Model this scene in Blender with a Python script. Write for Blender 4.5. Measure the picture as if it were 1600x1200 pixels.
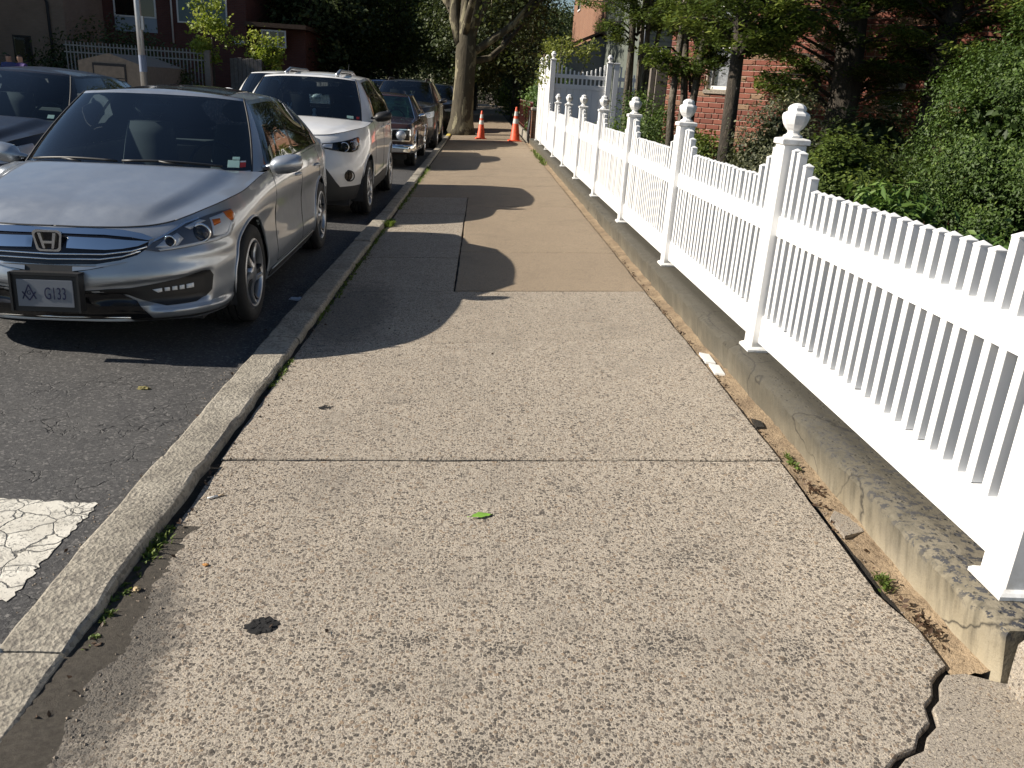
import bpy, bmesh, math, random
import numpy as np
from mathutils import Vector, Matrix
from mathutils.bvhtree import BVHTree
from mathutils.geometry import delaunay_2d_cdt

random.seed(7)
SC = bpy.context.scene
COL = SC.collection
for _o in list(bpy.data.objects):
    bpy.data.objects.remove(_o, do_unlink=True)

# ------------------------------------------------------------------ camera
CAMZ = 1.624
cam_data = bpy.data.cameras.new("camera")
cam = bpy.data.objects.new("camera", cam_data)
COL.objects.link(cam)
cam_data.sensor_width = 36.0
cam_data.lens = 28.8
cam_data.clip_start = 0.05
cam_data.clip_end = 2000
_pitch, _yaw, _roll = math.radians(19.549), math.radians(3.103), math.radians(-3.666)
_w = Vector((math.sin(_yaw) * math.cos(_pitch), math.cos(_yaw) * math.cos(_pitch), -math.sin(_pitch)))
_r0 = Vector((math.cos(_yaw), -math.sin(_yaw), 0))
_u0 = _r0.cross(_w)
_r = math.cos(_roll) * _r0 - math.sin(_roll) * _u0
_u = math.cos(_roll) * _u0 + math.sin(_roll) * _r0
M_ = Matrix((( _r.x, _u.x, -_w.x, 0), (_r.y, _u.y, -_w.y, 0), (_r.z, _u.z, -_w.z, 0), (0, 0, 0, 1)))
M_.translation = Vector((0, 0, CAMZ))
cam.matrix_world = M_
SC.camera = cam

# ------------------------------------------------------------------ sun and sky
SUN_TO = Vector((-1.0, -0.045, 0.62)).normalized()
elev = math.asin(SUN_TO.z)
world = bpy.data.worlds.new("World")
SC.world = world
world.use_nodes = True
wn = world.node_tree.nodes
wl = world.node_tree.links
wn.clear()
sky_node = wn.new("ShaderNodeTexSky")
sky_node.sky_type = 'NISHITA'
sky_node.sun_disc = False
sky_node.sun_elevation = elev
# the texture's sun stands at +Y for rotation 0 and turns clockwise seen from above
sky_node.sun_rotation = math.atan2(SUN_TO.x, SUN_TO.y)
sky_node.altitude = 10
sky_node.air_density = 1.0
sky_node.dust_density = 0.15
sky_node.ozone_density = 1.8
bg = wn.new("ShaderNodeBackground")
bg.inputs['Strength'].default_value = 0.050
wo = wn.new("ShaderNodeOutputWorld")
wl.new(sky_node.outputs[0], bg.inputs[0])
wl.new(bg.outputs[0], wo.inputs[0])
sun_data = bpy.data.lights.new("sun", 'SUN')
sun_data.energy = 5.0
sun_data.angle = math.radians(0.55)
sun_data.color = (1.0, 0.92, 0.80)
sun = bpy.data.objects.new("sun", sun_data)
COL.objects.link(sun)
sun.rotation_euler = SUN_TO.to_track_quat('Z', 'Y').to_euler()
sun.location = (-20, -4, 30)

SC.render.engine = 'CYCLES'
SC.view_settings.view_transform = 'Standard'
SC.view_settings.look = 'None'
SC.view_settings.exposure = 0.68
SC.view_settings.gamma = 1.0
SC.view_settings.use_curve_mapping = False
SC.cycles.max_bounces = 6
SC.cycles.diffuse_bounces = 3
SC.cycles.glossy_bounces = 3
SC.cycles.transparent_max_bounces = 12
SC.cycles.transmission_bounces = 4
SC.cycles.caustics_reflective = False
SC.cycles.caustics_refractive = False
SC.cycles.sample_clamp_indirect = 4.0
SC.cycles.use_denoising = True

# ------------------------------------------------------------------ object helpers
def link(o, parent=None):
    COL.objects.link(o)
    if parent is not None:
        o.parent = parent
    return o

def tag(o, label=None, cat=None, group=None, kind=None):
    if label: o['label'] = label
    if cat: o['category'] = cat
    if group: o['group'] = group
    if kind: o['kind'] = kind
    return o

def thing(name, label, cat, loc=(0, 0, 0), rz=0.0, group=None):
    o = bpy.data.objects.new(name, None)
    o.empty_display_size = 0.2
    link(o)
    o.location = loc
    o.rotation_euler = (0, 0, rz)
    return tag(o, label, cat, group)

def setting(name):
    o = bpy.data.objects.new(name, None)
    link(o)
    o['kind'] = 'structure'
    return o

class MB:
    """collects faces into one mesh"""
    def __init__(s):
        s.v = []; s.f = []; s.m = []; s.sm = []
    def add(s, verts, faces, mi=0, smooth=False):
        b = len(s.v)
        s.v.extend([tuple(p) for p in verts])
        for f in faces:
            s.f.append(tuple(i + b for i in f)); s.m.append(mi); s.sm.append(smooth)
    def box(s, x0, x1, y0, y1, z0, z1, mi=0, rot=None, at=None):
        vs = [(x0, y0, z0), (x1, y0, z0), (x1, y1, z0), (x0, y1, z0), (x0, y0, z1), (x1, y0, z1), (x1, y1, z1), (x0, y1, z1)]
        if rot is not None:
            vs = [tuple(rot @ Vector(p) + (Vector(at) if at is not None else Vector())) for p in vs]
        s.add(vs, [(3, 2, 1, 0), (4, 5, 6, 7), (0, 1, 5, 4), (1, 2, 6, 5), (2, 3, 7, 6), (3, 0, 4, 7)], mi)
    def bbox(s, x0, x1, y0, y1, z0, z1, b=0.004, mi=0):
        """box with chamfered vertical and top edges"""
        def ring(z, i):
            return [(x0 + i + b, y0 + i, z), (x1 - i - b, y0 + i, z), (x1 - i, y0 + i + b, z), (x1 - i, y1 - i - b, z),
                    (x1 - i - b, y1 - i, z), (x0 + i + b, y1 - i, z), (x0 + i, y1 - i - b, z), (x0 + i, y0 + i + b, z)]
        s.loft([ring(z0, 0), ring(z1 - b, 0), ring(z1, b)], closed=True, cap0=True, cap1=True, mi=mi)
    def loft(s, rings, closed=True, cap0=False, cap1=False, mi=0, smooth=False):
        n = len(rings[0]); vs = [p for r in rings for p in r]; fs = []
        m = n if closed else n - 1
        for i in range(len(rings) - 1):
            for j in range(m):
                k = (j + 1) % n
                fs.append((i * n + j, i * n + k, (i + 1) * n + k, (i + 1) * n + j))
        if cap0: fs.append(tuple(range(n - 1, -1, -1)))
        if cap1: fs.append(tuple((len(rings) - 1) * n + j for j in range(n)))
        s.add(vs, fs, mi, smooth)
    def tube(s, pts, radii, n=8, mi=0, smooth=True, caps=True):
        pts = [Vector(p) for p in pts]
        if not hasattr(radii, '__len__'): radii = [radii] * len(pts)
        rings = []; up = None
        for i, p in enumerate(pts):
            a = pts[max(0, i - 1)]; c = pts[min(len(pts) - 1, i + 1)]
            d = (c - a)
            d = d.normalized() if d.length > 1e-9 else Vector((0, 0, 1))
            if up is None:
                up = Vector((0, 0, 1)) if abs(d.z) < 0.9 else Vector((1, 0, 0))
            e = d.cross(up)
            if e.length < 1e-6: e = d.cross(Vector((0, 1, 0)))
            e.normalize(); g = e.cross(d).normalized(); up = g
            rings.append([tuple(p + radii[i] * (math.cos(2 * math.pi * k / n) * e + math.sin(2 * math.pi * k / n) * g)) for k in range(n)])
        s.loft(rings, True, caps, caps, mi, smooth)
    def lathe(s, prof, n=16, c=(0, 0, 0), mi=0, smooth=True, axis='Z', caps=True, ph=0.0):
        rings = []
        for r, z in prof:
            ring = []
            for k in range(n):
                a = 2 * math.pi * k / n + ph
                if axis == 'Z': ring.append((c[0] + r * math.cos(a), c[1] + r * math.sin(a), c[2] + z))
                elif axis == 'X': ring.append((c[0] + z, c[1] + r * math.cos(a), c[2] + r * math.sin(a)))
                else: ring.append((c[0] + r * math.sin(a), c[1] + z, c[2] + r * math.cos(a)))
            rings.append(ring)
        s.loft(rings, True, caps, caps, mi, smooth)
    def prism(s, poly, z0, z1, mi=0, zf=None):
        """vertical prism over an xy polygon (counter-clockwise); zf(x,y) adds to both heights"""
        n = len(poly)
        g = zf or (lambda x, y: 0)
        vs = [(x, y, z0 + g(x, y)) for x, y in poly] + [(x, y, z1 + g(x, y)) for x, y in poly]
        fs = [tuple(range(n - 1, -1, -1)), tuple(range(n, 2 * n))] + [(j, (j + 1) % n, n + (j + 1) % n, n + j) for j in range(n)]
        s.add(vs, fs, mi)
    def mesh(s, name, mats):
        me = bpy.data.meshes.new(name)
        me.from_pydata(s.v, [], s.f)
        if not isinstance(mats, (list, tuple)): mats = [mats]
        for m in mats: me.materials.append(m)
        me.polygons.foreach_set('material_index', s.m)
        me.polygons.foreach_set('use_smooth', s.sm)
        me.update()
        return me
    def build(s, name, mats, parent=None):
        return link(bpy.data.objects.new(name, s.mesh(name, mats)), parent)

def inst(name, me, parent=None, loc=(0, 0, 0), rot=(0, 0, 0), scale=None):
    o = bpy.data.objects.new(name, me)
    link(o, parent)
    o.location = loc; o.rotation_euler = rot
    if scale is not None: o.scale = scale
    return o

def autosmooth(o, ang=35):
    """mark sharp edges by angle, shade smooth"""
    bm = bmesh.new(); bm.from_mesh(o.data)
    a = math.radians(ang)
    for f in bm.faces: f.smooth = True
    for e in bm.edges:
        if len(e.link_faces) == 2 and e.calc_face_angle(0) > a: e.smooth = False
    bm.to_mesh(o.data); bm.free()
    return o

def copy_tree(o, parent=None):
    c = o.copy(); COL.objects.link(c)
    if parent is not None: c.parent = parent
    for ch in list(o.children): copy_tree(ch, c)
    return c

# ------------------------------------------------------------------ material helpers
MATS = {}
def nt(name):
    m = bpy.data.materials.new(name); m.use_nodes = True
    t = m.node_tree; t.nodes.clear()
    out = t.nodes.new('ShaderNodeOutputMaterial')
    MATS[name] = m
    return m, t, out
def node(t, typ, **kw):
    n = t.nodes.new(typ)
    for k, v in kw.items():
        if k.startswith('i_'): 
            key = k[2:]
            n.inputs[int(key) if key.isdigit() else key.replace('_', ' ')].default_value = v
        else: setattr(n, k, v)
    return n
def c4(c): return (c[0], c[1], c[2], 1.0)
def coords(t, scale=(1, 1, 1), kind='Object', rot=(0, 0, 0)):
    tc = node(t, 'ShaderNodeTexCoord'); mp = node(t, 'ShaderNodeMapping')
    mp.inputs['Scale'].default_value = scale; mp.inputs['Rotation'].default_value = rot
    t.links.new(tc.outputs[kind], mp.inputs['Vector'])
    return mp.outputs[0]
def noise(t, vec, scale, detail=4, rough=0.55, dist=0.0):
    n = node(t, 'ShaderNodeTexNoise'); n.inputs['Scale'].default_value = scale
    n.inputs['Detail'].default_value = detail; n.inputs['Roughness'].default_value = rough
    n.inputs['Distortion'].default_value = dist
    t.links.new(vec, n.inputs['Vector']); return n.outputs['Fac']
def voro(t, vec, scale, feature='F1', out='Distance', rnd=1.0):
    n = node(t, 'ShaderNodeTexVoronoi', feature=feature); n.inputs['Scale'].default_value = scale
    n.inputs['Randomness'].default_value = rnd
    t.links.new(vec, n.inputs['Vector']); return n.outputs[out]
def ramp(t, fac, stops, interp='LINEAR'):
    n = node(t, 'ShaderNodeValToRGB'); cr = n.color_ramp; cr.interpolation = interp
    while len(cr.elements) > 1: cr.elements.remove(cr.elements[-1])
    for i, (p, c) in enumerate(stops):
        e = cr.elements[0] if i == 0 else cr.elements.new(p)
        e.position = p
        e.color = c4(c) if hasattr(c, '__len__') else (c, c, c, 1)
    t.links.new(fac, n.inputs[0]); return n.outputs[0]
def mixc(t, fac, a, b, blend='MIX'):
    n = node(t, 'ShaderNodeMix', data_type='RGBA', blend_type=blend)
    for sock, v in ((n.inputs[0], fac), (n.inputs[6], a), (n.inputs[7], b)):
        if isinstance(v, bpy.types.NodeSocket): t.links.new(v, sock)
        elif hasattr(v, '__len__'): sock.default_value = c4(v)
        elif sock.type == 'RGBA': sock.default_value = (v, v, v, 1)
        else: sock.default_value = v
    return n.outputs[2]
def mth(t, op, a, b=0.0, clamp=False):
    n = node(t, 'ShaderNodeMath', operation=op, use_clamp=clamp)
    for sock, v in ((n.inputs[0], a), (n.inputs[1], b)):
        if isinstance(v, bpy.types.NodeSocket): t.links.new(v, sock)
        else: sock.default_value = v
    return n.outputs[0]
def bump(t, h, strength=0.5, dist=0.01, normal=None):
    n = node(t, 'ShaderNodeBump'); n.inputs['Strength'].default_value = strength; n.inputs['Distance'].default_value = dist
    t.links.new(h, n.inputs['Height'])
    if normal is not None: t.links.new(normal, n.inputs['Normal'])
    return n.outputs[0]
def sep(t, vec):
    n = node(t, 'ShaderNodeSeparateXYZ'); t.links.new(vec, n.inputs[0]); return n.outputs
def principled(t, out, color=None, rough=0.6, metal=0.0, normal=None, **kw):
    p = node(t, 'ShaderNodeBsdfPrincipled')
    def setv(k, v):
        s = p.inputs[k]
        if isinstance(v, bpy.types.NodeSocket): t.links.new(v, s)
        elif hasattr(v, '__len__') and s.type == 'RGBA': s.default_value = c4(v)
        else: s.default_value = v
    if color is not None: setv('Base Color', color)
    setv('Roughness', rough); setv('Metallic', metal)
    if normal is not None: t.links.new(normal, p.inputs['Normal'])
    for k, v in kw.items(): setv(k.replace('_', ' '), v)
    if out is not None: t.links.new(p.outputs[0], out.inputs[0])
    return p
def simple(name, color, rough=0.5, metal=0.0, var=0.0, vscale=8.0, bumpk=0.0, bscale=60.0, **kw):
    m, t, out = nt(name)
    col = color; nrm = None
    v = coords(t)
    if var > 0:
        f = noise(t, v, vscale, 5)
        lo = tuple(c * (1 - var) for c in color); hi = tuple(min(1, c * (1 + var)) for c in color)
        col = ramp(t, f, [(0.3, lo), (0.7, hi)])
    if bumpk > 0: nrm = bump(t, noise(t, v, bscale, 4), bumpk, 0.01)
    principled(t, out, col, rough, metal, nrm, **kw)
    return m
# ------------------------------------------------------------------ ground materials
def spot_mask(t, xy, cx, cy, rx, ry, rot=0.0, wob=0.35, wscale=9.0):
    """1 inside an irregular ellipse on the ground, 0 outside"""
    mp = node(t, 'ShaderNodeMapping'); mp.vector_type = 'TEXTURE'
    mp.inputs['Location'].default_value = (cx, cy, 0); mp.inputs['Rotation'].default_value = (0, 0, rot)
    mp.inputs['Scale'].default_value = (rx, ry, 1000)
    t.links.new(xy, mp.inputs['Vector'])
    ln = node(t, 'ShaderNodeVectorMath', operation='LENGTH'); t.links.new(mp.outputs[0], ln.inputs[0])
    nz = noise(t, xy, wscale, 4, 0.6)
    d = mth(t, 'ADD', ln.outputs['Value'], mth(t, 'MULTIPLY', mth(t, 'SUBTRACT', nz, 0.5), wob * 2))
    return ramp(t, d, [(0.55, 1.0), (1.0, 0.0)])

def mat_aggregate(name, base, stones, amount=0.5, stain=True, scale=1.0, bk=1.0):
    m, t, out = nt(name)
    v = coords(t)
    # pebbles of uneven outline: warped cells of two sizes
    wn_ = node(t, 'ShaderNodeTexNoise'); wn_.inputs['Scale'].default_value = 38 * scale; wn_.inputs['Detail'].default_value = 3
    t.links.new(v, wn_.inputs['Vector'])
    sub = node(t, 'ShaderNodeVectorMath', operation='SUBTRACT'); t.links.new(wn_.outputs['Color'], sub.inputs[0]); sub.inputs[1].default_value = (.5, .5, .5)
    scl = node(t, 'ShaderNodeVectorMath', operation='SCALE'); t.links.new(sub.outputs[0], scl.inputs[0]); scl.inputs['Scale'].default_value = 0.012
    add = node(t, 'ShaderNodeVectorMath', operation='ADD'); t.links.new(v, add.inputs[0]); t.links.new(scl.outputs[0], add.inputs[1])
    wv = add.outputs[0]
    def layer(sc, thr, edge):
        col = voro(t, wv, sc, 'F1', 'Color'); de = voro(t, wv, sc, 'F1', 'Distance')
        r = sep(t, col)
        pick = mth(t, 'LESS_THAN', r[0], thr)
        shape = ramp(t, mth(t, 'ADD', de, mth(t, 'MULTIPLY', r[2], 0.22)), [(edge, 1.0), (edge + 0.10, 0.0)])
        return mth(t, 'MULTIPLY', pick, shape), r[1], r[2]
    m1, h1, g1 = layer(78 * scale, amount, 0.50)
    m2, h2, g2 = layer(150 * scale, amount * 1.15, 0.55)
    m3, h3, g3 = layer(40 * scale, 0.08, 0.46)
    gr = sep(t, voro(t, v, 330, 'F1', 'Color'))
    big = noise(t, v, 1.3, 5, 0.6); mid = noise(t, v, 6.5, 5, 0.65); fine = noise(t, v, 210, 4, 0.7)
    b0 = ramp(t, big, [(0.3, tuple(c * 0.86 for c in base)), (0.72, tuple(min(1, c * 1.12) for c in base))])
    b1 = mixc(t, ramp(t, mid, [(0.35, 0.0), (0.75, 0.40)]), b0, tuple(c * 0.74 for c in base))
    b1 = mixc(t, ramp(t, gr[0], [(0.0, 0.55), (0.25, 0.0), (0.8, 0.0), (1.0, 0.0)]), b1, tuple(c * 0.45 for c in base))
    b1 = mixc(t, ramp(t, gr[1], [(0.78, 0.0), (1.0, 0.75)]), b1, (min(1, base[0] * 1.6), min(1, base[1] * 1.55), min(1, base[2] * 1.35)))
    b2 = mixc(t, ramp(t, fine, [(0.38, 0.9), (0.53, 0.0)]), b1, tuple(c * 0.30 for c in base))
    oi = node(t, 'ShaderNodeObjectInfo')
    b2 = mixc(t, mth(t, 'MULTIPLY', oi.outputs['Random'], 0.22), b2, tuple(c * 0.72 for c in base))
    path_ = ramp(t, noise(t, coords(t, (1.0, 0.35, 1)), 1.1, 4, 0.6), [(0.38, 0.0), (0.66, 0.30)])
    b2 = mixc(t, path_, b2, tuple(c * 0.66 for c in base))
    dk, md, lt, wm = stones
    pc = lambda h: ramp(t, h, [(0.0, dk), (0.30, dk), (0.48, md), (0.66, wm), (0.84, md), (0.93, lt), (1.0, lt)])
    c = mixc(t, mth(t, 'MULTIPLY', m2, 0.72), b2, pc(h2))
    c = mixc(t, mth(t, 'MULTIPLY', m1, 0.86), c, pc(h1))
    c = mixc(t, mth(t, 'MULTIPLY', m3, 0.72), c, pc(h3))
    grip = mth(t, 'ADD', 0.12, mth(t, 'MULTIPLY', mth(t, 'MAXIMUM', m1, m2), 0.88))
    if stain:
        gs_ = sep(t, voro(t, v, 2.6, 'F1', 'Color')); gd = voro(t, wv, 2.6, 'F1', 'Distance')
        gum = mth(t, 'MULTIPLY', mth(t, 'LESS_THAN', gs_[0], 0.30), ramp(t, mth(t, 'ADD', gd, mth(t, 'MULTIPLY', mid, 0.06)), [(0.065, 0.75), (0.10, 0.0)]))
        c = mixc(t, mth(t, 'MULTIPLY', gum, ramp(t, gs_[1], [(0.0, 0.45), (1.0, 1.0)])), c, tuple(q * 0.28 for q in base))
        dirt = ramp(t, noise(t, v, 2.6, 6, 0.7), [(0.50, 0.0), (0.72, 0.55)])
        c = mixc(t, dirt, c, tuple(q * 0.42 for q in base))
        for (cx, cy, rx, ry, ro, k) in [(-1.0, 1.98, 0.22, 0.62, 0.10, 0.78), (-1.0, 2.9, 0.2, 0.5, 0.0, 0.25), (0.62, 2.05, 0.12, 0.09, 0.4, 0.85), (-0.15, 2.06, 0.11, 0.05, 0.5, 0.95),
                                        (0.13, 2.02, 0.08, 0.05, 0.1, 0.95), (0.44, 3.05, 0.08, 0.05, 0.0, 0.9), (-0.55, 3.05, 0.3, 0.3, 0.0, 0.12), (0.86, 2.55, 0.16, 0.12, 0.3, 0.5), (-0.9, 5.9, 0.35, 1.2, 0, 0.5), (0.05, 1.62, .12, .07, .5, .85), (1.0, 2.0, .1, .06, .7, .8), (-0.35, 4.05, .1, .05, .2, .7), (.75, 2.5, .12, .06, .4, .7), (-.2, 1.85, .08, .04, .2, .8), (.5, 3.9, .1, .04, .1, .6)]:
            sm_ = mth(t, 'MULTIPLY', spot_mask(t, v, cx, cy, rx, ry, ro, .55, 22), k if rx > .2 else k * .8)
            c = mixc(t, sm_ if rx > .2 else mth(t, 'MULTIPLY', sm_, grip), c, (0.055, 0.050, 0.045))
    h = mth(t, 'ADD', mth(t, 'MULTIPLY', m1, 0.9), mth(t, 'ADD', mth(t, 'MULTIPLY', m2, 0.6), mth(t, 'ADD', mth(t, 'MULTIPLY', fine, 1.3), mth(t, 'MULTIPLY', m3, 0.8))))
    h = mth(t, 'ADD', h, mth(t, 'MULTIPLY', mid, 1.0))
    principled(t, out, c, 0.85, 0, bump(t, h, 0.8 * bk, 0.004))
    return m

STONES = ((0.060, 0.050, 0.042), (0.17, 0.14, 0.115), (0.47, 0.41, 0.34), (0.30, 0.215, 0.14))
M_AGG = mat_aggregate('washed_aggregate', (0.53, 0.462, 0.378), STONES, 0.60)
M_AGG_B = mat_aggregate('older_aggregate', (0.49, 0.425, 0.345), STONES, 0.57)
M_BROWN = mat_aggregate('brown_concrete', (0.365, 0.285, 0.200), ((0.13, .10, .075), (0.22, 0.17, .12), (.42, .34, .25), (.30, .21, .13)), 0.33, stain=True, scale=1.7, bk=0.8)
M_FINE = mat_aggregate('fine_concrete', (0.40, 0.35, 0.29), STONES, 0.2, stain=False, scale=1.5, bk=0.7)

def mat_asphalt(name):
    m, t, out = nt(name)
    v = coords(t)
    fine = noise(t, v, 150, 3, 0.7); chips = voro(t, v, 95, 'F1', 'Color'); cs = sep(t, chips)
    big = noise(t, v, 0.7, 5, 0.6); mid = noise(t, v, 5, 6, 0.7)
    base = ramp(t, cs[0], [(0.0, (0.024, 0.024, 0.026)), (0.5, (0.056, 0.055, 0.057)), (0.84, (0.085, 0.083, 0.082)), (1.0, (0.21, 0.20, 0.19))])
    base = mixc(t, ramp(t, big, [(0.35, 0.0), (0.7, 0.55)]), base, (0.105, 0.100, 0.094))
    base = mixc(t, ramp(t, mid, [(0.45, 0.0), (0.75, 0.35)]), base, (0.02, 0.02, 0.022))
    # alligator cracks
    wv = node(t, 'ShaderNodeVectorMath', operation='ADD')
    nz = node(t, 'ShaderNodeTexNoise'); nz.inputs['Scale'].default_value = 3.0; nz.inputs['Detail'].default_value = 5; t.links.new(v, nz.inputs['Vector'])
    sc = node(t, 'ShaderNodeVectorMath', operation='SCALE'); sc.inputs['Scale'].default_value = 0.35; t.links.new(nz.outputs['Color'], sc.inputs[0])
    t.links.new(v, wv.inputs[0]); t.links.new(sc.outputs[0], wv.inputs[1])
    cr = voro(t, wv.outputs[0], 7.5, 'DISTANCE_TO_EDGE', 'Distance')
    crack = ramp(t, cr, [(0.0, .85), (0.026, 0.0)])
    where = ramp(t, noise(t, v, 1.7, 5, .7), [(0.50, 0.0), (0.62, 1.0)])
    crack = mth(t, 'MULTIPLY', crack, where)
    base = mixc(t, crack, base, (0.008, 0.008, 0.009))
    h = mth(t, 'SUBTRACT', mth(t, 'ADD', mth(t, 'MULTIPLY', fine, 0.7), mth(t, 'MULTIPLY', cs[0], 1.0)), mth(t, 'MULTIPLY', crack, 3.0))
    principled(t, out, base, 0.75, 0, bump(t, h, 0.9, 0.006))
    return m
M_ASPHALT = mat_asphalt('asphalt')

def mat_paint():
    """road paint with alligator cracks worn through to the asphalt"""
    m, t, out = nt('worn_road_paint')
    v = coords(t)
    nz = node(t, 'ShaderNodeTexNoise'); nz.inputs['Scale'].default_value = 9; nz.inputs['Detail'].default_value = 5; t.links.new(v, nz.inputs['Vector'])
    sc = node(t, 'ShaderNodeVectorMath', operation='SCALE'); sc.inputs['Scale'].default_value = 0.10; t.links.new(nz.outputs['Color'], sc.inputs[0])
    wv = node(t, 'ShaderNodeVectorMath', operation='ADD'); t.links.new(v, wv.inputs[0]); t.links.new(sc.outputs[0], wv.inputs[1])
    d1 = voro(t, wv.outputs[0], 8, 'DISTANCE_TO_EDGE', 'Distance'); d2 = voro(t, wv.outputs[0], 19, 'DISTANCE_TO_EDGE', 'Distance')
    c1 = ramp(t, d1, [(0.006, .9), (0.035, 0.0)])
    gate = ramp(t, noise(t, v, 5, 4), [(0.52, 0.0), (0.62, .8)])
    c2 = mth(t, 'MULTIPLY', ramp(t, d2, [(0.02, 1.0), (0.07, 0.0)]), gate)
    crack = mth(t, 'MAXIMUM', c1, c2)
    f = noise(t, v, 90, 4, 0.7)
    wear = ramp(t, mth(t, 'ADD', f, mth(t, 'MULTIPLY', noise(t, v, 7, 4), .25)), [(0.68, 0.0), (0.76, 1.0)])
    crack = mth(t, 'MAXIMUM', crack, mth(t, 'MULTIPLY', wear, 0.6))
    col = ramp(t, noise(t, v, 6, 5), [(0.3, (0.55, 0.52, 0.45)), (0.7, (0.74, 0.71, 0.63))])
    col = mixc(t, crack, col, (0.05, 0.048, 0.045))
    principled(t, out, col, 0.7, 0, bump(t, mth(t, 'SUBTRACT', f, mth(t, 'MULTIPLY', crack, 2)), 0.6, 0.004))
    return m
M_PAINT = mat_paint()

def mat_kerb():
    m, t, out = nt('kerb_concrete')
    v = coords(t)
    f = noise(t, v, 120, 4, 0.7); g = noise(t, v, 4, 6, 0.65); pits = voro(t, v, 70, 'F1', 'Distance')
    col = ramp(t, g, [(0.3, (0.23, 0.205, 0.165)), (0.55, (0.36, 0.325, 0.265)), (0.8, (0.44, 0.40, 0.335))])
    st = voro(t, v, 60, 'F1', 'Color'); s = sep(t, st)
    col = mixc(t, mth(t, 'MULTIPLY', mth(t, 'LESS_THAN', s[0], 0.3), 0.5), col, (0.12, 0.105, 0.09))
    col = mixc(t, ramp(t, f, [(0.55, 0.0), (0.75, 0.5)]), col, (0.12, 0.11, 0.095))
    h = mth(t, 'ADD', f, mth(t, 'MULTIPLY', pits, 0.8))
    principled(t, out, col, 0.85, 0, bump(t, h, 0.8, 0.008))
    return m
M_KERB = mat_kerb()

def mat_wall():
    m, t, out = nt('weathered_wall_concrete')
    v = coords(t); p = sep(t, v)
    f = noise(t, v, 90, 4, 0.7); g = noise(t, v, 3.2, 6, 0.7); st = noise(t, coords(t, (3, 3, 0.8)), 4, 5, 0.6)
    col = ramp(t, g, [(0.25, (0.27, 0.225, 0.15)), (0.5, (0.42, 0.36, 0.255)), (0.75, (0.52, 0.45, 0.335))])
    col = mixc(t, ramp(t, st, [(0.5, 0.0), (0.75, 0.75)]), col, (0.15, 0.13, 0.09))
    # grime gathers on the top and upper face; stronger along the far run
    zz = ramp(t, mth(t, 'ADD', p[2], mth(t, 'MULTIPLY', mth(t, 'SUBTRACT', g, 0.5), 0.25)), [(0.12, 0.0), (0.285, 1.0)])
    far = ramp(t, mth(t, 'MULTIPLY', p[1], 0.1), [(0.16, 0.35), (0.32, 0.9), (0.8, 0.95)])
    col = mixc(t, mth(t, 'MULTIPLY', zz, far), col, (0.040, 0.038, 0.031))
    far2 = mth(t, 'MULTIPLY', ramp(t, mth(t, 'MULTIPLY', p[1], 0.1), [(0.20, 0.08), (0.40, 0.9)]), ramp(t, noise(t, v, 2.0, 5, .7), [(.25, .55), (.6, 1.0)]))
    col = mixc(t, far2, col, (0.075, 0.067, 0.050))
    drip = noise(t, coords(t, (9, 9, 0.6)), 3, 5, 0.6)
    col = mixc(t, mth(t, 'MULTIPLY', ramp(t, drip, [(0.48, 0.0), (0.70, 0.7)]), ramp(t, p[2], [(0.05, 0.2), (0.3, 1.0)])), col, (0.06, 0.052, 0.036))
    ck = node(t, 'ShaderNodeVectorMath', operation='ADD'); nzc = node(t, 'ShaderNodeTexNoise'); nzc.inputs['Scale'].default_value = 2.2; nzc.inputs['Detail'].default_value = 6; t.links.new(v, nzc.inputs['Vector'])
    nsc = node(t, 'ShaderNodeVectorMath', operation='SCALE'); nsc.inputs['Scale'].default_value = .5; t.links.new(nzc.outputs['Color'], nsc.inputs[0]); t.links.new(v, ck.inputs[0]); t.links.new(nsc.outputs[0], ck.inputs[1])
    crk = ramp(t, voro(t, ck.outputs[0], 1.15, 'DISTANCE_TO_EDGE', 'Distance'), [(0.0, 1.0), (0.010, 0.0)])
    crk = mth(t, 'MULTIPLY', crk, ramp(t, noise(t, v, 1.3, 3), [(0.42, 0.0), (0.52, 0.9)]))
    col = mixc(t, crk, col, (0.025, 0.022, 0.018))
    # old dark paint flaking off the top edge near the corner
    chip = noise(t, v, 34, 6, 0.7)
    edge = ramp(t, p[2], [(0.258, 0.0), (0.294, 1.0)])
    near = ramp(t, p[1], [(0.0, 1.0), (1.0, 1.0)])
    xw = ramp(t, p[0], [(1.50, 1.0), (1.53, 0.9), (1.56, 0.55), (1.62, 0.45)])
    near = ramp(t, mth(t, 'MULTIPLY', p[1], 0.1), [(0.2, 1.0), (0.27, 0.75), (0.37, 0.15), (0.6, 0.0)])
    cm = mth(t, 'MULTIPLY', mth(t, 'MULTIPLY', edge, near), ramp(t, mth(t, 'ADD', chip, mth(t, 'MULTIPLY', mth(t, 'SUBTRACT', xw, 0.75), 0.30)), [(0.60, 0.0), (0.625, 1.0)]))
    col = mixc(t, cm, col, (0.035, 0.037, 0.045))
    # pits
    pit = voro(t, v, 45, 'F1', 'Distance')
    ps = sep(t, voro(t, v, 45, 'F1', 'Color'))
    pm = mth(t, 'MULTIPLY', mth(t, 'LESS_THAN', ps[0], 0.35), ramp(t, pit, [(0.15, 1.0), (0.35, 0.0)]))
    pm = mth(t, 'MULTIPLY', pm, edge)
    col = mixc(t, mth(t, 'MULTIPLY', pm, 0.75), col, (0.06, 0.055, 0.045))
    h = mth(t, 'SUBTRACT', mth(t, 'ADD', mth(t, 'MULTIPLY', f, 0.5), mth(t, 'MULTIPLY', g, 1.5)), pm)
    principled(t, out, col, 0.85, 0, bump(t, h, 0.7, 0.008))
    return m
M_WALL = mat_wall()

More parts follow.
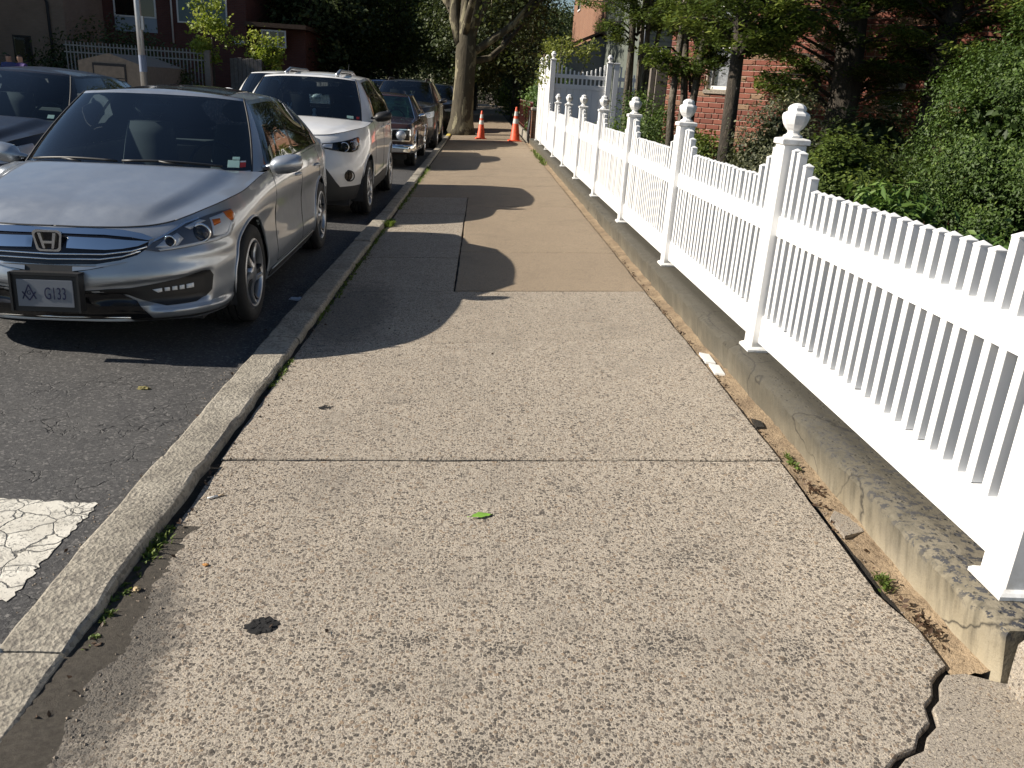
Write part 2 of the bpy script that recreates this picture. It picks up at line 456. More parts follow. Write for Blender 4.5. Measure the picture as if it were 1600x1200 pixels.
def mat_soil(name, a, b, sc=14, bk=0.9):
    m, t, out = nt(name)
    v = coords(t)
    n1 = noise(t, v, sc, 6, 0.7); n2 = noise(t, v, sc * 9, 4, 0.7)
    col = ramp(t, n1, [(0.3, a), (0.7, b)])
    col = mixc(t, ramp(t, n2, [(0.52, 0.0), (0.72, 0.55)]), col, tuple(c * 0.4 for c in a))
    principled(t, out, col, 0.95, 0, bump(t, mth(t, 'ADD', n1, n2), bk, 0.02))
    return m
M_SAND = mat_soil('sandy_strip', (0.19, 0.135, 0.085), (0.42, 0.315, 0.20), 6)
M_SOIL = mat_soil('garden_soil', (0.045, 0.032, 0.022), (0.11, 0.08, 0.055), 7)
M_KDIRT = mat_soil('kerb_dirt', (.07, .060, .048), (.15, .13, .105), 45, 1.0)
M_JOINT = mat_soil('joint_dirt', (0.02, 0.017, 0.013), (0.06, 0.05, 0.038), 20)

# ------------------------------------------------------------------ foliage, bark, vinyl ...
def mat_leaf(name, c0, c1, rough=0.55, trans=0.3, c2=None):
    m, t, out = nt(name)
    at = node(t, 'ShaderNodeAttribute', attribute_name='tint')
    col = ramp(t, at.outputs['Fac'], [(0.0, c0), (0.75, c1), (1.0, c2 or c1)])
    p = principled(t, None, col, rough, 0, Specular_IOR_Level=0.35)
    tr = node(t, 'ShaderNodeBsdfTranslucent'); 
    tc = mixc(t, 0.35, col, (c1[0] * 1.3, c1[1] * 1.25, c1[2] * 0.6))
    t.links.new(tc, tr.inputs['Color'])
    mx = node(t, 'ShaderNodeMixShader'); mx.inputs[0].default_value = trans
    t.links.new(p.outputs[0], mx.inputs[1]); t.links.new(tr.outputs[0], mx.inputs[2]); t.links.new(mx.outputs[0], out.inputs[0])
    return m
L_YEW = mat_leaf('yew_needles', (0.032, 0.054, 0.013), (0.105, 0.150, 0.028), c2=(0.22, 0.26, 0.05))
L_BOX = mat_leaf('boxwood_leaf', (0.028, 0.052, 0.013), (0.080, 0.135, 0.026), c2=(0.16, 0.22, 0.045))
L_HOLLY = mat_leaf('variegated_leaf', (0.030, 0.040, 0.020), (0.095, 0.105, 0.055), c2=(0.26, 0.26, 0.15))
L_LIME = mat_leaf('lime_leaf', (0.10, 0.15, 0.018), (0.24, 0.31, 0.045), c2=(0.38, 0.42, 0.09), trans=0.4)
L_GREEN = mat_leaf('fresh_leaf', (0.035, 0.075, 0.018), (0.085, 0.155, 0.030), c2=(0.15, 0.23, 0.05))
L_PLANE = mat_leaf('plane_tree_leaf', (0.028, 0.042, 0.014), (0.075, 0.095, 0.026), c2=(0.14, 0.15, 0.035), trans=0.35)
L_DARK = mat_leaf('shade_tree_leaf', (0.028, 0.044, 0.016), (0.070, 0.095, 0.030), c2=(0.12, 0.14, 0.04))
L_OLIVE = mat_leaf('olive_tree_leaf', (0.040, 0.058, 0.014), (0.105, 0.130, 0.026), c2=(0.18, 0.19, 0.04), trans=0.4)
L_GRASS = mat_leaf('weed_blade', (0.06, 0.085, 0.02), (0.13, 0.19, 0.035), c2=(0.24, 0.30, 0.07))
L_VINE = mat_leaf('vine_leaf', (0.08, 0.10, 0.02), (0.19, 0.22, 0.045), c2=(0.33, 0.34, 0.09), trans=0.4)

def mat_bark(name, cols, sc=5.0, patch=True, zs=0.4):
    m, t, out = nt(name)
    v = coords(t, (1, 1, zs))
    n1 = noise(t, v, sc, 6, 0.65, 0.4); n2 = noise(t, coords(t, (1, 1, 0.25)), sc * 7, 4, 0.7)
    col = ramp(t, n1, [(0.30, cols[0]), (0.42, cols[1]), (0.53, cols[1]), (0.56, cols[2])], 'LINEAR')
    col = mixc(t, ramp(t, n2, [(0.5, 0.0), (0.75, 0.5)]), col, tuple(c * 0.45 for c in cols[0]))
    principled(t, out, col, 0.9, 0, bump(t, mth(t, 'ADD', n1, n2), 0.8, 0.03))
    return m
B_PLANE = mat_bark('plane_bark', ((0.030, 0.025, 0.017), (0.070, 0.058, 0.037), (0.23, 0.205, 0.13)), 2.3)  # mottled bark, its colours darkened overall to stand for canopy shade
B_DARK = mat_bark('dark_bark', ((0.022, 0.018, 0.014), (0.045, 0.037, 0.028), (0.075, 0.06, 0.045)), 9)
B_GREY = mat_bark('grey_stem_bark', ((0.05, 0.042, 0.034), (0.10, 0.085, 0.065), (0.19, 0.165, 0.13)), 11)

def mat_vinyl():
    m, t, out = nt('white_vinyl')
    v = coords(t)
    n1 = noise(t, v, 2.5, 4)
    col = ramp(t, n1, [(0.3, (0.80, 0.80, 0.80)), (0.7, (0.84, 0.84, 0.835))])
    p = sep(t, v)
    spl = mth(t, 'MULTIPLY', ramp(t, p[2], [(0.0, 1.0), (0.05, .55), (0.16, 0.0)]), ramp(t, noise(t, v, 26, 5, .7), [(0.40, 0.0), (0.72, .75)]))
    col = mixc(t, spl, col, (0.42, 0.38, 0.31))
    scf = mth(t, 'MULTIPLY', ramp(t, noise(t, coords(t, (6, 6, 1.2)), 5, 6, .75), [(0.60, 0.0), (0.74, .32)]), 1.0)
    col = mixc(t, scf, col, (0.55, 0.55, 0.52))
    principled(t, out, col, 0.45, 0, None, Specular_IOR_Level=0.4)
    return m
M_VINYL = mat_vinyl()
M_VGREY = simple('grey_brown_vinyl', (0.20, 0.17, 0.145), 0.5, 0, 0.12)

def mat_brick(name, cols, sc=1.0):
    m, t, out = nt(name)
    oi = node(t, 'ShaderNodeObjectInfo')
    v = coords(t)
    n1 = noise(t, v, 40, 5, 0.7)
    at = node(t, 'ShaderNodeAttribute', attribute_name='tint')
    r = mth(t, 'FRACT', mth(t, 'ADD', oi.outputs['Random'], at.outputs['Fac']))
    col = ramp(t, r, [(0.0, cols[0]), (0.4, cols[1]), (0.8, cols[2]), (0.93, cols[3]), (1.0, cols[3])])
    col = mixc(t, ramp(t, n1, [(0.45, 0.0), (0.75, 0.4)]), col, tuple(c * 0.5 for c in cols[0]))
    principled(t, out, col, 0.85, 0, bump(t, n1, 0.6, 0.006))
    return m
M_BRICK = mat_brick('red_brick', ((0.155, 0.048, 0.033), (0.215, 0.066, 0.043), (0.26, 0.088, 0.058), (0.27, 0.17, 0.105)))
M_BRICK2 = mat_brick('orange_brick', ((0.36, 0.15, 0.075), (0.42, 0.19, 0.10), (0.48, 0.23, 0.125), (0.40, 0.22, 0.14)))
M_MORTAR = simple('mortar', (0.52, 0.42, 0.34), 0.9, 0, 0.2, 20, 0.5, 120)

def mat_glass(name, tint=(0.55, 0.62, 0.62), alpha=0.5, rough=0.02, gain=1.5):
    """car and window glass: tinted see-through with a Fresnel mirror on top"""
    m, t, out = nt(name)
    tr = node(t, 'ShaderNodeBsdfTransparent'); tr.inputs[0].default_value = c4(tuple(c * alpha for c in tint))
    gl = node(t, 'ShaderNodeBsdfGlossy'); gl.inputs['Roughness'].default_value = rough; gl.inputs['Color'].default_value = (1, 1, 1, 1)
    fr = node(t, 'ShaderNodeFresnel'); fr.inputs['IOR'].default_value = 1.52
    mx = node(t, 'ShaderNodeMixShader'); t.links.new(mth(t, 'MULTIPLY', fr.outputs[0], gain, True), mx.inputs[0])
    t.links.new(tr.outputs[0], mx.inputs[1]); t.links.new(gl.outputs[0], mx.inputs[2]); t.links.new(mx.outputs[0], out.inputs[0])
    return m
M_GLASS = mat_glass('windscreen_glass', (0.62, 0.74, 0.76), 0.95)
M_GLASS_D = mat_glass('privacy_glass', (0.45, 0.5, 0.5), 0.30)
M_GLASS_G = mat_glass('green_tinted_glass', (0.45, 0.75, 0.65), 0.8)
M_LENS = mat_glass('lamp_lens', (0.97, 0.98, 1.0), 0.98, 0.02, 0.55)
def paint(name, col, metal=0.0, rough=0.35, coat=1.0):
    m, t, out = nt(name)
    v = coords(t)
    nrm = None
    c = col
    dust = noise(t, v, 3.0, 5, 0.6)
    c = ramp(t, dust, [(0.3, tuple(q * 0.93 for q in col)), (0.7, tuple(min(1, q * 1.06) for q in col))])
    rr = ramp(t, noise(t, v, 11, 4), [(0.3, rough * 0.9), (0.7, rough * 1.15)])
    principled(t, out, c, rr, metal, nrm, Coat_Weight=coat, Coat_Roughness=0.035)
    return m
P_SILVER = paint('silver_paint', (0.43, 0.46, 0.50), 0.70, 0.36)
P_WHITE = paint('white_paint', (0.76, 0.76, 0.76), 0.0, 0.4)
P_MAROON = paint('maroon_paint', (0.050, 0.022, 0.017), 0.25, 0.3)
P_BLACK = paint('black_paint', (0.012, 0.012, 0.014), 0.1, 0.3)
P_GRAPH = paint('graphite_paint', (0.035, 0.033, 0.034), 0.4, 0.3)
P_SLATE = paint('slate_paint', (0.010, 0.012, 0.020), 0.1, 0.4, 0.35)
P_BLUE = paint('blue_paint', (0.030, 0.055, 0.14), 0.35, 0.3)
M_TRIM = simple('black_plastic', (0.016, 0.016, 0.017), 0.5)
M_GLOSSB = simple('gloss_black', (0.010, 0.010, 0.012), 0.12)
M_CLAD = simple('dark_cladding', (0.035, 0.036, 0.038), 0.6)
M_RUBBER = simple('tyre_rubber', (0.018, 0.018, 0.018), 0.8, 0, 0.15, 30)
M_CHROME = simple('chrome', (0.86, 0.87, 0.88), 0.06, 1.0)
M_ALLOY = simple('alloy', (0.42, 0.43, 0.45), 0.30, 0.85)
M_ALLOYD = simple('dark_alloy', (0.035, 0.036, 0.04), 0.35, 0.6)
M_HOUSING = simple('lamp_reflector', (0.72, 0.74, 0.77), 0.3, 0.35)
M_LAMPIN = simple('lamp_inner', (0.16, 0.165, 0.18), 0.3, 0.5)
M_AMBER = simple('amber_reflector', (0.75, 0.17, 0.02), 0.25)
M_DRL = simple('clear_bar', (0.80, 0.82, 0.84), 0.25)
M_CABIN = simple('dark_cabin', (0.030, 0.031, 0.034), 0.8)
M_SEAT = simple('dark_seat_fabric', (0.06, 0.06, 0.065), 0.9)
M_SEATG = simple('pale_seat_vinyl', (0.42, 0.50, 0.44), 0.6)
M_WHITEP = simple('white_plastic', (0.78, 0.78, 0.76), 0.5)
M_RED = simple('red_print', (0.48, 0.04, 0.035), 0.5)
M_MINT = simple('mint_paper', (0.42, 0.62, 0.55), 0.6)
M_BEDGE = simple('navy_print', (0.008, 0.012, 0.055), 0.6)
M_PLATE = simple('plate_shaded_white', (0.20, 0.215, 0.245), 0.35)  # white plate toned down to grey: shade in the bracket put into its colour
M_STEEL = simple('galvanised_steel', (0.42, 0.43, 0.45), 0.35, 0.7, 0.12)
# ------------------------------------------------------------------ sky is the world; ground, road, pavement
def zs(x, y=0): return 0.12 + 0.045 * (x - 1.2)          # pavement cross fall
def zr(x):                                               # road crown
    if x > -1.3: return 0.0
    if x > -6.0: return 0.014 * (-1.3 - x)
    if x > -10.6: return 0.014 * 4.7 - 0.014 * (-6.0 - x)
    return 0.014 * 0.1
g = MB()
xs = [-400, -120, -60, -30, -18, -10.65, -6, -3, -1.3, -1.27]
g2 = []
mb = MB()
S = 600
mb.add([(-S, -S, -0.12), (S, -S, -0.12), (S, S, -0.12), (-S, S, -0.12)], [(0, 1, 2, 3)])
o = mb.build('ground', M_SOIL); tag(o, kind='structure')
mb = MB()
xr = [-10.6, -9, -7.5, -6, -4.5, -3, -1.3, -1.262]
for a, b in zip(xr[:-1], xr[1:]):
    for ya, yb in ((-12, 120),):
        mb.add([(a, ya, zr(a)), (b, ya, zr(b)), (b, yb, zr(b)), (a, yb, zr(a))], [(0, 1, 2, 3)])
o = mb.build('road', M_ASPHALT); tag(o, kind='structure')
# a smoother repair strip beside the kerb, and the worn stop line
def wob_rect(x0, x1, y0, y1, step, amp, seed):
    r = random.Random(seed); pts = []
    def run(ax, ay, bx, by):
        L = math.hypot(bx - ax, by - ay); n = max(1, int(L / step))
        for i in range(n):
            k = i / n; nx, ny = -(by - ay) / L, (bx - ax) / L; w = r.uniform(-amp, amp) if i else 0
            pts.append((ax + (bx - ax) * k + nx * w, ay + (by - ay) * k + ny * w))
    run(x0, y0, x1, y0); run(x1, y0, x1, y1); run(x1, y1, x0, y1); run(x0, y1, x0, y0)
    return pts
def sheet(name, poly, z, mat, kind='structure'):
    m_ = MB(); n = len(poly)
    # split at the crown lines by keeping the sheet inside one road facet
    m_.add([(x, y, zr(x) + z) for x, y in poly], [tuple(range(n))])
    o = m_.build(name, mat); o['kind'] = kind; return o
sheet('stop_line', wob_rect(-2.98, -1.44, 2.27, 2.93, 0.018, 0.011, 3), 0.003, M_PAINT)
sheet('lane_marking', wob_rect(-4.46, -3.02, 2.27, 2.93, 0.018, 0.011, 4), 0.003, M_PAINT)
# kerb stones
kerb = setting('kerb')
kr = random.Random(5)
def kerb_stone(y0, y1, seed, mat):
    r = random.Random(seed); m_ = MB(); rings = []
    n = max(2, int((y1 - y0) / 0.10))
    dz = r.uniform(-0.006, 0.006)
    for i in range(n + 1):
        y = y0 + (y1 - y0) * i / n; j = lambda a: r.uniform(-a, a)
        drop = max(0.0, min(1.0, (2.55 - y) / .9)); drop = drop * drop * (3 - 2 * drop); xl, xr_, zt = -1.268 - .055 * max(0.0, min(1.0, (11.0 - y) / 4.0)) + j(.004), -1.115 + j(.007), 0.062 + dz + j(.002) - .034 * drop
        if i in (0, n): zt -= 0.004
        rings.append([(xl, y, -0.1), (xl + .003, y, zt - .02 + j(.003)), (xl + .009, y, zt - .005), (xl + .018, y, zt), (-1.20, y, zt + .002 + j(.0012)), (xr_ - .017, y, zt + j(.0015)), (xr_ - .006 + j(.004), y, zt - .006), (xr_, y, zt - .022 + j(.003)), (xr_ + .003, y, -0.1)])
    m_.loft(rings, closed=True, cap0=True, cap1=True)
    return autosmooth(m_.build('kerb_stone', mat, kerb), 22)
kys = [-2.0, 0.35, 1.99, 3.27, 5.12, 6.95, 8.7, 10.5, 12.3, 14.1, 16, 18, 20, 22, 24, 26, 28, 30, 31.9, 34.2, 37, 40, 44, 48, 54, 60, 70, 85, 110]
M_YELLOW = simple('yellow_kerb_paint', (0.62, 0.47, 0.10), 0.7, 0, 0.25, 9, 0.4)
for i, (a, b) in enumerate(zip(kys[:-1], kys[1:])):
    ks = kerb_stone(a + 0.004, b - 0.004, 40 + i, M_YELLOW if 30 <= a < 37 else M_KERB)
    if a == 31.9: ks['label'] = 'kerb stone painted yellow beside the plane tree'
# pavement slabs
pav = setting('pavement')
def slab(poly, mat, dz=0.0, tiltx=0.0, tilty=0.0, name='slab'):
    cx = sum(p[0] for p in poly) / len(poly); cy = sum(p[1] for p in poly) / len(poly)
    f = lambda x, y: zs(x) + dz + tiltx * (x - cx) + tilty * (y - cy)
    m_ = MB(); n = len(poly)
    # top slightly eased at the arris
    def inset(k):
        r = []
        for i, (x, y) in enumerate(poly):
            d = math.hypot(cx - x, cy - y); r.append((x + (cx - x) / d * k, y + (cy - y) / d * k))
        return r
    p2 = inset(0.006)
    vs = [(x, y, f(x, y) - 0.09) for x, y in poly] + [(x, y, f(x, y) - 0.005) for x, y in poly] + [(x, y, f(x, y)) for x, y in p2]
    fs = [(j, (j + 1) % n, n + (j + 1) % n, n + j) for j in range(n)] + [(n + j, n + (j + 1) % n, 2 * n + (j + 1) % n, 2 * n + j) for j in range(n)] + [tuple(range(2 * n, 3 * n))]
    m_.add(vs, fs)
    return m_.build(name, mat, pav)
def path_jit(a, b, step, amp, r):
    L = math.hypot(b[0] - a[0], b[1] - a[1]); n = max(1, int(L / step)); out = []
    nx, ny = -(b[1] - a[1]) / L, (b[0] - a[0]) / L; w = 0
    for i in range(n):
        k = i / n; w = 0.6 * w + r.uniform(-amp, amp) if i else 0
        out.append((a[0] + (b[0] - a[0]) * k + nx * w, a[1] + (b[1] - a[1]) * k + ny * w))
    return out
def poly_of(corners, step=0.07, amp=0.003, seed=0):
    r = random.Random(seed); out = []
    for a, b in zip(corners, corners[1:] + corners[:1]): out += path_jit(a, b, step, amp, r)
    return out
G = 0.005
crack_pts = [(1.455, 1.905), (1.40, 1.90), (1.36, 1.86), (1.33, 1.80), (1.29, 1.765), (1.27, 1.70), (1.22, 1.66), (1.19, 1.615), (1.13, 1.59), (1.08, 1.545), (1.04, 1.47), (0.97, 1.42), (0.90, 1.30), (0.86, 1.15), (0.84, 0.9), (0.8, 0.4), (0.8, -1.0)]
left_side = [(-1.105, -1.0), (-1.105, 3.325)]
rj = random.Random(11)
pa = path_jit((-1.10, -1.0), (0.8 - .012, -1.0), .5, 0, rj) + [(x - 0.013, y + .004) for x, y in crack_pts[::-1]] 
pa = pa[:-1] + [(1.425, 1.93), (1.43, 2.1), (1.40, 2.22), (1.385, 2.3)] + path_jit((1.39, 2.35), (1.415, 3.325), .07, .003, rj) + path_jit((1.415, 3.328), (-1.085, 3.335), .06, .003, rj) + path_jit((-1.075, 3.33), (-1.10, -1.0), .08, .006, rj)
slab(pa, M_AGG)
pb = [(x + 0.006, y - .002) for x, y in crack_pts] + [(3.2, -1.0), (3.2, 1.80), (1.95, 1.83), (1.55, 1.86)]
slab(pb[::-1][::-1][::-1], M_FINE, -0.004)
slab(poly_of([(-1.085, 3.345), (1.42, 3.338), (1.43, 5.24), (0.35, 5.20), (-0.3, 5.10), (-1.085, 5.17)], .07, .003, 2), M_AGG, 0.004, 0, 0.0)
slab(poly_of([(-1.085, 5.177), (-0.3, 5.107), (0.35, 5.206), (1.43, 5.245), (1.42, 6.655), (-1.085, 6.565)], .07, .003, 3), M_AGG_B, 0.001)
yl = [6.575, 8.05, 9.6, 11.1, 12.9]
for i, (a, b) in enumerate(zip(yl[:-1], yl[1:])):
    slab(poly_of([(-1.085, a + G), (-0.172, a + G + (.03 if i == 0 else 0)), (-0.172, b - .002), (-1.085, b - .002)], .1, .003, 20 + i), M_AGG_B, -0.004 + .003 * (i % 2))
yr = [6.665, 8.36, 10.2, 11.9, 12.9]
for i, (a, b) in enumerate(zip(yr[:-1], yr[1:])):
    slab(poly_of([(-0.158, a + G - (.03 if i == 0 else 0)), (1.42, a + G), (1.42, b - .002), (-0.158, b - .002)], .1, .003, 30 + i), M_BROWN, 0.0 + .002 * (i % 2))
yy = [12.9, 14.6, 16.2, 17.8, 19.4, 21, 22.8, 24.6, 26.4, 28.2, 30, 32, 34, 36.5, 39, 42, 46, 52, 60, 75, 110]
for i, (a, b) in enumerate(zip(yy[:-1], yy[1:])):
    slab(poly_of([(-1.085, a + .006), (1.42, a + .006), (1.42, b - .004), (-1.085, b - .004)], .3, .004, 50 + i), M_BROWN, kr.uniform(-.004, .004))
mb = MB()
mb.add([(-1.2, -2, zs(-1.2) - .022), (1.48, -2, zs(1.48) - .022), (1.48, 120, zs(1.48) - .022), (-1.2, 120, zs(-1.2) - .022)], [(0, 1, 2, 3)])
mb.add([(1.48, -2, zs(1.48) - .022), (3.3, -2, zs(3.3) - .022), (3.3, 1.85, zs(3.3) - .022), (1.48, 1.85, zs(1.48) - .022)], [(0, 1, 2, 3)])
mb.add([(-1.13, -2, zs(-1.1) - .007), (-1.07, -2, zs(-1.1) - .007), (-1.07, 40, zs(-1.1) - .007), (-1.13, 40, zs(-1.1) - .007)], [(0, 1, 2, 3)])
o = mb.build('joint_bed', M_JOINT); o['kind'] = 'structure'
# dirt washed up against the kerb in the near corner
mb = MB(); r = random.Random(14); rows = []
def smooth_noise(n, k, amp):
    a = np.convolve(np.random.default_rng(k).normal(size=n + 24), np.hanning(13), 'same')[12:12 + n]
    return amp * a / np.abs(a).max() + np.random.default_rng(k + 1).normal(0, amp * .12, n)
jn = [smooth_noise(170, k, a) for k, a in ((3, .004), (5, .004), (7, .0045), (9, .02))]
for i in range(170):
    y = .2 + 2.55 * i / 169; f = min(1, (2.75 - y) / .35) * (.75 + .25 * math.sin(y * 5)); z0 = zs(-1.08)
    rows.append([(-1.135, y, z0 + .016 * f - .006), (-1.112, y, z0 + .014 * f + r.uniform(-.003, .003) - .006), (-1.085, y, z0 + .014 * f + r.uniform(-.002, .002) - .003), (-1.05 + jn[3][i] * .6, y, zs(-1.05) + .006 * f + jn[0][i]), (-1.01 + jn[3][i], y, zs(-1.01) + .0015 * f + jn[1][i]), (-.96, y, zs(-.96) - .002 + jn[2][i]), (-.92, y, zs(-.92) - .008)])
mb.loft(rows, closed=False, smooth=True)
o = mb.build('kerb_dirt', M_KDIRT); o['kind'] = 'structure'
# sandy strip between slabs and wall
mb = MB(); r = random.Random(9)
ys_ = [1.9 + .06 * i for i in range(100)] + [8 + .5 * i for i in range(40)]
nx = 6
rows = []
for y in ys_:
    rows.append([(1.425 + .13 * k / nx, y, zs(1.42) + (-.014 + .028 * (k / nx) ** 1.5) + r.uniform(-.005, .005)) for k in range(nx + 1)])
mb.loft(rows, closed=False, smooth=True)
o = mb.build('dirt_strip', M_SAND); o['kind'] = 'structure'
# lawn / soil of the garden, behind the ledge and level with it
mb = MB(); r = random.Random(19)
xs_ = [1.93, 2.4, 3, 3.6, 4.3, 5, 6, 7.5, 10, 14, 20, 40]
ysg = [1.82 + .6 * i for i in range(36)]
rows = [[(x, y, 0.297 + (0 if j == 0 else r.uniform(0, .07))) for j, x in enumerate(xs_)] for y in ysg]
mb.loft(rows, closed=False, smooth=True)
o = mb.build('garden_bed', M_SOIL); o['kind'] = 'structure'
# ------------------------------------------------------------------ low retaining wall in cast sections
wall = thing('retaining_wall', 'low weathered concrete wall under the white picket fence with flaking dark top edge', 'wall', (0, 0, 0))
def wall_section(y0, y1, seed, lean=0.0):
    r = random.Random(seed); m_ = MB(); rings = []
    n = max(3, int((y1 - y0) / 0.045)); w = 0
    for i in range(n + 1):
        y = y0 + (y1 - y0) * i / n; j = lambda a: r.uniform(-a, a)
        w = .85 * w + j(.004); e = .012 if i in (0, n) else 0.0
        c = max(0, j(.018)); c = c + (r.uniform(.015, .04) if r.random() < .045 else 0)
        rings.append([(1.545 + w * .6 + e + lean, y, 0.02), (1.527 + w + e, y, 0.16), (1.515 + w + e, y, 0.23), (1.506 + w + e + c * .2, y, 0.284 - c * .6), (1.511 + w + e + c * .6 + j(.002), y, 0.297 - c * .7), (1.525 + c * 1.3 + j(.003), y, 0.3015 - c * .25 + j(.001)), (1.60, y, 0.302), (1.78, y, 0.301), (1.95, y, 0.300), (1.95, y, 0.02)])
    m_.loft(rings, closed=True, cap0=True, cap1=True)
    return autosmooth(m_.build('wall_section', M_WALL, wall), 40)
wy = [1.865, 4.62, 6.95, 9.4, 12.0, 14.5, 17.0, 19.5, 22.0, 24.6, 27.0]
for i, (a, b) in enumerate(zip(wy[:-1], wy[1:])): wall_section(a, b - .004, 70 + i)
m_ = MB(); r = random.Random(3); rings = []
for i in range(9):
    y = 0.2 + (1.84 - 0.2) * i / 8; j = lambda a: r.uniform(-a, a)
    rings.append([(1.555 + j(.004), y, 0.02), (1.548 + j(.004), y, 0.2), (1.54 + j(.004), y, .275), (1.56, y, .297), (1.75, y, .299), (1.95, y, .299), (1.95, y, .02)])
m_.loft(rings, closed=True, cap0=True, cap1=True); w2 = m_.build('wall_section', M_FINE, wall); w2['label'] = 'separate end block beyond the open crack'
# ------------------------------------------------------------------ car body mathematics
def cspline(P, t_new, t=None):
    """Catmull-Rom through rows of P at parameters t"""
    P = np.asarray(P, float); n = len(P)
    if t is None: t = np.arange(n, dtype=float)
    t = np.asarray(t, float); t_new = np.asarray(t_new, float)
    m = np.zeros_like(P)
    d = (P[1:] - P[:-1]) / (t[1:] - t[:-1])[:, None]
    m[0] = d[0]; m[-1] = d[-1]
    h = t[1:] - t[:-1]
    m[1:-1] = (d[:-1] * h[1:, None] + d[1:] * h[:-1, None]) / (h[1:] + h[:-1])[:, None]
    i = np.clip(np.searchsorted(t, t_new, side='right') - 1, 0, n - 2)
    u = ((t_new - t[i]) / h[i])[:, None]; hh = h[i][:, None]
    return (2*u**3 - 3*u**2 + 1) * P[i] + (u**3 - 2*u**2 + u) * hh * m[i] + (-2*u**3 + 3*u**2) * P[i+1] + (u**3 - u**2) * hh * m[i+1]
def sstep(a, b, x):
    u = np.clip((np.asarray(x, float) - a) / (b - a), 0, 1); return u * u * (3 - 2 * u)

class Band:
    """lower body wrapped round the plan outline; unrolled coordinates (s = arc length from the nose centre, z)"""
    def __init__(s, cols, rows, df, ds, dr, ax, flare=0.012, fw=(0.12, 0.95), nf=170, nv=44, L=None, relief=None):
        cols = np.array(cols, float)
        base = cols[:, :2]
        cl = np.r_[0, np.cumsum(np.hypot(*np.diff(base, axis=0).T))]
        tt = np.linspace(0, cl[-1], 900)
        C = cspline(cols, tt, cl)
        # true arc length
        al = np.r_[0, np.cumsum(np.hypot(*np.diff(C[:, :2], axis=0).T))]
        s.total = al[-1]
        s.S = np.linspace(0, al[-1], nf)
        C = np.stack([np.interp(s.S, al, C[:, k]) for k in range(4)], 1)
        d = np.gradient(C[:, :2], s.S, axis=0); d[0] = (1, 0); d[-1] = (-1, 0)
        d /= np.hypot(*d.T)[:, None]
        s.N = np.stack([d[:, 1], -d[:, 0]], 1)
        s.C = C; s.V = np.linspace(0, 1, nv)
        D = [cspline(np.array(q)[:, None], s.V, rows)[:, 0] for q in (df, ds, dr)]
        y = C[:, 1]; L = L or y.max()
        wf = 1 - sstep(fw[0], fw[1], y); wr = sstep(L - 0.8, L - 0.15, y); wsd = np.clip(1 - wf - wr, 0, 1)
        DD = wf[:, None] * D[0] + wsd[:, None] * D[1] + wr[:, None] * D[2]
        for a in ax:
            DD = DD - flare * np.exp(-((y - a) / 0.42) ** 2)[:, None] * (np.exp(-((s.V - 0.42) / 0.33) ** 2))[None, :] * (C[:, 0] > 0.6)[:, None]
        if relief is not None: DD = DD - relief(s.S[:, None], C[:, None, 2] + (C[:, None, 3] - C[:, None, 2]) * s.V[None, :])
        s.D = DD
        s.P = np.zeros((nf, nv, 3))
        s.P[..., 0] = C[:, None, 0] - s.N[:, None, 0] * DD
        s.P[..., 1] = C[:, None, 1] - s.N[:, None, 1] * DD
        s.P[..., 2] = C[:, None, 2] + (C[:, None, 3] - C[:, None, 2]) * s.V[None, :]
        s.P[0, :, 0] = 0; s.P[-1, :, 0] = 0
        s.P[..., 0] = np.maximum(s.P[..., 0], 0)
    def at(s, S, z, off=0.0):
        sg = -1.0 if S < 0 else 1.0
        S = abs(S)
        f = np.clip(S / s.S[1], 0, len(s.S) - 1.0001); i = int(f); a = f - i
        C = s.C[i] * (1 - a) + s.C[i + 1] * a; N = s.N[i] * (1 - a) + s.N[i + 1] * a
        v = np.clip((z - C[2]) / (C[3] - C[2]), 0, 1) * (len(s.V) - 1.0001); j = int(v); b = v - j
        D = (s.D[i, j] * (1 - b) + s.D[i, j + 1] * b) * (1 - a) + (s.D[i + 1, j] * (1 - b) + s.D[i + 1, j + 1] * b) * a
        D -= off
        return np.array([sg * (C[0] - N[0] * D), C[1] - N[1] * D, z])
    def s_of_y(s, y):
        """arc length where the flank passes y"""
        m = s.C[:, 0] > 0.4 * s.C[:, 0].max()
        idx = np.where(m)[0]; yy = s.C[idx, 1]
        return float(np.interp(y, yy, s.S[idx]))
    def top(s, i0, i1, n):
        """curve along the top edge between fractional arc lengths"""
        q = np.linspace(i0, i1, n)
        return np.stack([np.interp(q, s.S, s.P[:, -1, k]) for k in range(3)], 1)

def coons(F, B, Lc, R):
    """F: u at q=0, B: u at q=1, Lc: q at u=0, R: q at u=1"""
    nu, nq = len(F), len(Lc)
    u = np.linspace(0, 1, nu)[:, None, None]; q = np.linspace(0, 1, nq)[None, :, None]
    return (1-q)*F[:, None] + q*B[:, None] + (1-u)*Lc[None] + u*R[None] - ((1-u)*(1-q)*F[0] + u*(1-q)*F[-1] + (1-u)*q*B[0] + u*q*B[-1])

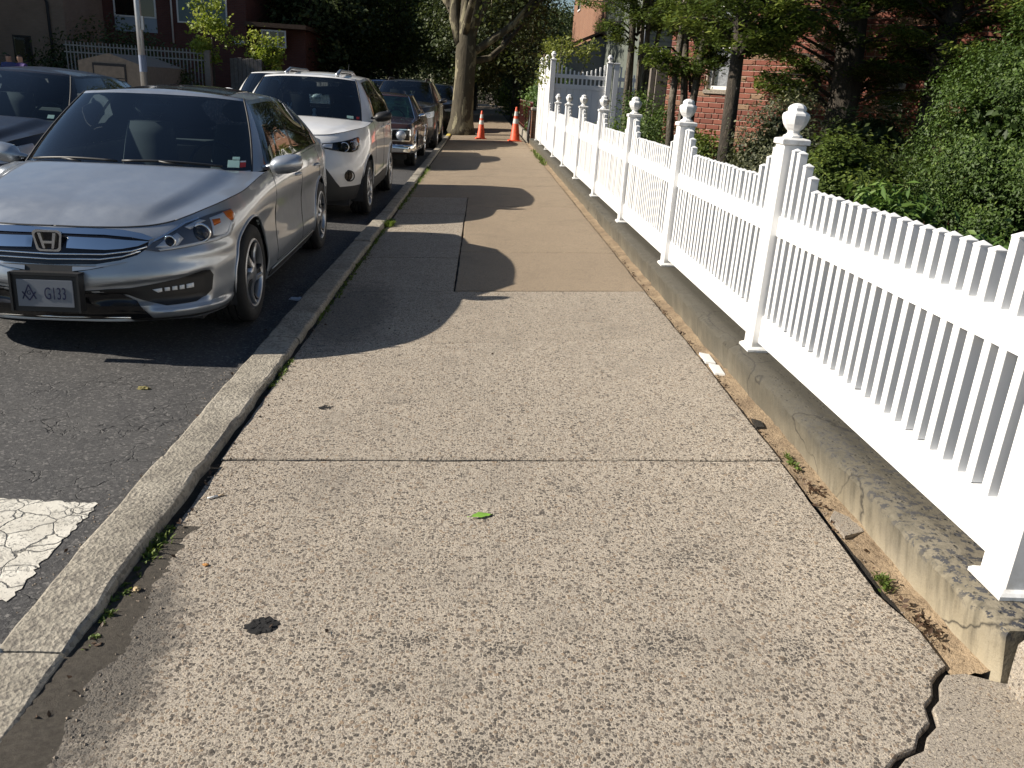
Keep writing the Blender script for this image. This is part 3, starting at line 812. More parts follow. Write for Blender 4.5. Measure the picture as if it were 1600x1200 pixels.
ROWS = [0, .08, .2, .4, .6, .78, .9, 1]
SEDAN = dict(
  L=4.9, W=1.85,
  cols=[(0,0,.20,.752),(.25,.008,.20,.752),(.45,.045,.20,.755),(.60,.105,.20,.765),(.72,.19,.195,.785),(.815,.32,.19,.815),(.87,.50,.19,.845),(.90,.72,.20,.875),(.915,.97,.20,.90),(.922,1.3,.19,.94),(.925,1.6,.18,.965),(.925,2.4,.18,.985),(.922,3.1,.18,.995),(.912,3.73,.20,1.01),(.885,4.2,.22,1.02),(.83,4.55,.24,1.03),(.72,4.76,.25,1.04),(.45,4.87,.25,1.05),(0,4.9,.25,1.06)],
  df=[.10,.05,.015,0,.012,.04,.075,.13], ds=[.055,.03,.010,.016,.017,.0,.012,.042], dr=[.12,.06,.03,0,.01,.03,.05,.09],
  ax=(.95,3.726), R=.335, corner=.76)
# ------------------------------------------------------------------ car builder
def grid_into(mb, P, mi=0, mask=None, flip=False, mirror=True, smooth=True):
    P = np.asarray(P); nu, nv = P.shape[:2]
    for sgn in ((1, -1) if mirror else (1,)):
        vs = [(p[0] * sgn, p[1], p[2]) for p in P.reshape(-1, 3)]
        fs = []
        for i in range(nu - 1):
            for j in range(nv - 1):
                if mask is not None and not mask[i, j]: continue
                f = (i * nv + j, (i + 1) * nv + j, (i + 1) * nv + j + 1, i * nv + j + 1)
                if (sgn < 0) ^ flip: f = f[::-1]
                fs.append(f)
        mb.add(vs, fs, mi, smooth)
def weld(o, d=1e-4, ang=None):
    bm = bmesh.new(); bm.from_mesh(o.data)
    bmesh.ops.remove_doubles(bm, verts=bm.verts, dist=d)
    loose = [v for v in bm.verts if not v.link_faces]
    bmesh.ops.delete(bm, geom=loose, context='VERTS')
    bmesh.ops.recalc_face_normals(bm, faces=bm.faces)
    if ang:
        a = math.radians(ang)
        for f in bm.faces: f.smooth = True
        for e in bm.edges:
            if len(e.link_faces) == 2 and e.calc_face_angle(0) > a: e.smooth = False
    bm.to_mesh(o.data); bm.free(); o.data.update()
    return o
def poly_dense(poly, step):
    out = []
    for (a, b) in zip(poly, poly[1:] + poly[:1]):
        L = math.hypot(b[0] - a[0], b[1] - a[1]); n = max(1, int(L / step))
        out += [(a[0] + (b[0] - a[0]) * i / n, a[1] + (b[1] - a[1]) * i / n) for i in range(n)]
    return out
def patch(fn, poly, step=0.03, skirt=0.012, mb=None, mi=0, off=0.004):
    """a plate following a surface: fn(s, z, off) -> point; its rim turned inwards"""
    pts = poly_dense(poly, step); n = len(pts)
    x0, x1 = min(p[0] for p in pts), max(p[0] for p in pts); z0, z1 = min(p[1] for p in pts), max(p[1] for p in pts)
    inner = []
    def inside(x, z):
        c = False; j = n - 1
        for i in range(n):
            xi, zi = pts[i]; xj, zj = pts[j]
            if (zi > z) != (zj > z) and x < (xj - xi) * (z - zi) / (zj - zi) + xi: c = not c
            j = i
        return c
    def near(x, z):
        return any((x - a) ** 2 + (z - b) ** 2 < (step * .5) ** 2 for a, b in pts)
    x = x0 + step
    while x < x1:
        z = z0 + step
        while z < z1:
            if inside(x, z) and not near(x, z): inner.append((x, z))
            z += step
        x += step
    allp = [Vector(p) for p in pts + inner]
    ed = [(i, (i + 1) % n) for i in range(n)]
    V, E_, F_, ov, _, _ = delaunay_2d_cdt(allp, ed, [], 1, 1e-6)
    mb = mb or MB()
    top = [tuple(fn(v.x, v.y, off)) for v in V]
    mb.add(top, [tuple(f) for f in F_], mi, True)
    ra = [tuple(fn(p[0], p[1], off)) for p in pts]; rb = [tuple(fn(p[0], p[1], off - skirt)) for p in pts]
    mb.loft([ra, rb], True, mi=mi)
    return mb
def mirror_poly(poly): return [(-a, b) for a, b in poly][::-1]
def sym(half):
    """closed outline from a half outline that starts and ends on the axis"""
    return half + [(-a, b) for a, b in half[::-1] if a > 1e-6]

WHEELS = {}
def wheel_meshes(kind, R, w):
    key = (kind, R, w)
    if key in WHEELS: return WHEELS[key]
    t = MB(); rr = R * (0.70 if kind in ('twist', 'five') else 0.64)
    prof = [(rr - .01, -.02), (rr, 0.0), (rr + .012, .006), (R * .86, .012), (R * .95, .004), (R * .985, -.012), (R, -.035), (R, -w + .035), (R * .98, -w + .01), (R * .9, -w), (rr, -w)]
    t.lathe(prof, 40, mi=0, axis='X', caps=False)
    for k in range(-1, 2):   # tread grooves
        z = -w / 2 + k * w * .22
        t.lathe([(R + .0015, z - .004), (R + .0015, z + .004)], 40, mi=1, axis='X', caps=False)
    tyre = t.mesh('tyre', [M_RUBBER, M_GLOSSB])
    r_ = MB()
    r_.lathe([(rr + .006, .002), (rr - .004, .010), (rr - .018, .006), (rr - .022, -.02), (rr - .03, -.12)], 40, mi=0, axis='X', caps=False)
    r_.lathe([(rr - .02, -.085), (.02, -.085)], 32, mi=1, axis='X', caps=False)
    r_.lathe([(rr * .78, -.07), (rr * .78, -.055), (.05, -.05)], 32, mi=1, axis='X', caps=False)  # brake disc
    r_.lathe([(.075, -.03), (.07, .0), (.045, .006), (.0, .008)], 20, mi=0, axis='X', caps=False)
    def spoke(a0, a1, w0, w1, mi, xo=0.0):
        rings = []
        for q in range(6):
            u = q / 5; r = .05 + (rr - .012 - .05) * u; a = a0 + (a1 - a0) * u; hw = (w0 + (w1 - w0) * u) / 2
            x = -.018 * math.sin(math.pi * u) + xo
            cx, cy = r * math.cos(a), r * math.sin(a); tx, ty = -math.sin(a), math.cos(a)
            rings.append([(x, cx - tx * hw, cy - ty * hw), (x + .008, cx - tx * hw * .6, cy - ty * hw * .6), (x + .008, cx + tx * hw * .6, cy + ty * hw * .6), (x, cx + tx * hw, cy + ty * hw), (x - .03, cx + tx * hw, cy + ty * hw), (x - .03, cx - tx * hw, cy - ty * hw)])
        r_.loft(rings, True, True, True, mi)
    n = 5
    if kind == 'twist':
        for k in range(n):
            a = 2 * math.pi * k / n + .3
            spoke(a, a + .42, .055, .034, 0); spoke(a + .30, a + .72, .03, .022, 1, -.004); spoke(a + .16, a + .52, .030, .05, 1, -.010)
    elif kind == 'five':
        for k in range(n):
            a = 2 * math.pi * k / n + .1
            spoke(a - .12, a - .18, .04, .035, 0); spoke(a + .12, a + .18, .04, .035, 0)
    elif kind == 'wire':
        for k in range(22):
            a = 2 * math.pi * k / 22
            spoke(a, a + .12 * (1 if k % 2 else -1), .012, .008, 0)
        r_.lathe([(.07, -.02), (.06, .02), (.0, .025)], 16, mi=0, axis='X', caps=False)
    else:
        for k in range(7):
            a = 2 * math.pi * k / 7
            spoke(a, a, .05, .04, 0)
    rim = r_.mesh('rim', [M_CHROME if kind == 'wire' else M_ALLOY, M_ALLOYD])
    WHEELS[key] = (tyre, rim)
    return WHEELS[key]

def text_mesh(txt, size, mat, extrude=0.001, bold=0.0, sx=1.0, align='CENTER'):
    cu = bpy.data.curves.new('lettering', 'FONT'); cu.body = txt; cu.size = size; cu.extrude = extrude; cu.offset = bold
    cu.align_x = align; cu.align_y = 'CENTER'
    ob = bpy.data.objects.new('lettering', cu); COL.objects.link(ob)
    dg = bpy.context.evaluated_depsgraph_get(); me = bpy.data.meshes.new_from_object(ob.evaluated_get(dg))
    bpy.data.objects.remove(ob); bpy.data.curves.remove(cu)
    me.materials.clear(); me.materials.append(mat)
    for v in me.vertices: v.co.x *= sx
    return me

def build_car(name, label, cat, group, spec, loc, rz=0.0, tilt=0.0, paintm=P_SILVER, nf=150, nv=36, hero=False, glass=None):
    root = thing(name, label, cat, loc, rz, group)
    root.rotation_euler = (0, tilt, rz)
    glass = glass or M_GLASS
    b = Band(spec['cols'], spec.get('rows', ROWS), spec['df'], spec['ds'], spec['dr'], spec['ax'], spec.get('flare', .012), spec.get('fw', (0.12, 0.95)), nf, nv, relief=spec.get('relief'))
    R = spec['R']; Ra = spec.get('Ra', R + .05); zc = spec.get('zc', R + .005)
    P = b.P.copy()
    # wheel arches: snap the ring nearest the circle, drop what lies inside
    side = P[..., 0] > 0.55
    cell = max(b.S[1], 0.02) * 0.62
    drop = np.zeros(P.shape[:2], bool)
    for a in spec['ax']:
        dy = P[..., 1] - a; dz = P[..., 2] - zc; r = np.hypot(dy, dz)
        sn = side & (np.abs(r - Ra) < cell)
        k = np.where(sn, Ra / np.maximum(r, 1e-6), 1.0)
        P[..., 1] = np.where(sn, a + dy * k, P[..., 1]); P[..., 2] = np.where(sn, zc + dz * k, P[..., 2])
        r2 = np.hypot(P[..., 1] - a, P[..., 2] - zc)
        drop |= side & (r2 < Ra + 1e-4)
    dq = drop[:-1, :-1] & drop[1:, :-1] & drop[:-1, 1:] & drop[1:, 1:]
    yc = 0.25 * (P[:-1, :-1, 1] + P[1:, :-1, 1] + P[:-1, 1:, 1] + P[1:, 1:, 1]); zc_ = 0.25 * (P[:-1, :-1, 2] + P[1:, :-1, 2] + P[:-1, 1:, 2] + P[1:, 1:, 2])
    xc = P[:-1, :-1, 0]
    clad = spec.get('clad')          # height below which the side is dark plastic
    cm = (zc_ < clad(yc)) if clad else np.zeros_like(dq)
    d0, d1, d2 = spec['doors']; sill = spec.get('sill', .27)
    dm = (xc > .6) & (zc_ > sill) & (yc > d0) & (yc < d2)
    mb = MB(); grid_into(mb, P, 0, ~dq & ~cm & ~dm)
    if clad: grid_into(mb, P, 1, ~dq & cm & ~dm)
    # bonnet patch
    s0 = spec['corner']; s1 = b.s_of_y(spec['cowl'][1])
    F = b.top(0, s0, 44); Rr = b.top(s0, s1, 30)
    cy0, cy1, cz = spec['cowl'][0], spec['cowl'][1], spec['cowl'][2]
    u = np.linspace(0, 1, 44); cw = spec.get('cowlw', .93)
    E1 = Rr[-1]
    Co = np.stack([E1[0] * u, cy0 + (E1[1] - cy0) * u ** 2.4, cz + (E1[2] - cz) * u ** 2], 1)
    q = np.linspace(0, 1, 30)
    zn = F[0][2]; hump = spec.get('hump', .03)
    Ce = np.stack([0 * q, F[0][1] + (cy0 - F[0][1]) * q, zn + (cz - zn) * (q + hump / .2 * q * (1 - q) * 1.2)], 1)
    H = coons(F, Co, Ce, Rr)
    uu = np.linspace(0, 1, 44)[:, None]; qq = np.linspace(0, 1, 30)[None, :]
    cre = spec.get('crease', .010)
    ce_ = .60 + .16 * qq
    H[..., 2] += cre * (1 - sstep(ce_ - .05, ce_ + .13, uu)) * sstep(0, .25, qq) * sstep(0, .12, 1 - qq) + spec.get('crown', .012) * np.sin(np.pi * np.clip(qq, 0, 1)) * (1 - uu ** 2)
    hb = MB(); grid_into(hb, H, 0, flip=True); hood = weld(hb.build('bonnet', paintm, root), ang=60)
    # greenhouse
    T = np.array(spec['top'], float); nT = len(T)
    Bp = []
    for k in range(nT):
        bx, by = spec['base'][k][:2]
        if k <= 2:
            f = bx / E1[0]; Bp.append((bx, cy0 + (E1[1] - cy0) * f ** 2.4 + .015, cz + (E1[2] - cz) * f ** 2 - .022))
        elif k <= nT - 3:
            s = b.s_of_y(by); e = b.top(s, s, 2)[0]; ins = spec.get('ins', .010); Bp.append((e[0] - ins, by, e[2] - .004))
        else: Bp.append(tuple(spec['base'][k]))
    Bp = np.array(Bp)
    marks = sorted(set(list(np.linspace(0, nT - 1, (nT - 1) * (6 if hero else 4) + 1)) + [m for w in spec['side'] for m in w] + [spec['ws'], spec['rg']]))
    marks = np.array(marks); tk = np.arange(nT)
    Bf = cspline(Bp, marks, tk); Tf = cspline(T, marks, tk)
    w0, w1 = spec.get('wlo', .05), spec.get('whi', .94)
    wv = np.array(sorted(set([0, .02, .035, w0, .2, .35, .5, .65, .8, w1, .965, 1])))
    GH = Bf[:, None] * (1 - wv[None, :, None]) + Tf[:, None] * wv[None, :, None]
    dT = np.gradient(Bf[:, :2], axis=0); dT /= np.maximum(np.hypot(*dT.T), 1e-6)[:, None]
    Nn = np.stack([dT[:, 1], -dT[:, 0]], 1); Nn[0] = (0, -1); Nn[-1] = (0, 1)
    bul = spec.get('bulge', .028) * 4 * wv * (1 - wv)
    GH[..., 0] += Nn[:, None, 0] * bul[None]; GH[..., 1] += Nn[:, None, 1] * bul[None]
    GH[0, :, 0] = 0; GH[-1, :, 0] = 0
    cs = .5 * (marks[1:] + marks[:-1]); cwv = .5 * (wv[1:] + wv[:-1])
    kind = np.zeros((len(cs), len(cwv)), int)
    for i, s in enumerate(cs):
        for j, w in enumerate(cwv):
            if s < spec['ws'] and .035 < w < .965: kind[i, j] = 1
            elif s > spec['rg'] and .05 < w < .95: kind[i, j] = 2
            elif s > spec['ws'] and s < spec['rg']:
                for n_, (a, c) in enumerate(spec['side']):
                    if a < s < c and w0 < w < w1: kind[i, j] = 3 + n_
                if kind[i, j] == 0 and spec['side'][0][1] < s < spec['side'][-1][0] and w0 < w < w1: kind[i, j] = -1
    grid_into(mb, GH, 0, kind == 0, flip=False)
    grid_into(mb, GH, 2, kind == -1, flip=False)
    # roof
    ry0, ry1 = T[0][1], T[-1][1]
    cf = (np.linspace(0, 1, len(marks)))
    yt = np.interp(Tf[:, 1], [ry0, ry1], [0, 1]); yt = np.maximum.accumulate(np.clip(yt, 0, 1))
    yC = ry0 + (ry1 - ry0) * (0.5 * yt + 0.5 * cf)
    rr_ = np.linspace(0, 1, 12)
    zt_ = np.interp(yC, T[:, 1][np.argsort(T[:, 1])], np.sort(T[:, 1]) * 0 + T[:, 2][np.argsort(T[:, 1])])
    crown = spec.get('roofcrown', .05)
    RF = np.zeros((len(marks), 12, 3))
    prof = np.sin(np.clip(yt, 0, 1) * np.pi) ** .6
    for j, r in enumerate(rr_):     # r=0 rim, 1 centre line
        RF[:, j, 0] = Tf[:, 0] * (1 - r); RF[:, j, 1] = Tf[:, 1] * (1 - r) + yC * r
        RF[:, j, 2] = Tf[:, 2] + crown * (1 - (1 - r) ** 2) * np.minimum(1, Tf[:, 0] / max(Tf[:, 0])) 
    RF[..., 2] += spec.get('roofarch', .02) * (np.sin(np.pi * np.clip((RF[..., 1] - ry0) / (ry1 - ry0), 0, 1))) * (1 - (RF[..., 0] / max(Tf[:, 0])) ** 2)
    grid_into(mb, RF, 0, flip=False)
    # rear deck (ruled strip between the greenhouse foot and the tail edge)
    iD = np.searchsorted(marks, nT - 3 - 1.0)
    bs = Bf[iD:]; tq = np.linspace(0, 1, len(bs)); sD = b.s_of_y(min(bs[0][1], b.C[:, 1].max() - .3))
    te = b.top(sD, b.total, len(bs))
    D_ = np.stack([bs * (1 - k) + te * k for k in np.linspace(0, 1, 6)], 1)
    grid_into(mb, D_, 0)
    body = weld(mb.build('body', [paintm, M_CLAD, M_GLOSSB], root), ang=42)
    # doors: two each side
    for sgn, nm in ((1, 0), (-1, 1)):
        for a, c in ((d0, d1), (d1, d2)):
            m2 = (xc > .6) & (zc_ > sill) & (yc > a) & (yc < c) & ~dq
            dbm = MB()
            for mi, mk in ((0, m2 & ~cm), (1, m2 & cm)):
                Q = P.copy(); Q[..., 0] *= sgn
                if mk.any(): grid_into(dbm, Q, mi, mk, mirror=False, flip=sgn < 0)
            dr = weld(dbm.build('door', [paintm, M_CLAD], root), ang=42)
            if hero or spec.get('handles', True):
                hy = c - .20; hz = spec.get('hz', .84); s = b.s_of_y(hy)
                h = MB(); pts = []
                for k in range(7):
                    y_ = hy - .09 + .03 * k; s_ = b.s_of_y(y_); pp = b.at(s_, hz, .028 * math.sin(math.pi * k / 6)); pts.append((pp[0] * sgn, pp[1], pp[2]))
                h.tube(pts, .011, 6); h.build('door_handle', spec.get('handlemat', paintm), dr)
    # shut lines
    sm = MB()
    for sgn in (1, -1):
        def line(pts, r=.0035):
            sm.tube([(p[0] * sgn, p[1], p[2]) for p in pts], r, 4)
        for yy in (d0, d1, d2):
            s = b.s_of_y(yy); zt_s = b.top(s, s, 2)[0][2]
            lim = sill
            line([b.at(s, z, .0) for z in np.linspace(lim, zt_s - .005, 9) if all((yy - a) ** 2 + (z - zc) ** 2 > (Ra + .01) ** 2 for a in spec['ax'])])
        line([b.at(b.s_of_y(y), sill, 0) for y in np.linspace(d0, d2, 20) if all((y - a) ** 2 + (sill - zc) ** 2 > (Ra + .01) ** 2 for a in spec['ax'])])
        line([Rr[k] for k in range(0, 30)], .004)
        if hero: line([F[k] for k in range(44)], .005)
    sm.build('shut_lines', M_TRIM, root)['kind'] = 'stuff'
    # glass
    for k, nm in ((1, 'windscreen'), (2, 'rear_window')):
        gm = MB(); grid_into(gm, GH, 0, kind == k); weld(gm.build(nm, glass, root))
    for n_ in range(len(spec['side'])):
        for sgn in (1, -1):
            gm = MB(); Q = GH.copy(); Q[..., 0] *= sgn
            grid_into(gm, Q, 0, kind == 3 + n_, mirror=False, flip=sgn < 0); weld(gm.build('side_window', spec.get('sideglass', glass), root))
    # dark surround along the screen and drip rails
    iw = np.searchsorted(marks, spec['ws'])
    for sgn in (1, -1):
        tr = MB()
        tr.tube([(p[0] * sgn, p[1], p[2]) for p in GH[iw]], .008, 5)
        i0 = np.searchsorted(marks, spec['side'][0][0]); i1 = np.searchsorted(marks, spec['side'][-1][1])
        tr.tube([(p[0] * sgn, p[1], p[2]) for p in GH[i0:i1 + 1, np.searchsorted(wv, w0)]], .006, 5)
        tr.build('window_trim', spec.get('trim', M_TRIM), root)['kind'] = 'stuff'
    cwm = MB()      # cowl panel below the glass
    cc = np.stack([Co, Co + np.array([0, .10, -.03])], 1); grid_into(cwm, cc + np.array([0, 0, -.004]), 0); cwm.build('cowl_panel', M_TRIM, root)
    # underbody, arches
    ub = MB(); W = spec['W']; L = spec['L']
    ub.box(-W / 2 + .2, W / 2 - .2, .35, L - .3, .17, .30)
    ub.box(-W / 2 + .12, W / 2 - .12, spec['ax'][0] + .45, spec['ax'][1] - .45, .18, .40)
    for a in spec['ax']:
        for sgn in (1, -1):
            ring = []
            for x in (.45, W / 2 - .045):
                ring.append([(x * sgn, a + (Ra + .012) * math.cos(t_), zc + (Ra + .012) * math.sin(t_)) for t_ in np.linspace(-.35, math.pi + .35, 26)])
            ub.loft(ring, False)
            ub.box(.43 * sgn - .01, .43 * sgn + .01, a - Ra, a + Ra, .15, zc + Ra)
    ub.build('underbody', M_CABIN, root)
    for a in spec['ax']:
        for sgn in (1, -1):
            lip = MB(); pts = []
            for t_ in np.linspace(-.25, math.pi + .25, 34):
                y, z = a + Ra * math.cos(t_), zc + Ra * math.sin(t_)
                s = b.s_of_y(y); zb = np.interp(s, b.S, b.C[:, 2])
                if z < zb: continue
                p_ = b.at(s, z, .001); pts.append((p_[0] * sgn, p_[1], p_[2]))
            lip.tube(pts, spec.get('lip', .010), 6)
            lip.build('arch_lip', spec.get('lipmat', paintm), root)
    # wheels
    ty, rm = wheel_meshes(spec.get('rim', 'five'), R, spec.get('tw', .225))
    for a in spec['ax']:
        for sgn in (1, -1):
            w = bpy.data.objects.new('wheel', None); link(w, root); w.location = (sgn * (W / 2 - spec.get('wi', .022)), a, R); w.rotation_euler = (random.uniform(0, 1), 0, 0 if sgn > 0 else math.pi)
            inst('tyre', ty, w); inst('rim', rm, w)
    # cabin
    if spec.get('cabin', True):
        cb = MB(); zb = cz - .05; th = T[:, 2].max()
        cb.box(-.68, .68, cy1 - .02, cy1 + .42, zb - .25, zb - .03); cb.box(-.70, .70, cy1 + .3, spec['base'][7][1], .40, .50)
        cb.build('dashboard', M_CABIN, root)
        sy = cy1 + 1.0
        for x in (-.37, .37):
            st = MB(); 
            st.bbox(x - .25, x + .25, sy - .32, sy + .18, .45, .66, .05)
            rings = []
            for k in range(7):
                u_ = k / 6; z = .60 + u_ * (th - .86); hw = .25 * (1 - .25 * u_ ** 2); y = sy + .16 + .16 * u_
                rings.append([(x - hw, y, z), (x - hw + .04, y - .07, z), (x + hw - .04, y - .07, z), (x + hw, y, z), (x + hw - .04, y + .09, z), (x - hw + .04, y + .09, z)])
            st.loft(rings, True, True, True, smooth=True)
            hz_ = .60 + th - .86
            rings = []
            for k in range(7):
                u_ = k / 6; a_ = math.sin(math.pi * (.12 + .76 * u_)); z = hz_ + .03 + .17 * u_; y = sy + .33
                rings.append([(x + .14 * a_ * math.cos(t_), y + .055 * a_ * math.sin(t_), z) for t_ in np.linspace(0, 2 * math.pi, 10, endpoint=False)])
            st.loft(rings, True, True, True, smooth=True)
            st.build('seat', spec.get('seatmat', M_SEAT), root)
        st = MB(); st.bbox(-.62, .62, sy + 1.0, sy + 1.25, .5, th - .45, .05); st.build('rear_seat', spec.get('seatmat', M_SEAT), root)
        sw = MB(); c_ = Vector((.37, cy1 + .50, zb)); pts = []
        for k in range(21):
            t_ = 2 * math.pi * k / 20; pts.append(c_ + Vector((.18 * math.cos(t_), .07 * math.sin(t_), .165 * math.sin(t_))))
        sw.tube(pts, .014, 6, caps=False); sw.tube([c_ + Vector((-.17, 0, 0)), c_ + Vector((.17, 0, 0))], .02, 6); sw.build('steering_wheel', M_CABIN, root)
        rv = MB(); f0 = T[0]; rv.bbox(-.12, .12, f0[1] + .02 - .12, f0[1] - .08, f0[2] - .15, f0[2] - .085, .012); rv.build('rear_view_mirror', M_TRIM, root)
    # door mirrors
    mx, my, mz = spec.get('mir', (.86, 1.70, .965))
    for sgn in (1, -1):
        mm = MB(); rings = []
        prof = [(0.0, .02, .012), (.045, .03, .016), (.06, .07, .042), (.09, .088, .056), (.15, .090, .060), (.205, .078, .054), (.235, .05, .038), (.243, .02, .015)]
        ms = spec.get('mscale', 1.0)
        for dx, ry_, rz_ in prof:
            sh = dx * .10
            rings.append([(sgn * (mx + dx * ms), my + sh + ms * (ry_ * math.cos(t_) * (1.0 if math.cos(t_) < 0 else .45)), mz + .03 + dx * .18 + ms * rz_ * math.sin(t_)) for t_ in np.linspace(0, 2 * math.pi, 14, endpoint=False)])
        mm.loft(rings, True, True, True, smooth=True)
        mo = weld(mm.build('door_mirror', spec.get('mirmat', paintm), root), ang=60)
        g_ = MB(); g_.tube([(sgn * (mx + .08 * ms), my + .045, mz + .035), (sgn * (mx + .215 * ms), my + .055, mz + .06)], .006, 5); g_.build('mirror_trim', M_TRIM, mo)
    # features on the wrapped body
    for ft in spec.get('feat', []):
        nm, mt, polys, off = ft[:4]; parent = root
        opts = ft[4] if len(ft) > 4 else {}
        for sgn in ((1, -1) if opts.get('both', True) else (1,)):
            fo = None
            for poly in polys:
                fb = MB()
                patch(b.at, poly if sgn > 0 else mirror_poly(poly), opts.get('step', .035), opts.get('skirt', .014), fb, 0, off)
                fo_ = weld(fb.build(nm, mt, parent), ang=40); fo = fo or fo_
            for sub in [(q_[0], q_[1], q_[2], [d_]) for q_ in opts.get('sub', []) for d_ in q_[3]]:
                sb = MB(); snm, smt, skind, data = sub
                if skind == 'patch':
                    for poly, so in data: patch(b.at, poly if sgn > 0 else mirror_poly(poly), .02, .010, sb, 0, so)
                elif skind == 'ball':
                    for (s_, z_, r_, so) in data:
                        c_ = b.at(s_ * sgn, z_, so)
                        sb.lathe([(r_ * math.sin(t_), -r_ * .8 * math.cos(t_)) for t_ in np.linspace(0.05, math.pi / 2, 7)], 20, tuple(c_), 0, True, 'Y', False)
                elif skind == 'ring':
                    for (s_, z_, r_, tr_, so) in data:
                        c_ = Vector(b.at(s_ * sgn, z_, so))
                        sb.tube([c_ + Vector((r_ * math.cos(t_), .0, r_ * math.sin(t_))) for t_ in np.linspace(0, 2 * math.pi, 25)], tr_, 6, caps=False)
                elif skind == 'tube':
                    for pts, r_, so in data: sb.tube([b.at(s_ * sgn, z_, so) for s_, z_ in pts], r_, 5)
                weld(sb.build(snm, smt, fo))
    for (nm, mt, pts, r_, off) in spec.get('strips', []):
        sb = MB(); full = pts
        sb.tube([b.at(s_, z_, off) for s_, z_ in full], r_, 6); sb.build(nm, mt, root)
    root['_x'] = 0; del root['_x']
    return root, b, dict(GH=GH, marks=marks, wv=wv, H=H, RF=RF, F=F, Co=Co, Tf=Tf)
# ------------------------------------------------------------------ the parked cars
SEDAN.update(cowl=(1.20, 1.52, 1.000), doors=(1.66, 2.70, 3.62), sill=.285,
  top=[(0,2.04,1.435),(.33,2.05,1.43),(.570,2.12,1.413),(.610,2.24,1.400),(.625,2.58,1.412),(.625,2.88,1.416),(.615,3.22,1.405),(.585,3.64,1.365),(.56,3.78,1.355),(.35,3.84,1.36),(0,3.86,1.365)],
  base=[(0,0,0),(.42,0,0),(.72,0,0),(.8,1.70,0),(.87,2.15,0),(.87,2.66,0),(.87,3.14,0),(.85,3.74,0),(.80,4.02,0),(.55,4.32,1.055),(0,4.40,1.07)],
  ws=2.35, rg=8.3, side=[(2.78,4.86),(5.06,6.62),(6.72,7.25)], rim='twist', handlemat=None, hz=.86, crease=.040, crown=.004, mir=(.84,1.64,.955), mscale=1.18, roofarch=.03, roofcrown=.035)
SEDAN['handlemat'] = P_SILVER
HEAD = [(.525,.638),(.571,.675),(.70,.727),(.82,.768),(.93,.788),(1.034,.803),(1.15,.812),(1.255,.817),(1.268,.79),(1.225,.725),(1.142,.664),(1.02,.656),(.895,.650),(.72,.637),(.60,.626)]
acc = dict(SEDAN)
acc['top'] = [(a * 1.0, b_, c + .035) for a, b_, c in SEDAN['top']]
def acc_relief(S, Z):
    fr = 1 - sstep(1.15, 1.6, S)
    bar = .009 * np.exp(-((Z - .47 - .05 * np.clip(S, 0, 1)) / .055) ** 2)
    pocket = -.040 * sstep(.12, .34, S) * (1 - sstep(.86, .93, S)) * sstep(.305, .335, Z) * (1 - sstep(.395 + .09 * np.clip(S, 0, 1), .425 + .10 * np.clip(S, 0, 1), Z))
    lip = .034 * sstep(.48, .56, S) * (1 - sstep(.98, 1.25, S)) * sstep(.215, .235, Z) * (1 - sstep(.272, .305, Z))
    mouth = -.03 * (1 - sstep(.36, .50, S)) * sstep(.20, .225, Z) * (1 - sstep(.37, .40, Z))
    brow = .010 * np.exp(-((Z - .60) / .03) ** 2) * sstep(.55, .8, S) * (1 - sstep(1.1, 1.3, S))
    return fr * (bar + pocket + lip + mouth + brow)
acc['relief'] = acc_relief
def circ_(cx, cz, r, n=16): return [(cx + r * math.cos(a), cz + r * math.sin(a)) for a in np.linspace(0, 2 * math.pi, n, endpoint=False)]
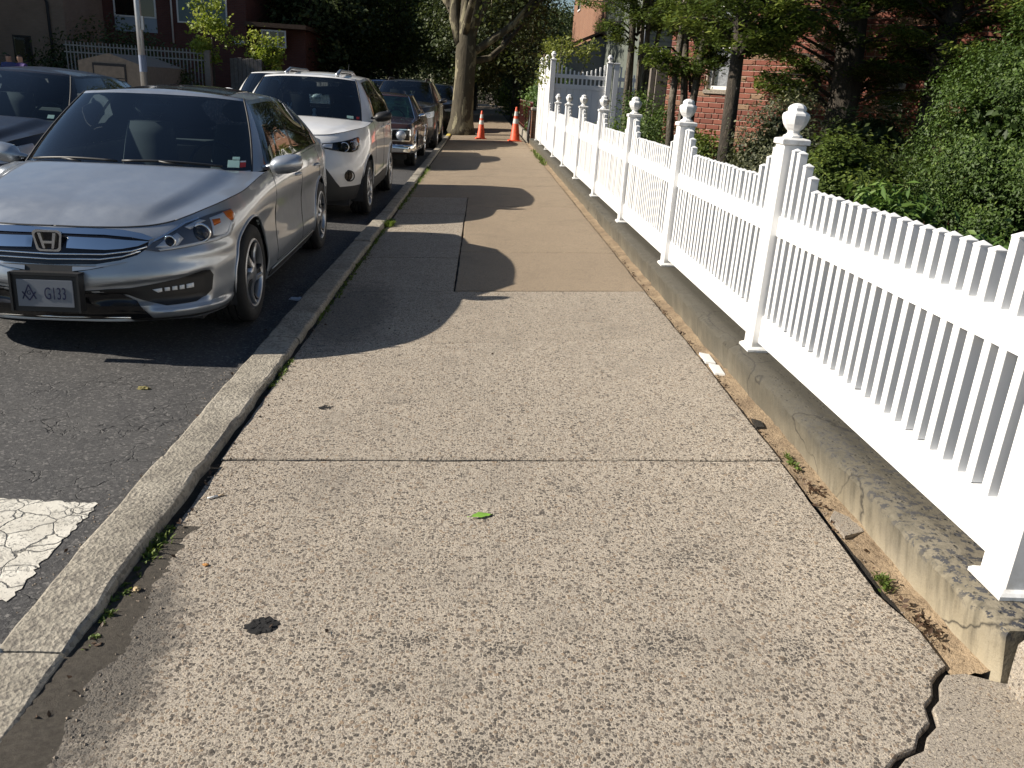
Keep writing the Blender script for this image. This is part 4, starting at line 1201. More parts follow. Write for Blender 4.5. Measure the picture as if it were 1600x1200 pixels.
acc['feat'] = [
  ('headlight', M_LAMPIN, [HEAD], .004, dict(sub=[
     ('reflector', M_HOUSING, 'patch', [([(.585,.650),(.64,.685),(.735,.722),(.765,.690),(.72,.655),(.65,.640)], .006), ([(.985,.685),(1.02,.785),(1.16,.802),(1.215,.77),(1.175,.695),(1.10,.672)], .006), ([(.80,.75),(.93,.785),(.98,.775),(.93,.765),(.83,.735)], .007)]),
     ('light_bar', M_DRL, 'patch', [([(.60,.640),(.72,.652),(.895,.667),(1.02,.674),(1.13,.684),(1.195,.745),(1.222,.735),(1.142,.666),(1.02,.658),(.895,.652),(.72,.639),(.61,.629)], .0085)]),
     ('projector', M_LENS, 'ball', [(.905,.712,.045,.004)]), ('projector_ring', M_CHROME, 'ring', [(.895,.712,.050,.008,.010), (.675,.680,.030,.006,.009)]),
     ('lamp_bowl', M_GLOSSB, 'patch', [(circ_(.895,.712,.050), .0075), (circ_(.675,.680,.028), .0075)]),
     ('side_reflector', M_AMBER, 'patch', [([(1.17,.775),(1.16,.806),(1.25,.812),(1.258,.79),(1.235,.755),(1.20,.75)], .009), ([(1.02,.74),(1.03,.775),(1.10,.775),(1.09,.75)], .009)]),
     ('lens', M_LENS, 'patch', [(HEAD, .013)])])),
  ('grille', M_GLOSSB, [sym([(0,.720),(.3,.717),(.5,.700),(.555,.688),(.54,.645),(.48,.610),(.386,.583),(.25,.560),(0,.552)])], .003, dict(both=False, sub=[
     ('grille_bar', M_CHROME, 'tube', [([(-.54,.655),(-.45,.632),(-.3,.615),(0,.610),(.3,.615),(.45,.632),(.54,.655)], .006, .006), ([(-.50,.632),(-.40,.603),(-.28,.588),(0,.583),(.28,.588),(.40,.603),(.50,.632)], .005, .006)])])),
  ('grille_chrome', M_CHROME, [sym([(0,.745),(.2,.748),(.4,.744),(.52,.725),(.585,.700),(.55,.690),(.45,.707),(.3,.718),(0,.720)])], .012, dict(both=False)),
  ('chrome_wing', M_CHROME, [[(.095,.704),(.30,.701),(.42,.692),(.555,.684),(.49,.660),(.40,.646),(.31,.640),(.095,.645)], [(.58,.690),(.70,.738),(.82,.778),(.93,.797),(.93,.789),(.82,.769),(.70,.728),(.585,.682)]], .010),
  ('bumper_insert', M_TRIM, [sym([(0,.550),(.25,.552),(.30,.545),(.22,.53),(.16,.52),(.14,.40),(0,.40)])], .004, dict(both=False, step=.02)),
  ('bumper_lip', M_ALLOY, [[(.13,.546),(.25,.549),(.36,.566),(.42,.574),(.31,.552),(.22,.533),(.13,.522)]], .010),
  ('lower_grille', M_GLOSSB, [sym([(0,.402),(.139,.398),(.37,.372),(.45,.336),(.53,.236),(.42,.216),(0,.212)])], .004, dict(both=False, step=.016, sub=[('lip_trim', M_CHROME, 'tube', [([(-.40,.226),(0,.226),(.40,.226)], .007, .006)])])),
  ('fog_pocket', M_TRIM, [[(.13,.404),(.417,.416),(.70,.457),(.86,.490),(.905,.492),(.925,.46),(.915,.37),(.885,.330),(.80,.312),(.617,.308),(.494,.338),(.40,.372),(.14,.392)]], .004, dict(step=.016, sub=[
     ('fog_light', M_DRL, 'patch', [([(.545,.404),(.60,.410),(.60,.390),(.575,.384)], .009), ([(.615,.411),(.645,.413),(.645,.391),(.615,.390)], .009), ([(.66,.414),(.69,.416),(.69,.393),(.66,.392)], .009), ([(.705,.417),(.735,.419),(.735,.394),(.705,.393)], .009), ([(.75,.420),(.80,.424),(.80,.396),(.75,.395)], .009)])])),
  ('bumper_skirt', M_TRIM, [[(.53,.236),(.60,.222),(1.2,.232),(1.2,.205),(.42,.203),(.40,.214)]], .003),
  ('side_skirt', M_TRIM, [[(2.05,.245),(2.10,.262),(3.85,.262),(3.9,.245),(3.9,.21),(2.05,.21)]], .008, dict(step=.06, sub=[('sill_strip', M_ALLOY, 'tube', [([(2.08,.262),(3.0,.262),(3.85,.262)], .005, .012)])])),
]
LOC = (-2.40, 4.66, 0.0)
car, bnd, S_ = build_car('silver_sedan', 'silver sedan with masonic number plate, parked nearest at the kerb', 'car', 'cars parked along the kerb', acc, LOC, 0.02, -0.012, P_SILVER, 260, 56, True)
# emblem: chrome ring with an upright H
eb = MB(); ey = bnd.at(0, .683, 0)[1] - .022
def rrect(w, h, wt, n=6):
    pts = []
    for sx, sz, a0 in ((1, 1, 0), (-1, 1, 90), (-1, -1, 180), (1, -1, 270)):
        for k in range(n):
            a = math.radians(a0 + 90 * k / (n - 1)); hw = w if sz > 0 else wt
            pts.append((sx * (hw - .022) + .022 * math.cos(a), sz * (h - .022) + .022 * math.sin(a)))
    return pts
o_ = rrect(.080, .060, .068); i_ = rrect(.068, .049, .057)
eb.loft([[(x, ey, .683 + z) for x, z in o_], [(x, ey - .010, .683 + z) for x, z in o_], [(x, ey - .010, .683 + z) for x, z in i_], [(x, ey, .683 + z) for x, z in i_]], True)
for s_ in (1, -1):
    eb.loft([[(s_ * xx + ox, ey - .012 * f, .683 + z) for xx, z, ox in ((.017, -.044, 0), (.030, -.044, 0), (.050, .044, 0), (.033, .044, 0))] for f in (0, 1)], True, True, True)
eb.box(-.026, .026, ey - .0115, ey, .668, .682)
autosmooth(eb.build('emblem', M_CHROME, car), 40)
em = MB(); em.loft([[(x * 1.06, ey - .002, .683 + z * 1.06) for x, z in i_], [(x * 1.06, ey + .03, .683 + z * 1.06) for x, z in i_]], True, True, True); em.build('emblem_ground', M_GLOSSB, car)
# number plate in its black bracket
pf = bpy.data.objects.new('number_plate', None); link(pf, car); pf.location = (0.0, -.062, .405); pf.rotation_euler = (math.radians(-4), 0, 0)
m_ = MB(); m_.bbox(-.185, .185, -.006, .05, -.105, .105, .008); m_.box(-.19, -.178, -.02, .05, -.105, .115); m_.box(.178, .19, -.02, .05, -.105, .115); m_.box(-.19, .19, -.014, .06, .100, .116)
m_.build('plate_bracket', M_TRIM, pf)
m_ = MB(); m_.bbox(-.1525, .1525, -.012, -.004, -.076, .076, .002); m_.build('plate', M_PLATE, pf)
me = text_mesh('G133', .098, M_BEDGE, .0008, .0, .56); o = inst('plate_lettering', me, pf, (.055, -.0135, -.004), (math.pi / 2, 0, 0))
m_ = MB(); c_ = (-.088, -.013)
def bar(a, b2, w=.006):
    d = Vector((b2[0] - a[0], b2[1] - a[1])).normalized() * w / 2; n_ = Vector((-d.y, d.x))
    m_.loft([[(c_[0] + a[0] + n_.x, y_, a[1] + n_.y), (c_[0] + b2[0] + n_.x, y_, b2[1] + n_.y), (c_[0] + b2[0] - n_.x, y_, b2[1] - n_.y), (c_[0] + a[0] - n_.x, y_, a[1] - n_.y)] for y_ in (-.0145, -.012)], True, True, True)
bar((0, .045), (-.036, -.034)); bar((0, .045), (.036, -.034)); bar((-.036, .006), (0, -.042), .007); bar((.036, .006), (0, -.042), .007)
m_.build('plate_emblem', M_BEDGE, pf)
me = text_mesh('G', .034, M_BEDGE, .0008, .0006, .9); inst('plate_lettering', me, pf, (-.088, -.0135, .0), (math.pi / 2, 0, 0))
# sunroof
def roof_pt(S, off=.003):
    RF = S['RF']
    pts = RF.reshape(-1, 3)
    tree = BVHTree.FromPolygons([tuple(p) for p in pts], [(i * 12 + j, (i + 1) * 12 + j, (i + 1) * 12 + j + 1, i * 12 + j + 1) for i in range(RF.shape[0] - 1) for j in range(11)])
    def f(x, y, o):
        h = tree.ray_cast(Vector((max(abs(x), 1e-4), y, 5)), Vector((0, 0, -1)))
        z = h[0].z if h[0] is not None else S['Tf'][:, 2].max()
        return (x, y, z + o)
    return f
rf = roof_pt(S_)
sp = patch(lambda x, y, o: rf(x, y, o), sym([(0, 2.22), (.40, 2.25), (.44, 2.33), (.44, 2.98), (.40, 3.05), (0, 3.07)]), .06, .01, None, 0, .004)
weld(sp.build('sunroof', M_GLOSSB, car), ang=50)
# wipers, windscreen papers
wm = MB()
for a, c in ((.62, -.02), (-.05, -.70)):
    f_ = lambda x: np.array([x, np.interp(abs(x), S_['Co'][:, 0], S_['Co'][:, 1]) + .05, np.interp(abs(x), S_['Co'][:, 0], S_['Co'][:, 2]) + .02])
    pts = [f_(a + (c - a) * k / 8) + np.array([0, -.015 + .012 * k / 8, .012 * math.sin(k / 8 * 3)]) for k in range(9)]
    wm.tube(pts, .009, 5); wm.tube([pts[3] + np.array([0, -.03, -.02]), pts[5]], .008, 5)
wm.build('wiper', M_TRIM, car)
def on_screen(S, s, w, inward=.012):
    GH = S['GH']; i = np.interp(abs(s), S['marks'], np.arange(len(S['marks']))); j = np.interp(w, S['wv'], np.arange(len(S['wv'])))
    i0 = min(int(i), GH.shape[0] - 2); j0 = min(int(j), GH.shape[1] - 2); a, c = i - i0, j - j0
    p_ = GH[i0, j0] * (1 - a) * (1 - c) + GH[i0 + 1, j0] * a * (1 - c) + GH[i0, j0 + 1] * (1 - a) * c + GH[i0 + 1, j0 + 1] * a * c
    p_ = p_.copy(); p_[1] += inward; p_[2] -= inward * .5
    if s < 0: p_[0] *= -1
    return p_
def paper(root, S, name, mat, s0, s1, w0, w1, inward=.012):
    m_ = MB(); q = [on_screen(S, s0, w0, inward), on_screen(S, s1, w0, inward), on_screen(S, s1, w1, inward), on_screen(S, s0, w1, inward)]
    m_.add([tuple(p_) for p_ in q] + [tuple(p_ + np.array([0, .003, -.002])) for p_ in q], [(0, 1, 2, 3), (7, 6, 5, 4), (0, 4, 5, 1), (1, 5, 6, 2), (2, 6, 7, 3), (3, 7, 4, 0)]); return m_.build(name, mat, root)
paper(car, S_, 'inspection_sticker', M_MINT, 1.72, 2.00, .075, .165, -.004)
paper(car, S_, 'inspection_sticker', M_MINT, 1.82, 2.0, .175, .21, -.004)
paper(car, S_, 'registration_sticker', M_RED, 2.02, 2.17, .08, .14, -.004)
paper(car, S_, 'registration_sticker', M_WHITEP, 2.02, 2.17, .142, .158, -.004)

def scaled(sp, sx=1, sy=1, sz=1, **kw):
    d = dict(sp)
    d['cols'] = [(a * sx, b_ * sy, c * (1 if c < .4 else sz), e * sz) for a, b_, c, e in sp['cols']]
    d['top'] = [(a * sx, b_ * sy, c * sz) for a, b_, c in sp['top']]; d['base'] = [(a * sx, b_ * sy, c * sz) for a, b_, c in sp['base']]
    d['cowl'] = (sp['cowl'][0] * sy, sp['cowl'][1] * sy, sp['cowl'][2] * sz); d['ax'] = tuple(a * sy for a in sp['ax']); d['doors'] = tuple(a * sy for a in sp['doors'])
    d['L'] = sp['L'] * sy; d['W'] = sp['W'] * sx; m = sp.get('mir', (.86, 1.7, .965)); d['mir'] = (m[0] * sx, m[1] * sy, m[2] * sz)
    d['hz'] = sp.get('hz', .84) * sz
    d.update(kw); return d

# ---- compact SUV --------------------------------------------------------------
SUV = dict(L=4.57, W=1.845,
  cols=[(0,0,.24,.955),(.25,.010,.24,.957),(.45,.05,.24,.962),(.60,.115,.24,.970),(.72,.21,.24,.985),(.81,.34,.24,1.00),(.865,.52,.24,1.02),(.895,.72,.24,1.035),(.910,.93,.24,1.05),(.918,1.25,.24,1.07),(.922,1.55,.24,1.09),(.922,2.3,.24,1.12),(.918,3.0,.24,1.14),(.908,3.59,.24,1.165),(.885,4.0,.26,1.18),(.84,4.3,.28,1.19),(.74,4.47,.30,1.20),(.45,4.55,.30,1.20),(0,4.57,.30,1.20)],
  df=[.10,.06,.03,.0,.015,.05,.09,.16], ds=[.06,.035,.02,.006,.0,.004,.012,.035], dr=[.08,.04,.02,0,.02,.05,.07,.10],
  ax=(.93, 3.59), R=.345, Ra=.415, corner=.76, cowl=(1.05, 1.38, 1.135), doors=(1.52, 2.52, 3.42), sill=.40, hz=1.0,
  top=[(0,1.78,1.61),(.33,1.79,1.605),(.58,1.87,1.585),(.635,2.0,1.575),(.655,2.35,1.60),(.66,2.7,1.61),(.655,3.1,1.605),(.63,3.85,1.565),(.60,4.1,1.545),(.38,4.16,1.55),(0,4.18,1.555)],
  base=[(0,0,0),(.42,0,0),(.70,0,0),(.8,1.55,0),(.88,2.0,0),(.88,2.55,0),(.88,3.05,0),(.86,3.85,0),(.82,4.25,0),(.55,4.46,1.19),(0,4.50,1.19)],
  ws=2.25, rg=8.35, side=[(3.12,4.86),(5.06,6.35),(6.5,7.2)], rim='five', crease=.012, roofcrown=.03, roofarch=.03, mir=(.86,1.50,1.10), mscale=1.12, mirmat=M_TRIM, sideglass=M_GLASS_D,
  clad=lambda y: .42 + 0 * y)
rav = scaled(SUV, 1.0, 1.0, 1.045)
rav['handlemat'] = P_WHITE
RH = [(.30,.905),(.45,.915),(.62,.925),(.80,.945),(.98,.968),(1.12,.985),(1.14,.955),(1.10,.90),(1.03,.842),(.90,.815),(.75,.82),(.60,.842),(.45,.868),(.32,.885)]
rav['feat'] = [
  ('grille', M_GLOSSB, [sym([(0,.925),(.28,.925),(.32,.905),(.32,.885),(.25,.86),(0,.85)])], .006, dict(both=False)),
  ('headlight', M_GLOSSB, [RH], .005, dict(sub=[('reflector', M_HOUSING, 'patch', [([(.46,.875),(.50,.908),(.62,.915),(.60,.86)], .009), ([(.97,.86),(.98,.95),(1.09,.972),(1.07,.90)], .009)]), ('projector', M_LENS, 'ball', [(.78,.878,.045,.006), (.93,.890,.040,.006)]), ('projector_ring', M_CHROME, 'ring', [(.78,.878,.052,.007,.012), (.93,.890,.047,.006,.012)]), ('side_reflector', M_AMBER, 'patch', [([(1.06,.93),(1.06,.975),(1.115,.98),(1.12,.955),(1.10,.92)], .012)]), ('lens', M_LENS, 'patch', [(RH, .017)])])),
  ('lower_grille', M_CLAD, [sym([(0,.70),(.30,.71),(.40,.70),(.50,.64),(.62,.48),(.70,.40),(.80,.365),(1.0,.36),(1.0,.27),(.70,.255),(0,.25)])], .004, dict(both=False)),
  ('fog_light', M_GLOSSB, [[(.80 + .062 * math.cos(a), .545 + .062 * math.sin(a)) for a in np.linspace(0, 2 * math.pi, 18, endpoint=False)]], .006, dict(sub=[('fog_ring', M_TRIM, 'ring', [(.80,.545,.062,.008,.012)])])),
]
RLOC = (-2.32, 10.05, 0.0)
car2, b2, S2 = build_car('white_suv', 'white compact SUV with toy figures on the dashboard, second from the camera at the kerb', 'car', 'cars parked along the kerb', rav, RLOC, 0.006, -0.012, P_WHITE, 190, 46, True)
def roof_rails(root, S, y0=2.0, y1=3.7, mat=None):
    m_ = MB()
    for sg in (1, -1):
        pts = []
        for k in range(13):
            u_ = k / 12; y = y0 + (y1 - y0) * u_; p_ = np.array([np.interp(y, S['Tf'][3:8, 1], S['Tf'][3:8, j]) for j in range(3)])
            lift = .065 * min(1, math.sin(math.pi * u_) * 2.2) - .01
            pts.append((sg * (p_[0] - .035), y, p_[2] + .03 + lift))
        m_.tube(pts, [.02 + .008 * abs(1 - 2 * k / 12) ** 4 for k in range(13)], 7)
    m_.build('roof_rail', mat or M_ALLOY, root)
roof_rails(car2, S2)
m_ = MB(); m_.tube([(0.25, 3.6, 1.68), (.25, 3.75, 1.88)], .004, 5); m_.build('aerial', M_TRIM, car2)
paper(car2, S2, 'registration_sticker', M_RED, 2.0, 2.15, .07, .12, -.004)
paper(car2, S2, 'inspection_sticker', M_MINT, 1.55, 1.85, .07, .13, -.004)
def dash_figure(name, label, x, y, z, kind):
    m_ = MB()
    m_.lathe([(.0, 0), (.022, .004), (.024, .03), (.014, .05), (.018, .062), (.02, .078), (.012, .092), (0, .096)], 10, (0, 0, 0), 0)
    if kind:
        for sg in (1, -1): m_.tube([(sg * .008, 0, .09), (sg * .014, 0, .115), (sg * .018, 0, .135)], [.006, .007, .003], 6)
    else: m_.lathe([(.026, 0), (.026, .006)], 10, (0, 0, 0), 0)
    o = m_.build(name, M_WHITEP); tag(o, label, 'figurine'); o.location = (RLOC[0] + x, RLOC[1] + y, RLOC[2] + z); o.scale = (1.35, 1.35, 1.35)
dash_figure('rabbit_figurine', 'small white rabbit figure behind the white SUV windscreen', -.22, 1.44, 1.145, 1)
dash_figure('dashboard_figurine', 'small white standing figure to the right of the rabbit on the dashboard', .10, 1.44, 1.145, 0)

# ---- long old sedan ---------------------------------------------------------------
OLD = dict(L=5.3, W=1.93,
  cols=[(0,0,.30,.83),(.3,.004,.30,.83),(.55,.012,.30,.83),(.74,.025,.30,.83),(.86,.055,.30,.83),(.92,.13,.30,.84),(.94,.28,.28,.85),(.945,.6,.26,.86),(.95,1.0,.25,.87),(.955,1.5,.24,.88),(.96,2.0,.22,.89),(.96,2.8,.22,.90),(.955,3.4,.22,.90),(.95,4.0,.24,.90),(.94,4.6,.26,.89),(.92,5.0,.30,.88),(.86,5.2,.32,.88),(.5,5.28,.32,.88),(0,5.3,.32,.88)],
  df=[.08,.04,.02,.01,.0,.0,.01,.05], ds=[.07,.04,.025,.012,.0,.0,.006,.035], dr=[.08,.04,.02,0,.0,.01,.02,.05],
  ax=(1.0, 3.95), R=.345, Ra=.41, corner=.88, cowl=(1.75, 1.86, .93), doors=(1.95, 3.0, 3.75), sill=.30, hz=.72, handlemat=M_CHROME,
  top=[(0,2.42,1.33),(.35,2.42,1.33),(.60,2.45,1.32),(.66,2.52,1.315),(.68,2.8,1.33),(.68,3.05,1.335),(.68,3.3,1.33),(.66,3.75,1.31),(.62,3.9,1.30),(.38,3.94,1.31),(0,3.95,1.31)],
  base=[(0,0,0),(.45,0,0),(.76,0,0),(.84,2.05,0),(.9,2.5,0),(.9,3.02,0),(.9,3.35,0),(.88,4.0,0),(.84,4.2,0),(.55,4.26,.90),(0,4.28,.90)],
  ws=2.35, rg=8.2, side=[(3.08,4.92),(5.02,6.9)], rim='wire', crease=.0, crown=.02, hump=.01, flare=.0, roofcrown=.03, trim=M_CHROME, mir=(.86,2.05,.90), mscale=.75, mirmat=M_CHROME, lipmat=M_CHROME, lip=.012, seatmat=M_SEATG, fw=(.02, .25), wi=.05, wlo=.03, bulge=.012)
old = scaled(OLD, 1.0, 1.0, 1.055)
def circ(cx, cz, r, n=18): return [(cx + r * math.cos(a), cz + r * math.sin(a)) for a in np.linspace(0, 2 * math.pi, n, endpoint=False)]
old['feat'] = [
  ('grille', M_CHROME, [sym([(0,.80),(.36,.80),(.38,.78),(.38,.56),(.36,.54),(0,.54)])], .03, dict(both=False, sub=[('grille_bar', M_GLOSSB, 'patch', [([(-.35 + .06 * k, .56), (-.35 + .06 * k, .78), (-.305 + .06 * k, .78), (-.305 + .06 * k, .56)], .036) for k in range(12)])])),
  ('headlight_bezel', M_CHROME, [[(.50,.79),(.88,.79),(.90,.77),(.90,.57),(.88,.55),(.50,.55),(.48,.57),(.48,.77)]], .015, dict(sub=[('bezel_recess', M_GLOSSB, 'patch', [([(.52,.77),(.87,.77),(.87,.57),(.52,.57)], .020)]), ('headlight', M_HOUSING, 'ball', [(.70,.67,.088,.022)]), ('headlight_ring', M_CHROME, 'ring', [(.70,.67,.092,.012,.03)]), ('headlight_lens', M_LENS, 'ball', [(.70,.67,.09,.026)])])),
  ('marker_lamp', M_AMBER, [[(1.08,.76),(1.18,.76),(1.18,.70),(1.08,.70)]], .008),
  ('side_trim', M_CHROME, [[(1.25,.50),(1.25,.53),(1.50,.53),(1.50,.50)], [(2.45,.50),(2.45,.53),(4.4,.53),(4.4,.50)], [(2.5,.262),(2.5,.31),(4.4,.31),(4.4,.262)]], .012, dict(step=.08)),
]
OLOC = (-2.32, 17.35, 0.0)
car3, b3, S3 = build_car('vintage_sedan', 'old maroon sedan with chrome bumper and green tinted windscreen, third at the kerb', 'car', 'cars parked along the kerb', old, OLOC, 0.0, -0.010, P_MAROON, 150, 36, False, M_GLASS_G)
m_ = MB(); prof = [(.0, .33), (-.05, .335), (-.075, .36), (-.08, .42), (-.07, .47), (-.05, .49), (0, .495)]
rings = []
for x, dy in ((-.99, .42), (-.985, .20), (-.95, .06), (-.86, -.03), (-.4, -.06), (0, -.065), (.4, -.06), (.86, -.03), (.95, .06), (.985, .20), (.99, .42)):
    rings.append([(x * (1 + .0 * q), dy + (p_[0] if abs(x) < .9 else p_[0] * .4), p_[1]) for q, p_ in enumerate(prof)])
m_.loft(rings, False, smooth=True); autosmooth(m_.build('chrome_bumper', M_CHROME, car3), 50)
m_ = MB(); m_.box(-.9, .9, -.085, -.07, .41, .445)
for sg in (1, -1): m_.bbox(sg * .42 - .03, sg * .42 + .03, -.12, -.06, .32, .51, .01)
m_.build('bumper_rubber', M_TRIM, car3)

# ---- minivan and tall SUVs ---------------------------------------------------------
van = scaled(SUV, 1.07, 1.11, 1.10, clad=None, sill=.32, mirmat=P_GRAPH, handlemat=M_CHROME)
van['feat'] = [('grille', M_GLOSSB, [sym([(0,.90),(.40,.905),(.46,.88),(.40,.70),(0,.68)])], .006, dict(both=False, sub=[('grille_bar', M_CHROME, 'tube', [([(-.44,.86),(0,.85),(.44,.86)], .014, .01), ([(-.42,.77),(0,.76),(.42,.77)], .012, .01)])])),
  ('headlight', M_HOUSING, [[(.50,.90),(.70,.94),(.95,.98),(1.18,1.01),(1.20,.97),(1.12,.87),(.95,.83),(.70,.82),(.52,.84)]], .006, dict(sub=[('projector_ring', M_CHROME, 'ring', [(.85,.90,.05,.008,.012)]), ('lens', M_LENS, 'patch', [([(.50,.90),(.70,.94),(.95,.98),(1.18,1.01),(1.20,.97),(1.12,.87),(.95,.83),(.70,.82),(.52,.84)], .016)])])),
  ('lower_grille', M_TRIM, [sym([(0,.50),(.55,.50),(.70,.44),(.62,.32),(0,.30)])], .005, dict(both=False))]
car4, b4, S4 = build_car('dark_minivan', 'dark grey minivan parked behind the old maroon sedan', 'car', 'cars parked along the kerb', van, (-2.22, 23.35, 0), 0.0, -.01, P_GRAPH, 120, 32)
roof_rails(car4, S4, 2.3, 4.0, M_TRIM)
aud = scaled(SUV, 1.05, 1.08, 1.08, clad=None, sill=.32, mirmat=P_BLACK, handlemat=P_BLACK)
AG = [(0,.87),(.30,.87),(.38,.84),(.40,.76),(.34,.50),(.28,.46),(0,.455)]
aud['feat'] = [('grille', M_GLOSSB, [sym(AG)], .008, dict(both=False, sub=[('grille_frame', M_CHROME, 'tube', [(sym(AG) + [AG[0]], .016, .014)])])),
  ('headlight', M_HOUSING, [[(.46,.86),(.75,.90),(1.05,.95),(1.08,.90),(.98,.82),(.75,.79),(.50,.79)]], .006, dict(sub=[('lens', M_LENS, 'patch', [([(.46,.86),(.75,.90),(1.05,.95),(1.08,.90),(.98,.82),(.75,.79),(.50,.79)], .014)])])),
  ('air_intake', M_TRIM, [[(.52,.55),(.90,.58),(.92,.45),(.55,.40)]], .005)]
car5, b5, S5 = build_car('black_suv', 'black SUV with silver framed grille beside the plane tree', 'car', 'cars parked along the kerb', aud, (-1.90, 32.9, 0), 0.0, -.01, P_BLACK, 120, 32)
# ---- left lane -----------------------------------------------------------------------
dsd = scaled(SEDAN, 1.0, .98, 1.03, rim='five', handlemat=P_SLATE)
DH = [(.60,.70),(.75,.76),(.95,.80),(1.20,.83),(1.22,.80),(1.08,.70),(.85,.66),(.65,.66)]
dsd['feat'] = [('grille', M_GLOSSB, [sym([(0,.72),(.40,.72),(.50,.70),(.42,.56),(0,.54)])], .006, dict(both=False, sub=[('grille_bar', M_CHROME, 'tube', [([(-.45,.69),(0,.69),(.45,.69)], .010, .01), ([(-.43,.63),(0,.63),(.43,.63)], .008, .01)])])),
  ('headlight', M_HOUSING, [DH], .005, dict(sub=[('lens', M_LENS, 'patch', [(DH, .013)])])),
  ('lower_grille', M_TRIM, [sym([(0,.42),(.5,.42),(.62,.36),(.55,.24),(0,.22)])], .005, dict(both=False))]
car6, b6, S6 = build_car('slate_sedan', 'dark slate sedan in the lane to the left of the silver sedan', 'car', 'cars standing in the left lane', dsd, (-5.15, 7.75, zr(-5.15)), 0.01, -.004, P_SLATE, 150, 36)
paper(car6, S6, 'inspection_sticker', M_MINT, 1.7, 1.9, .08, .15, -.004)
wsu = scaled(SUV, 1.02, 1.04, 1.04, handlemat=P_WHITE, mirmat=P_WHITE)
wsu['feat'] = [f_ for f_ in rav['feat'] if f_[0] in ('grille',)]
car7, b7, S7 = build_car('white_suv', 'white SUV seen in part to the left of the nearer white SUV', 'car', 'cars standing in the left lane', wsu, (-5.05, 19.6, zr(-5.4)), 0, 0, P_WHITE, 110, 28)
bsu = scaled(SUV, 1.03, 1.05, 1.07, handlemat=P_BLUE, mirmat=P_BLUE)
bsu['feat'] = []
car8, b8, S8 = build_car('blue_van', 'blue vehicle showing only its roof beyond the white SUV', 'car', 'cars standing in the left lane', bsu, (-3.75, 31.0, zr(-3.7)), 0, 0, P_BLUE, 100, 28)
# ------------------------------------------------------------------ white picket fence on the ledge
LZ = 0.303
FX = 1.665                     # fence line
POST0, PITCH = 2.09, 2.44
fence = thing('picket_fence', 'long white vinyl picket fence with urn finials on the low concrete wall', 'fence', (0, 0, 0))
FIN = [(.052, .0), (.050, .010), (.036, .018), (.030, .028), (.033, .040), (.046, .054), (.060, .078), (.069, .108), (.071, .130), (.067, .142), (.052, .152), (.044, .158), (.047, .162), (.048, .174), (.040, .188), (.022, .200), (.004, .204)]
FIN = [(r_, z_ * .85) for r_, z_ in FIN]
m_ = MB(); m_.lathe(FIN, 8, mi=0, smooth=False, ph=math.pi / 8)
ME_FIN = m_.mesh('finial', M_VINYL)
m_ = MB(); h_ = .0635
m_.loft([[(sx * w, sy * w, z) for sx, sy in ((-1, -1), (1, -1), (1, 1), (-1, 1))] for w, z in ((h_ + .004, 0), (h_ + .011, .004), (h_ + .011, .026), (h_ + .006, .031), (.03, .040))], True, True, True)
ME_CAP = m_.mesh('post_cap', M_VINYL)
m_ = MB()
m_.loft([[(sx * w, sy * w, z) for sx, sy in ((-1, -1), (1, -1), (1, 1), (-1, 1))] for w, z in ((h_ + .020, 0), (h_ + .020, .012), (h_ + .012, .020), (h_ + .001, .026))], True, True, True)
ME_SKIRT = m_.mesh('post_skirt', M_VINYL)
PH = 1.150
def rrbox(w, d, z0, z1, b=.006):
    m_ = MB(); m_.bbox(-w, w, -d, d, z0, z1, b); return m_
ME_POST = rrbox(h_, h_, 0, PH).mesh('fence_post', M_VINYL)
def add_post(parent, x, y, z, me=None, h=PH, fin=True, mats=None):
    p_ = inst('fence_post', me or ME_POST, parent, (x, y, z))
    inst('post_cap', ME_CAP, p_, (0, 0, h - .002))
    if fin: inst('finial', ME_FIN, p_, (0, 0, h + .036), (0, 0, 0))
    inst('post_skirt', ME_SKIRT, p_, (0, 0, .001))
    return p_
NP = 8
for k in range(NP):
    add_post(fence, FX, POST0 + PITCH * k, LZ)
PK = {}
def picket_mesh(h):
    k = round(h, 3)
    if k not in PK:
        m_ = MB(); w = .019; b = .003; kx_ = 1.16
        z0 = .215
        def ring(z, s): return [(px_ * kx_, py_, z) for px_, py_ in ((-s + b, -s), (s - b, -s), (s, -s + b), (s, s - b), (s - b, s), (-s + b, s), (-s, s - b), (-s, -s + b))]
        m_.loft([ring(z0, w), ring(h - .020, w), ring(h - .018, w + .0015), ring(h - .014, w + .0015)], True)
        top = ring(h - .014, w + .0015)
        m_.add(top + [(0, 0, h)], [(i, (i + 1) % 8, 8) for i in range(8)])
        PK[k] = m_.mesh('picket', M_VINYL)
    return PK[k]
def prof(i, n):
    d = min(i, n - 1 - i)
    return (1.135, 1.130, 1.075, 1.018)[d] if d < 4 else .960
rl = PITCH - 2 * h_ - .002
m_ = MB(); m_.bbox(-.026, .026, -rl / 2, rl / 2, .055, .213, .005); ME_RB = m_.mesh('bottom_rail', M_VINYL)
m_ = MB(); m_.bbox(-.026, .026, -rl / 2, rl / 2, .668, .775, .005); ME_RT = m_.mesh('middle_rail', M_VINYL)
NPK = 26
fr_ = random.Random(44)
for k in range(NP):
    yc = POST0 + PITCH * (k + .5)
    inst('bottom_rail', ME_RB, fence, (FX, yc, LZ)); inst('middle_rail', ME_RT, fence, (FX, yc, LZ))
    for i in range(NPK):
        y = yc - rl / 2 + rl * (i + .5) / NPK
        inst('picket', picket_mesh(prof(i, NPK)), fence, (FX + fr_.uniform(-.002, .002), y + fr_.uniform(-.0035, .0035), LZ + fr_.uniform(-.003, .003)), (fr_.uniform(-.003, .003), fr_.uniform(-.003, .003), fr_.uniform(-.012, .012)))
